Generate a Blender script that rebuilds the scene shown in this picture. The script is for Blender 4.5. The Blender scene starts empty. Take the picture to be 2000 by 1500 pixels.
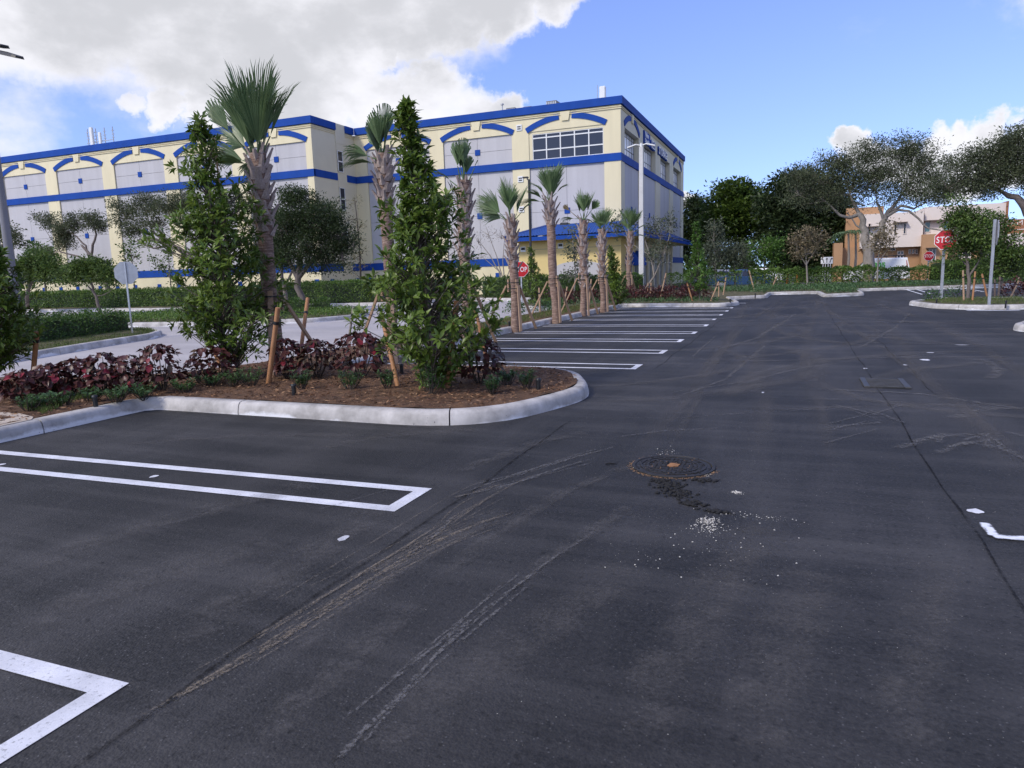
import bpy, math, random
import numpy as np
from mathutils import Vector, Matrix
R = math.radians
rng = np.random.default_rng(7); random.seed(7)
scn = bpy.context.scene
col = scn.collection
# ------------------------------------------------------------------ camera
FPX = 1376.0; EYE = 1.6
AX = np.array([[0.92848668, 0.02958319, -0.37018553],
               [0.37014587, -0.15444935, 0.91604445],
               [-0.0300754, -0.98755771, -0.15435426]])   # rows: world axes seen by the lens (x right, y down, z forward)
cam_d = bpy.data.cameras.new('camera'); cam = bpy.data.objects.new('camera', cam_d); col.objects.link(cam)
cam_d.sensor_width = 36.0; cam_d.lens = FPX/2000*36; cam_d.clip_end = 3000; cam_d.clip_start = 0.05
rx, ry, rz = AX[:, 0], -AX[:, 1], -AX[:, 2]
cam.matrix_world = Matrix(((rx[0], ry[0], rz[0], 0), (rx[1], ry[1], rz[1], 0), (rx[2], ry[2], rz[2], EYE), (0, 0, 0, 1)))
scn.camera = cam
# ------------------------------------------------------------------ world, sun, exposure
SUN_AZ = R(212)   # compass style, from +Y clockwise towards +X: low left behind the camera
SUN_EL = R(42)
sun_dir = Vector((math.sin(SUN_AZ)*math.cos(SUN_EL), math.cos(SUN_AZ)*math.cos(SUN_EL), math.sin(SUN_EL)))
sl = bpy.data.lights.new('sun', 'SUN'); sl.energy = 1.5; sl.angle = R(10); sl.color = (1.0, 0.93, 0.80)
so = bpy.data.objects.new('sun', sl); col.objects.link(so); so.rotation_euler = (-sun_dir).to_track_quat('-Z', 'Y').to_euler(); so.location = (-20, -30, 40)
vs = scn.view_settings; vs.view_transform = 'Standard'; vs.look = 'None'; vs.exposure = 0.88; vs.gamma = 1.0; vs.use_curve_mapping = False
world = bpy.data.worlds.new('World'); scn.world = world; world.use_nodes = True
wn = world.node_tree.nodes; wl = world.node_tree.links; wn.clear()
def wnode(t, **k):
    n = wn.new(t)
    for a, b in k.items(): setattr(n, a, b)
    return n
def wmath(op, a, b=None, c=None, clamp=False):
    n = wnode('ShaderNodeMath', operation=op); n.use_clamp = clamp
    for i, v in enumerate((a, b, c)):
        if v is None: continue
        if isinstance(v, (int, float)): n.inputs[i].default_value = v
        else: wl.new(v, n.inputs[i])
    return n.outputs[0]
def ray(px, py):
    r = AX @ np.array([px-1000.0, py-750.0, FPX]); return r/np.linalg.norm(r)
sky = wnode('ShaderNodeTexSky', sky_type='NISHITA', sun_disc=False)
sky.sun_elevation = SUN_EL; sky.sun_rotation = SUN_AZ; sky.altitude = 0; sky.air_density = 1.0; sky.dust_density = 0.35; sky.ozone_density = 2.2
tc = wnode('ShaderNodeTexCoord')
hs = wnode('ShaderNodeHueSaturation'); hs.inputs['Hue'].default_value = .523; hs.inputs['Saturation'].default_value = 1.12; hs.inputs['Value'].default_value = 1.36; wl.new(sky.outputs[0], hs.inputs['Color'])
# cumulus: soft lobes in direction space, broken up by noise; the sky outside the picture carries on with the same broken noise
nz = wnode('ShaderNodeVectorMath', operation='NORMALIZE'); wl.new(tc.outputs['Generated'], nz.inputs[0]); D = nz.outputs[0]
# the air near the ground stays blue: read the sky a little above each direction
lift = wnode('ShaderNodeMapping'); lift.inputs['Scale'].default_value = (1, 1, .72); lift.inputs['Location'].default_value = (0, 0, .13); wl.new(D, lift.inputs[0]); wl.new(lift.outputs[0], sky.inputs[0])
# ragged outlines: stir the directions before the lobes are measured
wp = wnode('ShaderNodeTexNoise'); wp.inputs['Scale'].default_value = 7.0; wp.inputs['Detail'].default_value = 7; wp.inputs['Roughness'].default_value = .62; wl.new(D, wp.inputs['Vector'])
w1_ = wnode('ShaderNodeVectorMath', operation='SUBTRACT'); wl.new(wp.outputs['Color'], w1_.inputs[0]); w1_.inputs[1].default_value = (.5, .5, .5)
w2_ = wnode('ShaderNodeVectorMath', operation='SCALE'); wl.new(w1_.outputs[0], w2_.inputs[0]); w2_.inputs['Scale'].default_value = .14
w3_ = wnode('ShaderNodeVectorMath', operation='ADD'); wl.new(D, w3_.inputs[0]); wl.new(w2_.outputs[0], w3_.inputs[1])
w4_ = wnode('ShaderNodeVectorMath', operation='NORMALIZE'); wl.new(w3_.outputs[0], w4_.inputs[0]); DW = w4_.outputs[0]
sc1 = wnode('ShaderNodeMapping'); sc1.inputs['Scale'].default_value = (1, 1, 1.7); wl.new(D, sc1.inputs[0])
n1 = wnode('ShaderNodeTexNoise'); n1.inputs['Scale'].default_value = 4.6; n1.inputs['Detail'].default_value = 11; n1.inputs['Roughness'].default_value = 0.56; wl.new(sc1.outputs[0], n1.inputs['Vector'])
n2 = wnode('ShaderNodeTexNoise'); n2.inputs['Scale'].default_value = 1.3; n2.inputs['Detail'].default_value = 3; wl.new(sc1.outputs[0], n2.inputs['Vector'])
n3 = wnode('ShaderNodeTexNoise'); n3.inputs['Scale'].default_value = 9.0; n3.inputs['Detail'].default_value = 8; n3.inputs['Roughness'].default_value = 0.6; wl.new(sc1.outputs[0], n3.inputs['Vector'])
lobes = [((-520, -60), .33, 1.0), ((-160, -50), .15, 1.0), ((0, 0), .125, 1.0), ((150, -10), .13, 1.0), ((60, 85), .06, .9), ((230, 25), .085, 1.0), ((330, 50), .115, 1.0), ((440, 80), .11, 1.0), ((520, 50), .13, 1.0), ((640, 40), .13, 1.0), ((760, -5), .105, 1.0), ((880, -20), .085, 1.0), ((1000, -20), .07, 1.0), ((1090, -18), .045, 1.0), ((300, -240), .32, 1.0), ((750, -300), .28, 1.0),
         ((262, 203), .026, .9), ((330, 205), .036, 1.0), ((420, 212), .046, 1.0), ((500, 215), .062, 1.0), ((600, 210), .072, 1.0), ((700, 190), .08, 1.0), ((790, 195), .055, 1.0), ((860, 188), .072, 1.0), ((930, 205), .052, 1.0), ((975, 215), .036, 1.0), ((560, 150), .09, 1.0), ((660, 125), .085, 1.0), ((725, 110), .05, 1.0), ((770, 110), .022, 1.0),
         ((2075, 222), .042, .9), ((1672, 298), .022, 1.0), ((1740, 302), .022, .9), ((1800, 294), .026, .9), ((1860, 288), .028, .9), ((1930, 284), .034, .9), ((2010, 290), .042, .95), ((1900, 316), .046, .95), ((1800, 318), .034, .95), ((1725, 312), .024, 1.0), ((2270, 300), .10, 1.0), ((1350, 388), .016, 1.0), ((1372, 392), .013, 1.0), ((2600, -300), .25, 1.0), ((-900, -200), .35, 1.0)]
acc = None
for (px, py), rad, w in lobes:
    v = ray(px, py); d = wnode('ShaderNodeVectorMath', operation='DOT_PRODUCT'); wl.new(DW, d.inputs[0]); d.inputs[1].default_value = tuple(v)
    m = wnode('ShaderNodeMapRange', interpolation_type='SMOOTHSTEP'); wl.new(d.outputs['Value'], m.inputs['Value'])
    m.inputs['From Min'].default_value = math.cos(rad*1.12); m.inputs['From Max'].default_value = math.cos(rad*.25); m.inputs['To Min'].default_value = 0; m.inputs['To Max'].default_value = w
    acc = m.outputs[0] if acc is None else wmath('MAXIMUM', acc, m.outputs[0])
# behind the camera: the same broken cloud, from noise alone
back = wnode('ShaderNodeVectorMath', operation='DOT_PRODUCT'); wl.new(D, back.inputs[0]); f = ray(1000, 400); back.inputs[1].default_value = tuple(f)
bk = wnode('ShaderNodeMapRange', interpolation_type='SMOOTHSTEP'); wl.new(back.outputs['Value'], bk.inputs['Value'])
bk.inputs['From Min'].default_value = .62; bk.inputs['From Max'].default_value = .35; bk.inputs['To Min'].default_value = 0; bk.inputs['To Max'].default_value = 1
bf = wmath('MULTIPLY', bk.outputs[0], wmath('MULTIPLY', wmath('SUBTRACT', n2.outputs['Fac'], .32), 2.6))
acc = wmath('MAXIMUM', acc, bf)
den = wmath('ADD', wmath('MULTIPLY', acc, 1.0), wmath('MULTIPLY', wmath('SUBTRACT', n1.outputs['Fac'], .5), 1.5))
dz_ = wnode('ShaderNodeSeparateXYZ'); wl.new(D, dz_.inputs[0]); DZ = dz_.outputs[2]
cov = wnode('ShaderNodeMapRange', interpolation_type='SMOOTHSTEP'); wl.new(den, cov.inputs['Value']); cov.inputs['From Min'].default_value = .32; cov.inputs['From Max'].default_value = .86
thick = wnode('ShaderNodeMapRange', interpolation_type='SMOOTHSTEP'); wl.new(wmath('ADD', wmath('ADD', den, wmath('MULTIPLY', wmath('SUBTRACT', n3.outputs['Fac'], .5), 1.5)), wmath('MULTIPLY', wmath('SUBTRACT', DZ, .30), 1.6)), thick.inputs['Value']); thick.inputs['From Min'].default_value = .45; thick.inputs['From Max'].default_value = 1.25
CLOUD_W = (5.4, 5.4, 5.75, 1); CLOUD_G = (3.6, 3.65, 3.9, 1)
cc = wnode('ShaderNodeMix', data_type='RGBA'); cc.inputs['A'].default_value = CLOUD_W; cc.inputs['B'].default_value = CLOUD_G; wl.new(thick.outputs[0], cc.inputs['Factor'])
mx = wnode('ShaderNodeMix', data_type='RGBA'); wl.new(cov.outputs[0], mx.inputs['Factor']); wl.new(hs.outputs[0], mx.inputs['A']); wl.new(cc.outputs['Result'], mx.inputs['B'])
bg = wnode('ShaderNodeBackground'); bg.inputs['Strength'].default_value = 0.1; wl.new(mx.outputs['Result'], bg.inputs['Color'])
wo = wnode('ShaderNodeOutputWorld'); wl.new(bg.outputs[0], wo.inputs['Surface'])
world.cycles.sampling_method = 'MANUAL'; world.cycles.sample_map_resolution = 512
scn.cycles.max_bounces = 6; scn.cycles.diffuse_bounces = 3; scn.cycles.transparent_max_bounces = 12; scn.cycles.caustics_reflective = False; scn.cycles.caustics_refractive = False

# ------------------------------------------------------------------ where a direction of view meets the place
def G(px, py, z=0.0):
    r = ray(px, py); t = (z-EYE)/r[2]; return np.array([r[0]*t, r[1]*t, z])
def AY(px, py, Y):
    r = ray(px, py); t = Y/r[1]; return np.array([r[0]*t, Y, EYE+r[2]*t])
def AXX(px, py, X):
    r = ray(px, py); t = X/r[0]; return np.array([X, r[1]*t, EYE+r[2]*t])
# ------------------------------------------------------------------ materials
MATS = {}
def newmat(name):
    m = bpy.data.materials.new(name); m.use_nodes = True; nt = m.node_tree; nt.nodes.clear(); MATS[name] = m
    return m, nt, nt.nodes, nt.links
def N(nt, t, ins=None, **k):
    n = nt.nodes.new(t)
    for a, b in k.items(): setattr(n, a, b)
    for a, b in (ins or {}).items():
        if hasattr(b, 'is_linked') or isinstance(b, bpy.types.NodeSocket): nt.links.new(b, n.inputs[a])
        else: n.inputs[a].default_value = b
    return n
def c4(c): return (c[0], c[1], c[2], 1)
def surf(name, color, rough=.6, var=.12, scale=3.0, fine=60.0, finevar=.06, bump=.15, metal=0.0, spec=.5, tint=None, streak=None, bumpdist=.004):
    """plain painted or mineral surface: broad mottling, fine grain and a little relief"""
    m, nt, ns, lk = newmat(name)
    pos = N(nt, 'ShaderNodeNewGeometry').outputs['Position']
    vec = pos
    if streak: vec = N(nt, 'ShaderNodeMapping', {'Vector': pos, 'Scale': streak}).outputs[0]
    a = N(nt, 'ShaderNodeTexNoise', {'Vector': vec, 'Scale': scale, 'Detail': 6.0, 'Roughness': .6})
    b = N(nt, 'ShaderNodeTexNoise', {'Vector': pos, 'Scale': fine, 'Detail': 3.0})
    ra = N(nt, 'ShaderNodeMapRange', {'Value': a.outputs['Fac'], 'From Min': .25, 'From Max': .75, 'To Min': 1-var, 'To Max': 1+var})
    rb = N(nt, 'ShaderNodeMapRange', {'Value': b.outputs['Fac'], 'From Min': .25, 'From Max': .75, 'To Min': 1-finevar, 'To Max': 1+finevar})
    mu = N(nt, 'ShaderNodeMath', {0: ra.outputs[0], 1: rb.outputs[0]}, operation='MULTIPLY')
    if tint:
        base = N(nt, 'ShaderNodeMix', {'Factor': a.outputs['Fac'], 'A': c4(color), 'B': c4(tint)}, data_type='RGBA').outputs['Result']
    else:
        rgb = N(nt, 'ShaderNodeRGB'); rgb.outputs[0].default_value = c4(color); base = rgb.outputs[0]
    vm = N(nt, 'ShaderNodeVectorMath', {0: base, 'Scale': mu.outputs[0]}, operation='SCALE')
    p = N(nt, 'ShaderNodeBsdfPrincipled', {'Base Color': vm.outputs[0], 'Roughness': rough, 'Metallic': metal, 'Specular IOR Level': spec})
    if bump:
        bu = N(nt, 'ShaderNodeBump', {'Height': b.outputs['Fac'], 'Strength': bump, 'Distance': bumpdist}); lk.new(bu.outputs[0], p.inputs['Normal'])
    o = N(nt, 'ShaderNodeOutputMaterial', {'Surface': p.outputs[0]})
    return m
def leafmat(name, c1, c2, rough=.45, trans=.25, clump=.35, cscale=2.5, rare=None, rare_at=.94):
    m, nt, ns, lk = newmat(name)
    g = N(nt, 'ShaderNodeNewGeometry')
    mixc = N(nt, 'ShaderNodeMix', {'Factor': g.outputs['Random Per Island'], 'A': c4(c1), 'B': c4(c2)}, data_type='RGBA').outputs['Result']
    if rare:
        gt = N(nt, 'ShaderNodeMath', {0: g.outputs['Random Per Island'], 1: rare_at}, operation='GREATER_THAN')
        mixc = N(nt, 'ShaderNodeMix', {'Factor': gt.outputs[0], 'A': mixc, 'B': c4(rare)}, data_type='RGBA').outputs['Result']
    a = N(nt, 'ShaderNodeTexNoise', {'Vector': g.outputs['Position'], 'Scale': cscale, 'Detail': 3.0})
    ra = N(nt, 'ShaderNodeMapRange', {'Value': a.outputs['Fac'], 'From Min': .3, 'From Max': .7, 'To Min': 1-clump, 'To Max': 1+clump})
    vm = N(nt, 'ShaderNodeVectorMath', {0: mixc, 'Scale': ra.outputs[0]}, operation='SCALE')
    p = N(nt, 'ShaderNodeBsdfPrincipled', {'Base Color': vm.outputs[0], 'Roughness': rough, 'Specular IOR Level': .4})
    t = N(nt, 'ShaderNodeBsdfTranslucent', {'Color': vm.outputs[0]})
    ms = N(nt, 'ShaderNodeMixShader', {0: trans, 1: p.outputs[0], 2: t.outputs[0]})
    N(nt, 'ShaderNodeOutputMaterial', {'Surface': ms.outputs[0]})
    return m
# ------------------------------------------------------------------ mesh helpers
def link(o, parent=None):
    col.objects.link(o)
    if parent is not None: o.parent = parent
    return o
def tag(o, label=None, cat=None, group=None, kind=None):
    if label: o['label'] = label
    if cat: o['category'] = cat
    if group: o['group'] = group
    if kind: o['kind'] = kind
    return o
def empty(name, loc, label=None, cat=None, group=None, kind=None, rz=0):
    o = bpy.data.objects.new(name, None); o.empty_display_size = .2; o.location = tuple(float(v) for v in loc); o.rotation_euler = (0, 0, rz); link(o)
    return tag(o, label, cat, group, kind)
def mesh_np(name, V, F):
    me = bpy.data.meshes.new(name); V = np.asarray(V, dtype=np.float32); F = np.asarray(F, dtype=np.int32)
    k = F.shape[1]
    me.vertices.add(len(V)); me.vertices.foreach_set('co', V.ravel())
    me.loops.add(F.size); me.loops.foreach_set('vertex_index', F.ravel())
    me.polygons.add(len(F)); me.polygons.foreach_set('loop_start', np.arange(len(F), dtype=np.int32)*k)
    me.update(calc_edges=True)
    return me
class MB:
    """collects faces; build() makes them one mesh object (coordinates relative to the parent empty)"""
    def __init__(s): s.v = []; s.f = []; s.sm = []
    def add(s, vs, fs, smooth=False):
        o = len(s.v); s.v += [tuple(map(float, v)) for v in vs]; s.f += [tuple(i+o for i in f) for f in fs]; s.sm += [smooth]*len(fs); return s
    def box(s, x0, x1, y0, y1, z0, z1):
        return s.add([(x0, y0, z0), (x1, y0, z0), (x1, y1, z0), (x0, y1, z0), (x0, y0, z1), (x1, y0, z1), (x1, y1, z1), (x0, y1, z1)],
                     [(0, 3, 2, 1), (4, 5, 6, 7), (0, 1, 5, 4), (1, 2, 6, 5), (2, 3, 7, 6), (3, 0, 4, 7)])
    def bbox(s, x0, x1, y0, y1, z0, z1, b=.01):
        """box with chamfered edges"""
        import itertools
        xs = (x0, x0+b, x1-b, x1); ys = (y0, y0+b, y1-b, y1); zs = (z0, z0+b, z1-b, z1)
        bm = __import__('bmesh').new(); __import__('bmesh').ops.create_cube(bm, size=1)
        for v in bm.verts: v.co = ((x0+x1)/2+v.co.x*(x1-x0), (y0+y1)/2+v.co.y*(y1-y0), (z0+z1)/2+v.co.z*(z1-z0))
        __import__('bmesh').ops.bevel(bm, geom=bm.edges[:], offset=b, segments=1, affect='EDGES')
        bm.verts.index_update(); s.add([v.co for v in bm.verts], [[v.index for v in f.verts] for f in bm.faces]); bm.free(); return s
    def tube(s, pts, rad, n=8, cap=True):
        pts = [Vector(p) for p in pts]; rad = rad if hasattr(rad, '__len__') else [rad]*len(pts)
        rings = []; up = Vector((0, 0, 1))
        t0 = (pts[1]-pts[0]).normalized(); a = t0.orthogonal().normalized()
        for i, p in enumerate(pts):
            t = (pts[min(i+1, len(pts)-1)]-pts[max(i-1, 0)]).normalized()
            a = (a-t*a.dot(t)); a = a.normalized() if a.length > 1e-6 else t.orthogonal().normalized()
            b = t.cross(a)
            rings.append([p+(a*math.cos(2*math.pi*k/n)+b*math.sin(2*math.pi*k/n))*rad[i] for k in range(n)])
        vs = [v for r in rings for v in r]; fs = []
        for i in range(len(pts)-1):
            for k in range(n): fs.append((i*n+k, i*n+(k+1) % n, (i+1)*n+(k+1) % n, (i+1)*n+k))
        s.add(vs, fs, True)
        if cap:
            s.add(rings[0], [tuple(range(n))[::-1]]); s.add(rings[-1], [tuple(range(n))])
        return s
    def prism(s, poly, z0, z1):
        n = len(poly); vs = [(p[0], p[1], z0) for p in poly]+[(p[0], p[1], z1) for p in poly]
        return s.add(vs, [tuple(range(n))[::-1], tuple(range(n, 2*n))]+[(i, (i+1) % n, n+(i+1) % n, n+i) for i in range(n)])
    def extrude(s, poly3, d):
        """planar 3D polygon pushed along d"""
        n = len(poly3); vs = [Vector(p) for p in poly3]; vs += [v+Vector(d) for v in vs]
        return s.add(vs, [tuple(range(n))[::-1], tuple(range(n, 2*n))]+[(i, (i+1) % n, n+(i+1) % n, n+i) for i in range(n)])
    def beam(s, p, q, w, h, up=(0, 0, 1)):
        p = Vector(p); q = Vector(q); t = (q-p).normalized(); u = Vector(up); a = t.cross(u)
        a = a.normalized() if a.length > 1e-4 else t.orthogonal().normalized(); b = a.cross(t).normalized(); a *= w/2; b *= h/2
        return s.add([p-a-b, p+a-b, p+a+b, p-a+b, q-a-b, q+a-b, q+a+b, q-a+b], [(0, 3, 2, 1), (4, 5, 6, 7), (0, 1, 5, 4), (1, 2, 6, 5), (2, 3, 7, 6), (3, 0, 4, 7)])
    def mesh(s, name):
        me = bpy.data.meshes.new(name); me.from_pydata(s.v, [], s.f)
        for p, k in zip(me.polygons, s.sm): p.use_smooth = k
        bm = __import__('bmesh').new(); bm.from_mesh(me); __import__('bmesh').ops.recalc_face_normals(bm, faces=bm.faces[:]); bm.to_mesh(me); bm.free()
        return me
    def build(s, name, mat, parent=None, world=True):
        if parent is not None and world:
            off = parent.location if parent.parent is None else parent.parent.location+parent.location
            c, si = math.cos(-parent.rotation_euler.z), math.sin(-parent.rotation_euler.z)
            if parent.rotation_euler.z:
                s.v = [((x-off.x)*c-(y-off.y)*si, (x-off.x)*si+(y-off.y)*c, z-off.z) for x, y, z in s.v]
            else: s.v = [(x-off.x, y-off.y, z-off.z) for x, y, z in s.v]
        o = bpy.data.objects.new(name, s.mesh(name)); o.data.materials.append(MATS[mat]); return link(o, parent)
def np_obj(name, V, F, mat, parent=None, smooth=False):
    V = np.array(V, dtype=float)
    if parent is not None:
        off = parent.location if parent.parent is None else parent.parent.location+parent.location
        V = V-np.array(off)
    me = mesh_np(name, V, F); me.materials.append(MATS[mat])
    if smooth: me.polygons.foreach_set('use_smooth', np.ones(len(F), dtype=bool))
    o = bpy.data.objects.new(name, me); return link(o, parent)
def unit(a): return a/np.maximum(np.linalg.norm(a, axis=-1, keepdims=True), 1e-9)
def leaf_arrays(P, d, up, L, W, fold=.25, droop=.12):
    """one folded four-triangle leaf per row: base at P, along d, blade facing up"""
    n = len(P); d = unit(d); s = unit(np.cross(d, up)); nn = unit(np.cross(s, d)); L = np.broadcast_to(L, n)[:, None]; W = np.broadcast_to(W, n)[:, None]
    b = P; m = P+d*L*.5; t = P+d*L-nn*L*droop
    l = P+d*L*.52-s*W*.5+nn*W*fold; r = P+d*L*.52+s*W*.5+nn*W*fold
    V = np.stack([b, l, t, r, m], 1).reshape(-1, 3)
    f = np.array([[0, 4, 1], [1, 4, 2], [0, 3, 4], [4, 3, 2]])
    F = (np.arange(n)[:, None, None]*5+f).reshape(-1, 3)
    return V, F
def leaf_simple(P, d, up, L, W):
    n = len(P); d = unit(d); s = unit(np.cross(d, up)); nn = unit(np.cross(s, d)); L = np.broadcast_to(L, n)[:, None]; W = np.broadcast_to(W, n)[:, None]
    V = np.stack([P, P+d*L*.5-s*W*.5+nn*W*.2, P+d*L, P+d*L*.5+s*W*.5+nn*W*.2], 1).reshape(-1, 3)
    F = (np.arange(n)[:, None, None]*4+np.array([[0, 2, 1], [0, 3, 2]])).reshape(-1, 3)
    return V, F
def rdir(n, zb=0.0):
    v = rng.normal(size=(n, 3)); v = unit(v); v[:, 2] += zb; return unit(v)
def join(parts):
    Vs, Fs, o = [], [], 0
    for V, F in parts: Vs.append(V); Fs.append(F+o); o += len(V)
    return np.concatenate(Vs), np.concatenate(Fs)
def text_obj(name, s, size, mat, parent, matrix, depth=.02, space=1.0, bold=.0):
    cu = bpy.data.curves.new(name, 'FONT'); cu.body = s; cu.size = size; cu.extrude = depth; cu.align_x = 'LEFT'; cu.space_character = space; cu.offset = bold
    t = bpy.data.objects.new(name, cu); col.objects.link(t); bpy.context.view_layer.update()
    me = bpy.data.meshes.new_from_object(t.evaluated_get(bpy.context.evaluated_depsgraph_get())); bpy.data.objects.remove(t); bpy.data.curves.remove(cu)
    me.name = name; me.transform(matrix)
    if parent is not None:
        off = parent.location if parent.parent is None else parent.parent.location+parent.location
        me.transform(Matrix.Translation(-off))
    me.materials.clear(); me.materials.append(MATS[mat])
    o = bpy.data.objects.new(name, me); return link(o, parent)
def round_path(pts, radii, seg=8):
    """polyline with rounded corners"""
    out = []; n = len(pts)
    for i, p in enumerate(pts):
        r = radii[i] if hasattr(radii, '__len__') else radii
        if i in (0, n-1) or r <= 0: out.append(np.array(p, float)); continue
        p = np.array(p, float); a = np.array(pts[i-1], float); b = np.array(pts[i+1], float)
        u = unit(a-p); v = unit(b-p); ang = math.acos(max(-1, min(1, float(u@v)))); t = min(r/math.tan(ang/2), .48*np.linalg.norm(a-p), .48*np.linalg.norm(b-p))
        for k in range(seg+1):
            s = k/seg; out.append((1-s)**2*(p+u*t)+2*s*(1-s)*p+s*s*(p+v*t))
    return np.array(out)
def offset_path(P, d):
    """shift a polyline to its left by d"""
    T = np.gradient(P, axis=0); T = unit(T); Nn = np.stack([-T[:, 1], T[:, 0]], 1); return P+Nn*d
def resample(P, step):
    seg = np.linalg.norm(np.diff(P, axis=0), axis=1); s = np.concatenate([[0], np.cumsum(seg)]); n = max(2, int(s[-1]/step)+1); q = np.linspace(0, s[-1], n)
    return np.stack([np.interp(q, s, P[:, 0]), np.interp(q, s, P[:, 1])], 1)
# ------------------------------------------------------------------ palette
surf('cream', (.75, .665, .44), .7, .08, .8, 40, .03, .08, streak=(1.5, 1.5, .2))
surf('cream_shaded', (.68, .62, .46), .7, .05, .8, 40, .03, .08)  # the same cream, darker and greyer: shade of the side walls put into colour
surf('grey_panel', (.50, .485, .495), .7, .10, .7, 30, .04, .1, streak=(1.6, 1.6, .16))
surf('joint', (.16, .155, .16), .8)
surf('blue_paint', (.013, .066, .32), .7, .14, .9, 30, .04, .05, spec=.15, streak=(1, 1, .3))
surf('blue_tile', (.016, .066, .27), .38, .15, 2.0, 12, .1, .1)
surf('yellow_wall', (.72, .56, .24), .7, .05, .8, 40, .03, .08)
surf('white_metal', (.78, .78, .76), .4, .04, 2, 30, .02, .02)
surf('galvanised', (.42, .43, .45), .42, .12, 8, 60, .05, .05, metal=.55)
surf('pole_grey', (.19, .185, .2), .5, .1, 2, 40, .05, .05)
surf('pole_concrete', (.58, .57, .56), .75, .1, 3, 60, .05, .1)
surf('dark_metal', (.025, .024, .025), .5, .15, 5, 40, .05, .05)
surf('black_plastic', (.012, .012, .013), .45, .1, 8)
surf('red_sign', (.50, .010, .016), .4, .05, 4, 30, .02, .02)
surf('white_paint_sign', (.82, .82, .82), .4, .03, 4, 30, .02, .02)
surf('black_print', (.01, .01, .01), .5)
surf('rubber', (.015, .015, .016), .8)
surf('stake_wood', (.33, .145, .06), .7, .2, 6, 80, .12, .25, streak=(6, 6, .6), tint=(.42, .22, .105))
surf('plank_wood', (.46, .31, .20), .7, .2, 5, 80, .1, .2, streak=(6, 6, .6), tint=(.36, .22, .13))
surf('bark_grey', (.16, .13, .115), .85, .35, 4, 40, .2, .6, streak=(1, 1, .4), bumpdist=.02)
surf('bark_pale', (.25, .22, .19), .85, .3, 5, 40, .2, .5, streak=(1, 1, .4), bumpdist=.015)
surf('bark_dark', (.055, .042, .034), .85, .3, 5, 40, .2, .5, streak=(1, 1, .4), bumpdist=.015)
surf('boot', (.46, .385, .35), .8, .35, 5, 40, .25, .5, tint=(.26, .19, .16), streak=(2, 2, .4), bumpdist=.01)
surf('office_orange', (.44, .255, .135), .75, .06, .8, 30, .03, .08)
surf('office_white', (.75, .66, .60), .75, .04, .8, 30, .03, .08)
surf('office_brick', (.30, .125, .06), .75, .08, .8, 30, .03, .08)
surf('trim_brown', (.16, .12, .10), .6)
surf('orange_plastic', (.75, .17, .02), .5, .06, 6)
surf('car_blue', (.03, .07, .17), .25, .04, 2, 20, .02, 0)
surf('car_white', (.86, .86, .86), .3, .03, 2, 20, .02, 0)
surf('car_silver', (.42, .43, .45), .28, .03, 2, 20, .02, 0, metal=.5)
surf('tail_red', (.35, .01, .01), .3)
surf('green_print', (.10, .50, .05), .5)
surf('hvac', (.17, .165, .16), .6, .2, 4)
surf('roofing', (.45, .44, .42), .9, .1, 1)
surf('chips_white', (.56, .53, .48), .8, .15, 20)
surf('crumbs', (.012, .0115, .012), .85, .3, 40, 200, .2, .4)
surf('rust', (.30, .14, .055), .85, .4, 30)
surf('worn_iron', (.07, .068, .066), .5, .4, 14, 90, .25, .3, metal=.4)
surf('iron', (.030, .027, .025), .6, .4, 14, 90, .25, .3, metal=.3)
surf('drive_concrete', (.37, .345, .345), .85, .14, .55, 70, .10, .25, tint=(.45, .42, .41), streak=(.6, 1, 1))
surf('sidewalk', (.50, .42, .34), .85, .10, 2, 70, .1, .25)
surf('far_ground', (.07, .08, .035), .95, .3, .3, 20, .2, .3)
surf('road_far', (.10, .10, .105), .9, .2, .6, 60, .1, .2)
surf('mulch', (.115, .055, .028), .95, .55, 9, 130, .5, 1.0, tint=(.21, .115, .06), bumpdist=.03)
surf('soil_litter', (.12, .085, .05), .95, .5, 6, 90, .5, 1.0, tint=(.11, .12, .045), bumpdist=.03)
for i, c in enumerate([(.20, .10, .05), (.10, .045, .024), (.30, .175, .095)]): surf('chip%d' % i, c, .9, .3, 20, 80, .2, .2)
m, nt, ns, lk = newmat('glass_dark')
p_ = N(nt, 'ShaderNodeBsdfPrincipled', {'Base Color': (.018, .02, .03, 1), 'Roughness': .06, 'Specular IOR Level': .55}); N(nt, 'ShaderNodeOutputMaterial', {'Surface': p_.outputs[0]})
m, nt, ns, lk = newmat('glass_teal')
p_ = N(nt, 'ShaderNodeBsdfPrincipled', {'Base Color': (.07, .16, .17, 1), 'Roughness': .1, 'Specular IOR Level': .6}); N(nt, 'ShaderNodeOutputMaterial', {'Surface': p_.outputs[0]})
m, nt, ns, lk = newmat('glass_painted_reflection')  # near-white base colour stands in for sky reflected in the side panes
p_ = N(nt, 'ShaderNodeBsdfPrincipled', {'Base Color': (.74, .76, .82, 1), 'Roughness': .25, 'Specular IOR Level': .6}); N(nt, 'ShaderNodeOutputMaterial', {'Surface': p_.outputs[0]})
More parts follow.
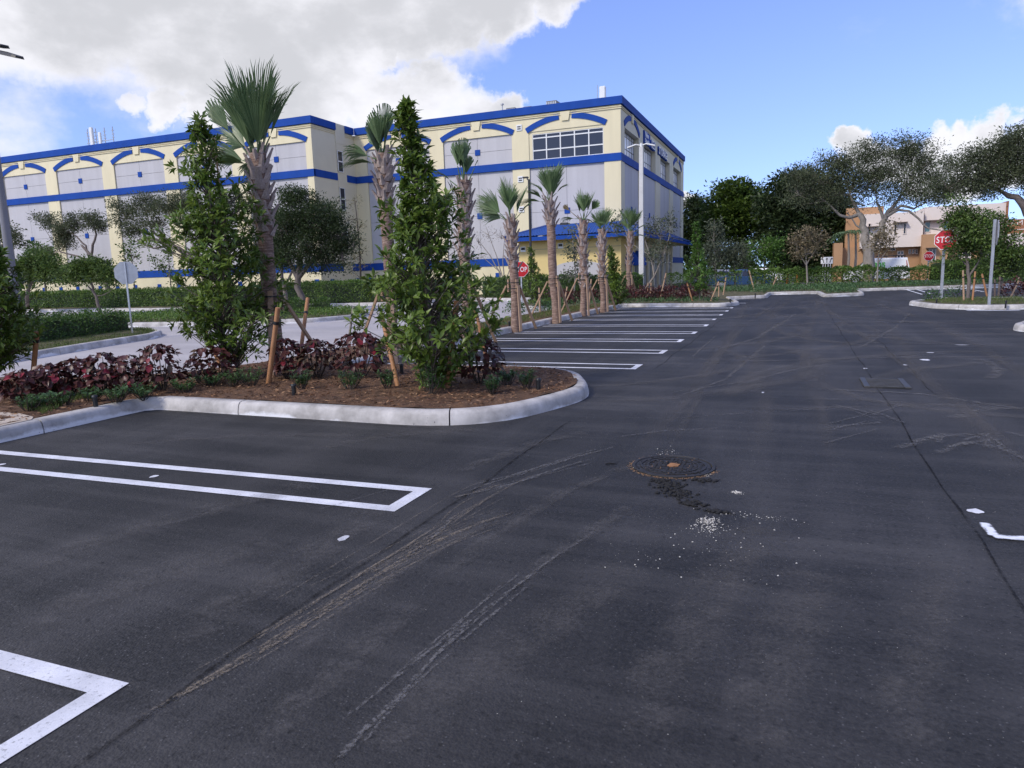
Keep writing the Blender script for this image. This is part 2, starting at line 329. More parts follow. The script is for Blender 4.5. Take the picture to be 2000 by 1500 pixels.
# leaves
leafmat('leaf_columnar', (0.070, 0.130, 0.020), (0.175, 0.245, 0.045), .36, .34, .30, 2.2)
leafmat('leaf_oak', (0.065, 0.084, 0.043), (0.145, 0.167, 0.087), .5, .34, .35, .9)
leafmat('leaf_dark', (0.022, 0.038, 0.015), (0.061, 0.092, 0.030), .5, .34, .4, .7)
leafmat('leaf_banyan', (0.030, 0.062, 0.013), (0.106, 0.163, 0.025), .4, .34, .5, .5)
leafmat('leaf_round', (0.050, 0.096, 0.022), (0.132, 0.192, 0.043), .5, .34, .4, 1.2)
leafmat('leaf_bright', (.055, .13, .018), (.12, .22, .035), .45, .3, .3, 1.2)
leafmat('leaf_silver', (.075, .095, .06), (.14, .16, .095), .5, .25, .3, 1.2)
leafmat('leaf_tan', (.15, .13, .07), (.26, .20, .12), .6, .25, .3, 1.5)
leafmat('leaf_hedge', (0.053, 0.116, 0.019), (0.158, 0.247, 0.047), .42, .34, .3, 1.6)
leafmat('leaf_hedge_dark', (0.036, 0.084, 0.017), (0.102, 0.180, 0.036), .45, .34, .3, 1.6)
leafmat('leaf_shrub', (0.044, 0.099, 0.033), (0.121, 0.209, 0.077), .4, .34, .3, 4)
leafmat('leaf_copper', (.034, .012, .013), (.125, .042, .036), .40, .18, .35, 5, rare=(.16, .022, .024), rare_at=.95)
leafmat('leaf_copper_green', (.060, .046, .028), (.100, .060, .038), .45, .2, .3, 5)
leafmat('leaf_copper_red', (.20, .018, .028), (.34, .05, .075), .5, .3, .2, 5)
leafmat('leaf_palm', (.070, .130, .050), (.165, .235, .100), .38, .22, .22, 3)
leafmat('leaf_palm_dry', (.15, .125, .055), (.22, .16, .08), .6, .2, .3, 4)
leafmat('leaf_grass', (.06, .10, .018), (.14, .19, .045), .6, .3, .3, 2)
leafmat('leaf_pine', (.16, .16, .07), (.22, .18, .09), .6, .2, .3, 3)
leafmat('leaf_wood', (.11, .085, .065), (.17, .14, .11), .85, 0, .2, 3)
# palm trunk: reddish brown, ringed
m, nt, ns, lk = newmat('palm_trunk')
pos = N(nt, 'ShaderNodeNewGeometry').outputs['Position']
mp = N(nt, 'ShaderNodeMapping', {'Vector': pos, 'Scale': (3, 3, 22)})
a = N(nt, 'ShaderNodeTexNoise', {'Vector': mp.outputs[0], 'Scale': 2.2, 'Detail': 6.0, 'Roughness': .65}); b = N(nt, 'ShaderNodeTexNoise', {'Vector': pos, 'Scale': 45.0, 'Detail': 4.0})
cr = N(nt, 'ShaderNodeValToRGB', {'Fac': a.outputs['Fac']}); e = cr.color_ramp.elements; e[0].position = .32; e[0].color = (.11, .065, .048, 1); e[1].position = .66; e[1].color = (.42, .31, .25, 1); k = e.new(.5); k.color = (.25, .16, .12, 1)
ad = N(nt, 'ShaderNodeMath', {0: a.outputs['Fac'], 1: b.outputs['Fac']}, operation='ADD')
bu = N(nt, 'ShaderNodeBump', {'Height': ad.outputs[0], 'Strength': .8, 'Distance': .02})
p_ = N(nt, 'ShaderNodeBsdfPrincipled', {'Base Color': cr.outputs[0], 'Roughness': .85, 'Normal': bu.outputs[0]}); N(nt, 'ShaderNodeOutputMaterial', {'Surface': p_.outputs[0]})
# kerb concrete with slopped white paint along its foot
m, nt, ns, lk = newmat('kerb_concrete')
pos = N(nt, 'ShaderNodeNewGeometry').outputs['Position']; sx = N(nt, 'ShaderNodeSeparateXYZ', {0: pos})
a = N(nt, 'ShaderNodeTexNoise', {'Vector': pos, 'Scale': 2.6, 'Detail': 8.0, 'Roughness': .65}); b = N(nt, 'ShaderNodeTexNoise', {'Vector': pos, 'Scale': 90.0, 'Detail': 3.0}); c = N(nt, 'ShaderNodeTexNoise', {'Vector': pos, 'Scale': 1.1, 'Detail': 5.0}); d2 = N(nt, 'ShaderNodeTexNoise', {'Vector': pos, 'Scale': 14.0, 'Detail': 6.0, 'Roughness': .7})
cr = N(nt, 'ShaderNodeValToRGB', {'Fac': a.outputs['Fac']}); e = cr.color_ramp.elements; e[0].position = .3; e[0].color = (.24, .225, .21, 1); e[1].position = .66; e[1].color = (.60, .57, .545, 1)
lim = N(nt, 'ShaderNodeMapRange', {'Value': c.outputs['Fac'], 'From Min': .38, 'From Max': .72, 'To Min': -.06, 'To Max': .05})
lim2 = N(nt, 'ShaderNodeMath', {0: lim.outputs[0], 1: N(nt, 'ShaderNodeMath', {0: d2.outputs['Fac'], 1: .07}, operation='MULTIPLY').outputs[0]}, operation='ADD')
lt = N(nt, 'ShaderNodeMath', {0: sx.outputs[2], 1: lim2.outputs[0]}, operation='LESS_THAN')
lts = N(nt, 'ShaderNodeMapRange', {'Value': N(nt, 'ShaderNodeMath', {0: lim2.outputs[0], 1: sx.outputs[2]}, operation='SUBTRACT').outputs[0], 'From Min': -.008, 'From Max': .03, 'To Min': 0.0, 'To Max': .9})
mxp = N(nt, 'ShaderNodeMix', {'Factor': lts.outputs[0], 'A': cr.outputs[0], 'B': (.80, .80, .82, 1)}, data_type='RGBA')
dk = N(nt, 'ShaderNodeMath', {0: d2.outputs['Fac'], 1: .67}, operation='GREATER_THAN'); dkz = N(nt, 'ShaderNodeMath', {0: sx.outputs[2], 1: .10}, operation='LESS_THAN'); dkm = N(nt, 'ShaderNodeMath', {0: dk.outputs[0], 1: dkz.outputs[0]}, operation='MULTIPLY')
mx2 = N(nt, 'ShaderNodeMix', {'Factor': dkm.outputs[0], 'A': mxp.outputs['Result'], 'B': (.05, .045, .042, 1)}, data_type='RGBA')
bu = N(nt, 'ShaderNodeBump', {'Height': b.outputs['Fac'], 'Strength': .35, 'Distance': .005})
p_ = N(nt, 'ShaderNodeBsdfPrincipled', {'Base Color': mx2.outputs['Result'], 'Roughness': .8, 'Normal': bu.outputs[0]}); N(nt, 'ShaderNodeOutputMaterial', {'Surface': p_.outputs[0]})
# fresh asphalt
m, nt, ns, lk = newmat('asphalt')
pos = N(nt, 'ShaderNodeNewGeometry').outputs['Position']
v1 = N(nt, 'ShaderNodeTexVoronoi', {'Vector': pos, 'Scale': 85.0}); v2 = N(nt, 'ShaderNodeTexNoise', {'Vector': pos, 'Scale': 42.0, 'Detail': 7.0, 'Roughness': .85})
stz = N(nt, 'ShaderNodeMapping', {'Vector': pos, 'Scale': (1.0, .22, 1), 'Rotation': (0, 0, R(-14))})
dust = N(nt, 'ShaderNodeTexNoise', {'Vector': stz.outputs[0], 'Scale': 1.1, 'Detail': 8.0, 'Roughness': .62, 'Distortion': .4}); stx = N(nt, 'ShaderNodeMapping', {'Vector': pos, 'Scale': (.12, 1.0, 1), 'Rotation': (0, 0, R(9))})
dust2 = N(nt, 'ShaderNodeTexNoise', {'Vector': stx.outputs[0], 'Scale': 2.4, 'Detail': 7.0, 'Roughness': .65}); big = N(nt, 'ShaderNodeTexNoise', {'Vector': pos, 'Scale': .32, 'Detail': 3.0})
gr = N(nt, 'ShaderNodeValToRGB', {'Fac': v2.outputs['Fac']}); e = gr.color_ramp.elements; e[0].position = .36; e[0].color = (.004, .004, .0042, 1); e[1].position = .66; e[1].color = (.086, .083, .084, 1); k = e.new(.5); k.color = (.034, .0328, .0335, 1)
spk = N(nt, 'ShaderNodeMath', {0: N(nt, 'ShaderNodeSeparateColor', {0: v1.outputs['Color']}).outputs[0], 1: .95}, operation='GREATER_THAN')
near = N(nt, 'ShaderNodeMath', {0: v1.outputs['Distance'], 1: .34}, operation='LESS_THAN'); spm = N(nt, 'ShaderNodeMath', {0: spk.outputs[0], 1: near.outputs[0]}, operation='MULTIPLY')
c1 = N(nt, 'ShaderNodeMix', {'Factor': spm.outputs[0], 'A': gr.outputs[0], 'B': (.17, .165, .165, 1)}, data_type='RGBA')
dm = N(nt, 'ShaderNodeMapRange', {'Value': dust.outputs['Fac'], 'From Min': .44, 'From Max': .74, 'To Min': 0.0, 'To Max': .55}); dmm = N(nt, 'ShaderNodeMapRange', {'Value': dust2.outputs['Fac'], 'From Min': .46, 'From Max': .76, 'To Min': 0.0, 'To Max': .60})
c2 = N(nt, 'ShaderNodeMix', {'Factor': dm.outputs[0], 'A': c1.outputs['Result'], 'B': (.15, .141, .141, 1)}, data_type='RGBA'); c3 = N(nt, 'ShaderNodeMix', {'Factor': dmm.outputs[0], 'A': c2.outputs['Result'], 'B': (.165, .155, .153, 1)}, data_type='RGBA')
bm_ = N(nt, 'ShaderNodeMapRange', {'Value': big.outputs['Fac'], 'From Min': .3, 'From Max': .7, 'To Min': .32, 'To Max': .70}); c5 = N(nt, 'ShaderNodeVectorMath', {0: c3.outputs['Result'], 'Scale': bm_.outputs[0]}, operation='SCALE')
pv = N(nt, 'ShaderNodeTexNoise', {'Vector': pos, 'Scale': 24.0, 'Detail': 4.0, 'Roughness': .6}); pm_ = N(nt, 'ShaderNodeMapRange', {'Value': pv.outputs['Fac'], 'From Min': .30, 'From Max': .42, 'To Min': .35, 'To Max': 1.0}); c6 = N(nt, 'ShaderNodeVectorMath', {0: c5.outputs[0], 'Scale': pm_.outputs[0]}, operation='SCALE')
hh = N(nt, 'ShaderNodeMath', {0: v2.outputs['Fac'], 1: v1.outputs['Distance']}, operation='SUBTRACT')
bu = N(nt, 'ShaderNodeBump', {'Height': hh.outputs[0], 'Strength': .55, 'Distance': .006})
p_ = N(nt, 'ShaderNodeBsdfPrincipled', {'Base Color': c6.outputs[0], 'Roughness': .72, 'Specular IOR Level': .42, 'Normal': bu.outputs[0]}); N(nt, 'ShaderNodeOutputMaterial', {'Surface': p_.outputs[0]})
# painted stripe: paint on coarse asphalt, slightly worn
m, nt, ns, lk = newmat('stripe_paint')
pos = N(nt, 'ShaderNodeNewGeometry').outputs['Position']
v2 = N(nt, 'ShaderNodeTexNoise', {'Vector': pos, 'Scale': 55.0, 'Detail': 6.0, 'Roughness': .75}); a = N(nt, 'ShaderNodeTexNoise', {'Vector': pos, 'Scale': 4.0, 'Detail': 5.0})
cr = N(nt, 'ShaderNodeValToRGB', {'Fac': v2.outputs['Fac']}); e = cr.color_ramp.elements; e[0].position = .30; e[0].color = (.16, .16, .17, 1); e[1].position = .44; e[1].color = (.76, .76, .80, 1)
ra = N(nt, 'ShaderNodeMapRange', {'Value': a.outputs['Fac'], 'From Min': .3, 'From Max': .7, 'To Min': .74, 'To Max': 1.08}); vm = N(nt, 'ShaderNodeVectorMath', {0: cr.outputs[0], 'Scale': ra.outputs[0]}, operation='SCALE')
bu = N(nt, 'ShaderNodeBump', {'Height': v2.outputs['Fac'], 'Strength': .5, 'Distance': .006})
p_ = N(nt, 'ShaderNodeBsdfPrincipled', {'Base Color': vm.outputs[0], 'Roughness': .65, 'Normal': bu.outputs[0]}); N(nt, 'ShaderNodeOutputMaterial', {'Surface': p_.outputs[0]})
def smear(name, color, thr, soft, sc=40.0, amp=.8, long=14.0, maxa=.8):
    """thin film of dirt or paint that breaks up into grains; uv: x along, y across"""
    m, nt, ns, lk = newmat(name)
    uv = N(nt, 'ShaderNodeUVMap'); s = N(nt, 'ShaderNodeSeparateXYZ', {0: uv.outputs[0]}); pos = N(nt, 'ShaderNodeNewGeometry').outputs['Position']
    fy = N(nt, 'ShaderNodeMath', {0: N(nt, 'ShaderNodeMath', {0: s.outputs[1], 1: N(nt, 'ShaderNodeMath', {0: 1.0, 1: s.outputs[1]}, operation='SUBTRACT').outputs[0]}, operation='MULTIPLY').outputs[0], 1: 4.0}, operation='MULTIPLY')
    fx = N(nt, 'ShaderNodeMapRange', {'Value': N(nt, 'ShaderNodeMath', {0: s.outputs[0], 1: N(nt, 'ShaderNodeMath', {0: 1.0, 1: s.outputs[0]}, operation='SUBTRACT').outputs[0]}, operation='MULTIPLY').outputs[0], 'From Min': 0.0, 'From Max': .10}, interpolation_type='SMOOTHSTEP')
    g = N(nt, 'ShaderNodeTexNoise', {'Vector': pos, 'Scale': sc, 'Detail': 5.0, 'Roughness': .7})
    mp = N(nt, 'ShaderNodeMapping', {'Vector': uv.outputs[0], 'Scale': (long, 2.2, 1)}); h = N(nt, 'ShaderNodeTexNoise', {'Vector': mp.outputs[0], 'Scale': 1.0, 'Detail': 4.0})
    t = N(nt, 'ShaderNodeMath', {0: N(nt, 'ShaderNodeMath', {0: fy.outputs[0], 1: fx.outputs[0]}, operation='MULTIPLY').outputs[0], 1: h.outputs['Fac']}, operation='MULTIPLY')
    u = N(nt, 'ShaderNodeMath', {0: t.outputs[0], 1: N(nt, 'ShaderNodeMath', {0: N(nt, 'ShaderNodeMath', {0: g.outputs['Fac'], 1: .5}, operation='SUBTRACT').outputs[0], 1: amp}, operation='MULTIPLY').outputs[0]}, operation='ADD')
    al = N(nt, 'ShaderNodeMapRange', {'Value': u.outputs[0], 'From Min': thr, 'From Max': thr+soft, 'To Min': 0.0, 'To Max': maxa}, interpolation_type='SMOOTHSTEP')
    d = N(nt, 'ShaderNodeBsdfDiffuse', {'Color': c4(color)}); tr = N(nt, 'ShaderNodeBsdfTransparent'); ms = N(nt, 'ShaderNodeMixShader', {0: al.outputs[0], 1: tr.outputs[0], 2: d.outputs[0]})
    N(nt, 'ShaderNodeOutputMaterial', {'Surface': ms.outputs[0]})
smear('sand_film', (.27, .225, .175), .34, .45, 75, 1.6, 22, .6)
smear('dust_film', (.17, .160, .155), .24, .7, 45, 1.0, 9, .42)
smear('scuff_film', (.22, .212, .21), .32, .5, 60, 1.4, 26, .6)
smear('sweep_film', (.20, .188, .18), .10, 1.0, 45, .9, 7, .42)
smear('tar_film', (.009, .009, .010), .22, .5, 40, 1.0, 60, .62)
smear('spray_film', (.80, .82, .90), .16, .3, 30, .35, 4, .95)
# ------------------------------------------------------------------ ground sheets
def sheet(name, x0, x1, y0, y1, z, mat, n=1):
    b = MB(); b.add([(x0, y0, z), (x1, y0, z), (x1, y1, z), (x0, y1, z)], [(0, 1, 2, 3)]); return tag(b.build(name, mat), kind='structure')
sheet('ground', -1500, 1500, -1200, 1800, -.06, 'far_ground')
sheet('concrete_drive', -120, -7.6, -40, 47, -.012, 'drive_concrete')
lot = sheet('parking_lot', -8.3, 45, -25, 46.5, 0, 'asphalt')
sheet('street', -8, 90, 53.5, 72, -.02, 'road_far')
from mathutils.geometry import delaunay_2d_cdt
def bed(name, poly, z, mat, step=.25, bumpz=.03, kind='structure'):
    P = np.array(poly); x0, y0 = P.min(0); x1, y1 = P.max(0)
    gx, gy = np.meshgrid(np.arange(x0, x1, step), np.arange(y0, y1, step)); pts = np.stack([gx.ravel(), gy.ravel()], 1)+rng.uniform(-.3, .3, (gx.size, 2))*step
    pts = pts[inside(pts, P)]
    allp = [Vector(p) for p in P]+[Vector(p) for p in pts]
    v, e, f, *_ = delaunay_2d_cdt(allp, [], [list(range(len(P)))], 1, 1e-4)
    V = np.array([(q.x, q.y, z) for q in v]); edge = np.zeros(len(V), bool)
    d = np.min(np.linalg.norm(V[:, None, :2]-resample(np.vstack([P, P[:1]]), .5)[None], axis=2), axis=1) if len(V) < 9000 else np.full(len(V), .5)
    V[:, 2] += np.minimum(d*.12, .07)+rng.uniform(-1, 1, len(V))*bumpz*np.minimum(d*4, 1)
    b = MB(); b.v = [tuple(x) for x in V]; b.f = [tuple(x) for x in f]; b.sm = [True]*len(f)
    return tag(b.build(name, mat), kind=kind)
def inside(p, P):
    x, y = p[:, 0], p[:, 1]; r = np.zeros(len(p), bool); j = len(P)-1
    for i in range(len(P)):
        with np.errstate(divide='ignore', invalid='ignore'):
            c = ((P[i, 1] > y) != (P[j, 1] > y)) & (x < (P[j, 0]-P[i, 0])*(y-P[i, 1])/(P[j, 1]-P[i, 1]+1e-12)+P[i, 0])
        r ^= c; j = i
    return r
KP = np.array([(0, -.06), (0, .035), (.018, .11), (.04, .143), (.075, .155), (.155, .158), (.165, .15), (.165, .02)])
def kerb_run(name, P, root=None, sec=3.0, step=.22, h=1.0):
    """swept kerb, cast in sections with open joints; P keeps the planting on its left"""
    P = resample(P, step); n = len(P); T = unit(np.gradient(P, axis=0)); Nn = np.stack([-T[:, 1], T[:, 0]], 1)
    root = root or empty(name, (P[0][0], P[0][1], 0), kind='structure')
    per = max(3, int(sec/step)); i = 0
    while i < n-1:
        j = min(i+per, n-1); j = n-1 if n-1-j < 4 else j
        V = []
        for k in range(i, j+1):
            sh = T[k]*(.008 if k == i else (-.008 if k == j else 0))
            for o, z in KP: V.append((P[k][0]+Nn[k][0]*o+sh[0], P[k][1]+Nn[k][1]*o+sh[1], z*h if z > 0 else z))
        m_ = len(KP); F = [(a*m_+b, (a+1)*m_+b, (a+1)*m_+b+1, a*m_+b+1) for a in range(j-i) for b in range(m_-1)]
        b = MB(); b.add(V, F, True); b.add(V[:m_], [tuple(range(m_))]); b.add(V[-m_:], [tuple(range(m_))[::-1]])
        b.build('kerb_section', 'kerb_concrete', root); i = j
    return root
gp = lambda px, py, z=0: tuple(G(px, py, z)[:2])
K_main = [(-7.75, -12), (-7.75, 2), (-7.75, 6.62), (-5.2, 6.58), (-3.0, 6.55), (-2.35, 8.6), (-3.1, 10.35), (-7.35, 10.35), (-7.25, 20), (-7.1, 30.75), (-2.75, 30.15), (-2.2, 31.6), (-2.5, 33.6), (-3.1, 36.9), (-1.35, 38.2), (-1.3, 42.3), (1.07, 42.7), (1.25, 38.0), (3.2, 39.5), (3.35, 45.5), (6.8, 47.1), (12.5, 50.2), (30, 58)]
KR = [0, 0, .06, 0, 2.2, 1.6, 1.2, .25, 0, .35, .6, .6, .5, .5, .5, .25, .25, .25, .4, .5, 1, 1, 0]
KM = round_path(K_main, KR)
kerb_run('kerb', KM)
KI = offset_path(resample(KM, .25), .15)
iy = lambda yy, lo, hi: None
cut = np.argmin(np.linalg.norm(KI-np.array([-7.25, 30.6]), axis=1))
polyA = np.vstack([resample(KI[:cut+1], .3), [(-8.9, 31.0), (-8.9, 20), (-8.9, 10), (-9.3, 8.7), (-10.6, 7.9), (-13, 7.25), (-18, 5.9), (-18, -12)]])
bedA = bed('planting_bed', polyA, .10, 'mulch', .16, .018)
polyB = np.vstack([resample(KI[cut:], .5), [(30, 61), (12, 53.3), (0, 52), (-8, 52), (-9.4, 47.5), (-12.5, 45), (-13.2, 38), (-12.6, 31.5), (-9.0, 29.6)]])
bedB = bed('planting_bed', polyB, .095, 'soil_litter', .5, .03)
# drive side edging of the strip
kerb_run('kerb', round_path([(-9.0, 30.9), (-9.0, 20), (-9.0, 10), (-9.4, 8.75), (-10.6, 7.98), (-13, 7.33), (-18, 5.98)], [0, 0, .8, .8, .8, .6, 0])[:, :], h=.55)
kerb_run('kerb', round_path([(-8.9, 29.55), (-12.7, 31.4), (-13.3, 38), (-12.6, 45), (-9.4, 47.6)], [0, .8, .8, .8, 0])[::-1], h=.7)
# islands on the drive
PD = round_path([gp(-60, 722), gp(50, 703), gp(200, 677), gp(300, 661), gp(319, 654), gp(296, 647), (-22.6, 17.0), (-22.0, 11), (-20.5, 5)], [0, 0, 0, .7, .6, .8, 1.2, 0, 0])
kerb_run('kerb', PD); PDi = offset_path(resample(PD, .3), .15); bedD = bed('grass_island', PDi, .10, 'soil_litter', .35, .02)
PE = round_path([(-30, 19.6), (-24, 20.2), (-19.5, 21.0), (-17.1, 22.2), (-16.6, 24.4), (-17.6, 27.3), (-21, 29.3), (-30, 29.6)], [0, 0, 1, 1, 1, 1.5, 1, 0])
kerb_run('kerb', PE); PEi = offset_path(resample(PE, .3), .15); bedE = bed('planted_island', PEi, .10, 'soil_litter', .4, .02)
PC = round_path([(10.5, 31.5), (5.2, 32.8), (3.9, 30.2), (4.35, 27.8), (5.4, 26.7), (6.8, 26.8), (8.2, 28.2), (10.5, 31.5)], [0, 1.0, 1.0, .8, .6, .8, 1.0, 0])
kerb_run('kerb', PC); bedC = bed('planted_island', offset_path(resample(PC, .3), .15), .10, 'soil_litter', .3, .02)
PF = round_path([(9.0, 17.2), (5.3, 17.4), (4.5, 18.9), (5.2, 20.4), (9.0, 20.6)], [0, .8, .8, .8, 0])
kerb_run('kerb', PF[::-1]); bed('planted_island', np.vstack([offset_path(resample(PF[::-1], .3), .15)]), .10, 'soil_litter', .3, .02)
# far side of the drive, bed in front of the storage building
PG = round_path([(-20.0, 42.5), (-15.5, 39.3), (-13.4, 40.5)], [0, .8, 0]); PH = round_path([(-75, 34.5), (-36, 32.9), (-31, 33.6), (-29, 35.6), (-22.6, 36.4), (-21, 38), (-20.8, 42.3), (-16, 39.6), (-13.6, 40.8)], [0, 1.5, 1.5, 1.0, 1.0, .8, .8, .8, 0])
kerb_run('kerb', PH); PHi = offset_path(resample(PH, .5), .15); bed('planting_bed', np.vstack([PHi, [(-12.9, 48.7), (-36.4, 48.9), (-75, 48.9)]]), .09, 'soil_litter', 1.0, .03)
# sidewalk corner
b = MB(); P = [gp(-260, 792, .13), gp(40, 813, .13), gp(66, 820, .13), gp(62, 825, .13), gp(0, 838, .13), gp(-400, 930, .13)]; b.prism(P[::-1], .05, .165); tag(b.build('sidewalk', 'sidewalk'), kind='structure')
# ------------------------------------------------------------------ painted stall loops (each a double line joined at the aisle end)
def loop_mark(x0, x1, ya, yb, w=.10, za=.004, skew=0.0):
    """U of paint: two lines along X from x0 (kerb) to x1 (aisle), closed at x1"""
    q = [(x0, ya), (x1, ya), (x1, yb), (x0, yb), (x0, yb-w), (x1-w, yb-w), (x1-w, ya+w), (x0, ya+w)]
    q = [(x, y+skew*(x-x1)) for x, y in q]
    b = MB(); b.add([(x, y, za) for x, y in q], [(0, 1, 6, 7), (1, 2, 5, 6), (2, 3, 4, 5)]); return b.build('parking_stripe', 'stripe_paint', lot)
for (ax, ay), (bx, by), x0, sk in [((152, 1360), (237, 1340), -7.6, 0.0)]: pass
loop_mark(-7.55, -2.47, 1.31, 1.86, .105)
loop_mark(-7.55, -2.53, 4.02, 4.57, .105, skew=.02)
for px, py in [(1256, 712), (1305, 684), (1337, 663), (1363, 648), (1385, 634)]:
    g = G(px, py); loop_mark(-7.1, g[0], g[1]-.62, g[1], .10)
for yy in (23.2, 25.4, 27.6, 29.7): loop_mark(-7.0, -2.3, yy-.6, yy, .10)
def line_mark(p, q, w=.1, z=.004, mat='stripe_paint', name='parking_stripe'):
    p = np.array(p); q = np.array(q); t = unit(q-p); n_ = np.array([-t[1], t[0]])*w/2
    b = MB(); b.add([(*(p-n_), z), (*(q-n_), z), (*(q+n_), z), (*(p+n_), z)], [(0, 1, 2, 3)]); return b.build(name, mat, lot)
line_mark(gp(1771, 566), gp(1801, 575)); line_mark(gp(1790, 565.3), gp(1820, 574.4)); line_mark(gp(1866, 563), gp(1905, 569.5)); line_mark(gp(1880, 562), gp(1922, 570)); line_mark(gp(1958, 560.5), gp(1985, 564.5))
line_mark(gp(1434, 592.0), gp(1457, 592.2), .16)
# ------------------------------------------------------------------ films of dust, sand and paint on the asphalt
film_n = [0]
def film(px_path, w, mat, name, world=False, px=True):
    film_n[0] += 1; z = .0045+.00045*(film_n[0] % 24)
    P = np.array([gp(*p) for p in px_path]) if px else np.array(px_path, float)
    P = round_path([tuple(p) for p in P], [0]+[.6]*(len(P)-2)+[0]) if len(P) > 2 else P
    P = resample(P, .12); n = len(P); T = unit(np.gradient(P, axis=0)); Nn = np.stack([-T[:, 1], T[:, 0]], 1)
    V = np.concatenate([np.c_[P-Nn*w/2, np.full(n, z)], np.c_[P+Nn*w/2, np.full(n, z)]]); F = np.array([(i, i+1, n+i+1, n+i) for i in range(n-1)])
    me = mesh_np(name, V, F); me.materials.append(MATS[mat]); uvl = me.uv_layers.new(name='UVMap')
    s = np.linspace(0, 1, n); U = np.concatenate([np.c_[s, np.zeros(n)], np.c_[s, np.ones(n)]])
    uvl.data.foreach_set('uv', U[F.ravel()].astype(np.float32).ravel())
    return link(bpy.data.objects.new(name, me), lot)
SW = .35
for path, w in [([(250, 1415), (330, 1372), (430, 1310), (560, 1240), (680, 1160), (760, 1110), (850, 1060), (930, 1025), (1000, 1000)], .20), ([(300, 1390), (400, 1335), (520, 1272), (640, 1195), (740, 1130)], .10), ([(420, 1300), (560, 1215), (660, 1150), (800, 1065), (850, 1030), (890, 990), (950, 960)], .10), ([(700, 1135), (790, 1085), (880, 1045), (960, 1015), (1030, 995)], .14), ([(880, 975), (930, 962), (985, 945)], .14)]: film(path, w*SW, 'sand_film', 'sand_trail')
def bundle(path, spread, n, mat, name, w=(.010, .028)):
    P = np.array([gp(*p) for p in path]); m_ = len(P)
    for k in range(n):
        a = rng.uniform(0, .55); b_ = rng.uniform(a+.3, 1.0); t = np.linspace(a, b_, 6)*(m_-1); Q = np.stack([np.interp(t, np.arange(m_), P[:, 0]), np.interp(t, np.arange(m_), P[:, 1])], 1)
        T = unit(np.gradient(Q, axis=0)); Q = Q+np.stack([-T[:, 1], T[:, 0]], 1)*(rng.normal()*spread)+np.linspace(0, 1, 6)[:, None]*rng.normal(size=2)*spread*.8
        film([tuple(q) for q in Q], rng.uniform(*w), mat, name, px=False)
bundle([(230, 1425), (400, 1330), (560, 1235), (700, 1145), (820, 1075), (930, 1025), (1040, 990)], .09, 10, 'sand_film', 'sand_trail')
bundle([(420, 1300), (600, 1190), (760, 1090), (870, 1020), (960, 965), (1060, 920)], .10, 6, 'sand_film', 'sand_trail')
bundle([(850, 980), (930, 960), (1010, 935), (1120, 900), (1230, 870)], .10, 7, 'scuff_film', 'tyre_scuff', (.02, .06))
bundle([(640, 1500), (720, 1420), (800, 1345), (900, 1260), (1010, 1170), (1100, 1100)], .10, 6, 'scuff_film', 'tyre_scuff', (.015, .04))
bundle([(1590, 840), (1700, 815), (1760, 790)], .10, 3, 'scuff_film', 'tyre_scuff', (.04, .10)); bundle([(1570, 780), (1660, 800), (1740, 830)], .10, 2, 'scuff_film', 'tyre_scuff', (.04, .10)); bundle([(1800, 830), (1900, 850), (2010, 895)], .16, 4, 'scuff_film', 'tyre_scuff', (.05, .14)); bundle([(1790, 890), (1880, 865), (1960, 850)], .12, 2, 'scuff_film', 'tyre_scuff', (.05, .12))
for cx, cy, rr_, a0, a1 in [(4.5, 9.5, 5.2, 100, 190), (4.6, 9.6, 3.7, 110, 185), (-6, 19, 6.2, -60, 20), (-6, 19, 7.8, -55, 18), (6.5, 20, 7.0, 150, 230), (6.5, 20, 5.5, 150, 235), (3.5, 16.5, 1.6, -60, 120), (3.6, 16.4, 3.0, -50, 110), (7, 26, 6.0, 160, 250), (-7, 27, 7.5, -50, 30), (-7, 27, 6.1, -50, 30), (2.5, 10.6, 2.2, 150, 330), (3.8, 12.6, 1.5, -80, 80), (-4.2, 12.5, 3.4, -70, 40), (-4.2, 12.5, 4.6, -70, 40), (-.5, 22, 2.0, 0, 170), (8, 33, 7, 170, 250), (-5, 33, 6, -50, 30)]:
    film([(cx+rr_*math.cos(R(t)), cy+rr_*math.sin(R(t))) for t in np.linspace(a0, a1, 9)], rng.uniform(.28, .6), 'sweep_film', 'tyre_sweep', px=False)
for path, w in [([(520, 1320), (640, 1220), (760, 1130), (880, 1060), (1010, 985)], .22), ([(480, 1470), (640, 1330), (820, 1170)], .3), ([(830, 1150), (920, 1080), (1010, 1020), (1090, 970), (1180, 930), (1260, 905)], .22), ([(870, 930), (960, 900), (1050, 865), (1160, 842)], .3), ([(1000, 1150), (1080, 1090), (1170, 1030), (1240, 985)], .2),
                ([(300, 1290), (430, 1200), (600, 1090), (760, 985)], .5), ([(0, 1130), (250, 1040), (500, 975), (640, 940)], .5), ([(0, 1240), (300, 1130), (560, 1050)], .6), ([(600, 880), (760, 850), (950, 838)], .35), ([(200, 870), (500, 850), (800, 850)], .3),
                ([(1200, 1500), (1290, 1330), (1400, 1150), (1500, 1010)], .5), ([(1450, 1500), (1520, 1300), (1590, 1100)], .5), ([(650, 1500), (900, 1330), (1130, 1180), (1250, 1090)], .5), ([(1750, 1500), (1800, 1250), (1830, 1080)], .4)]: film(path, w, 'dust_film', 'dust_streak')
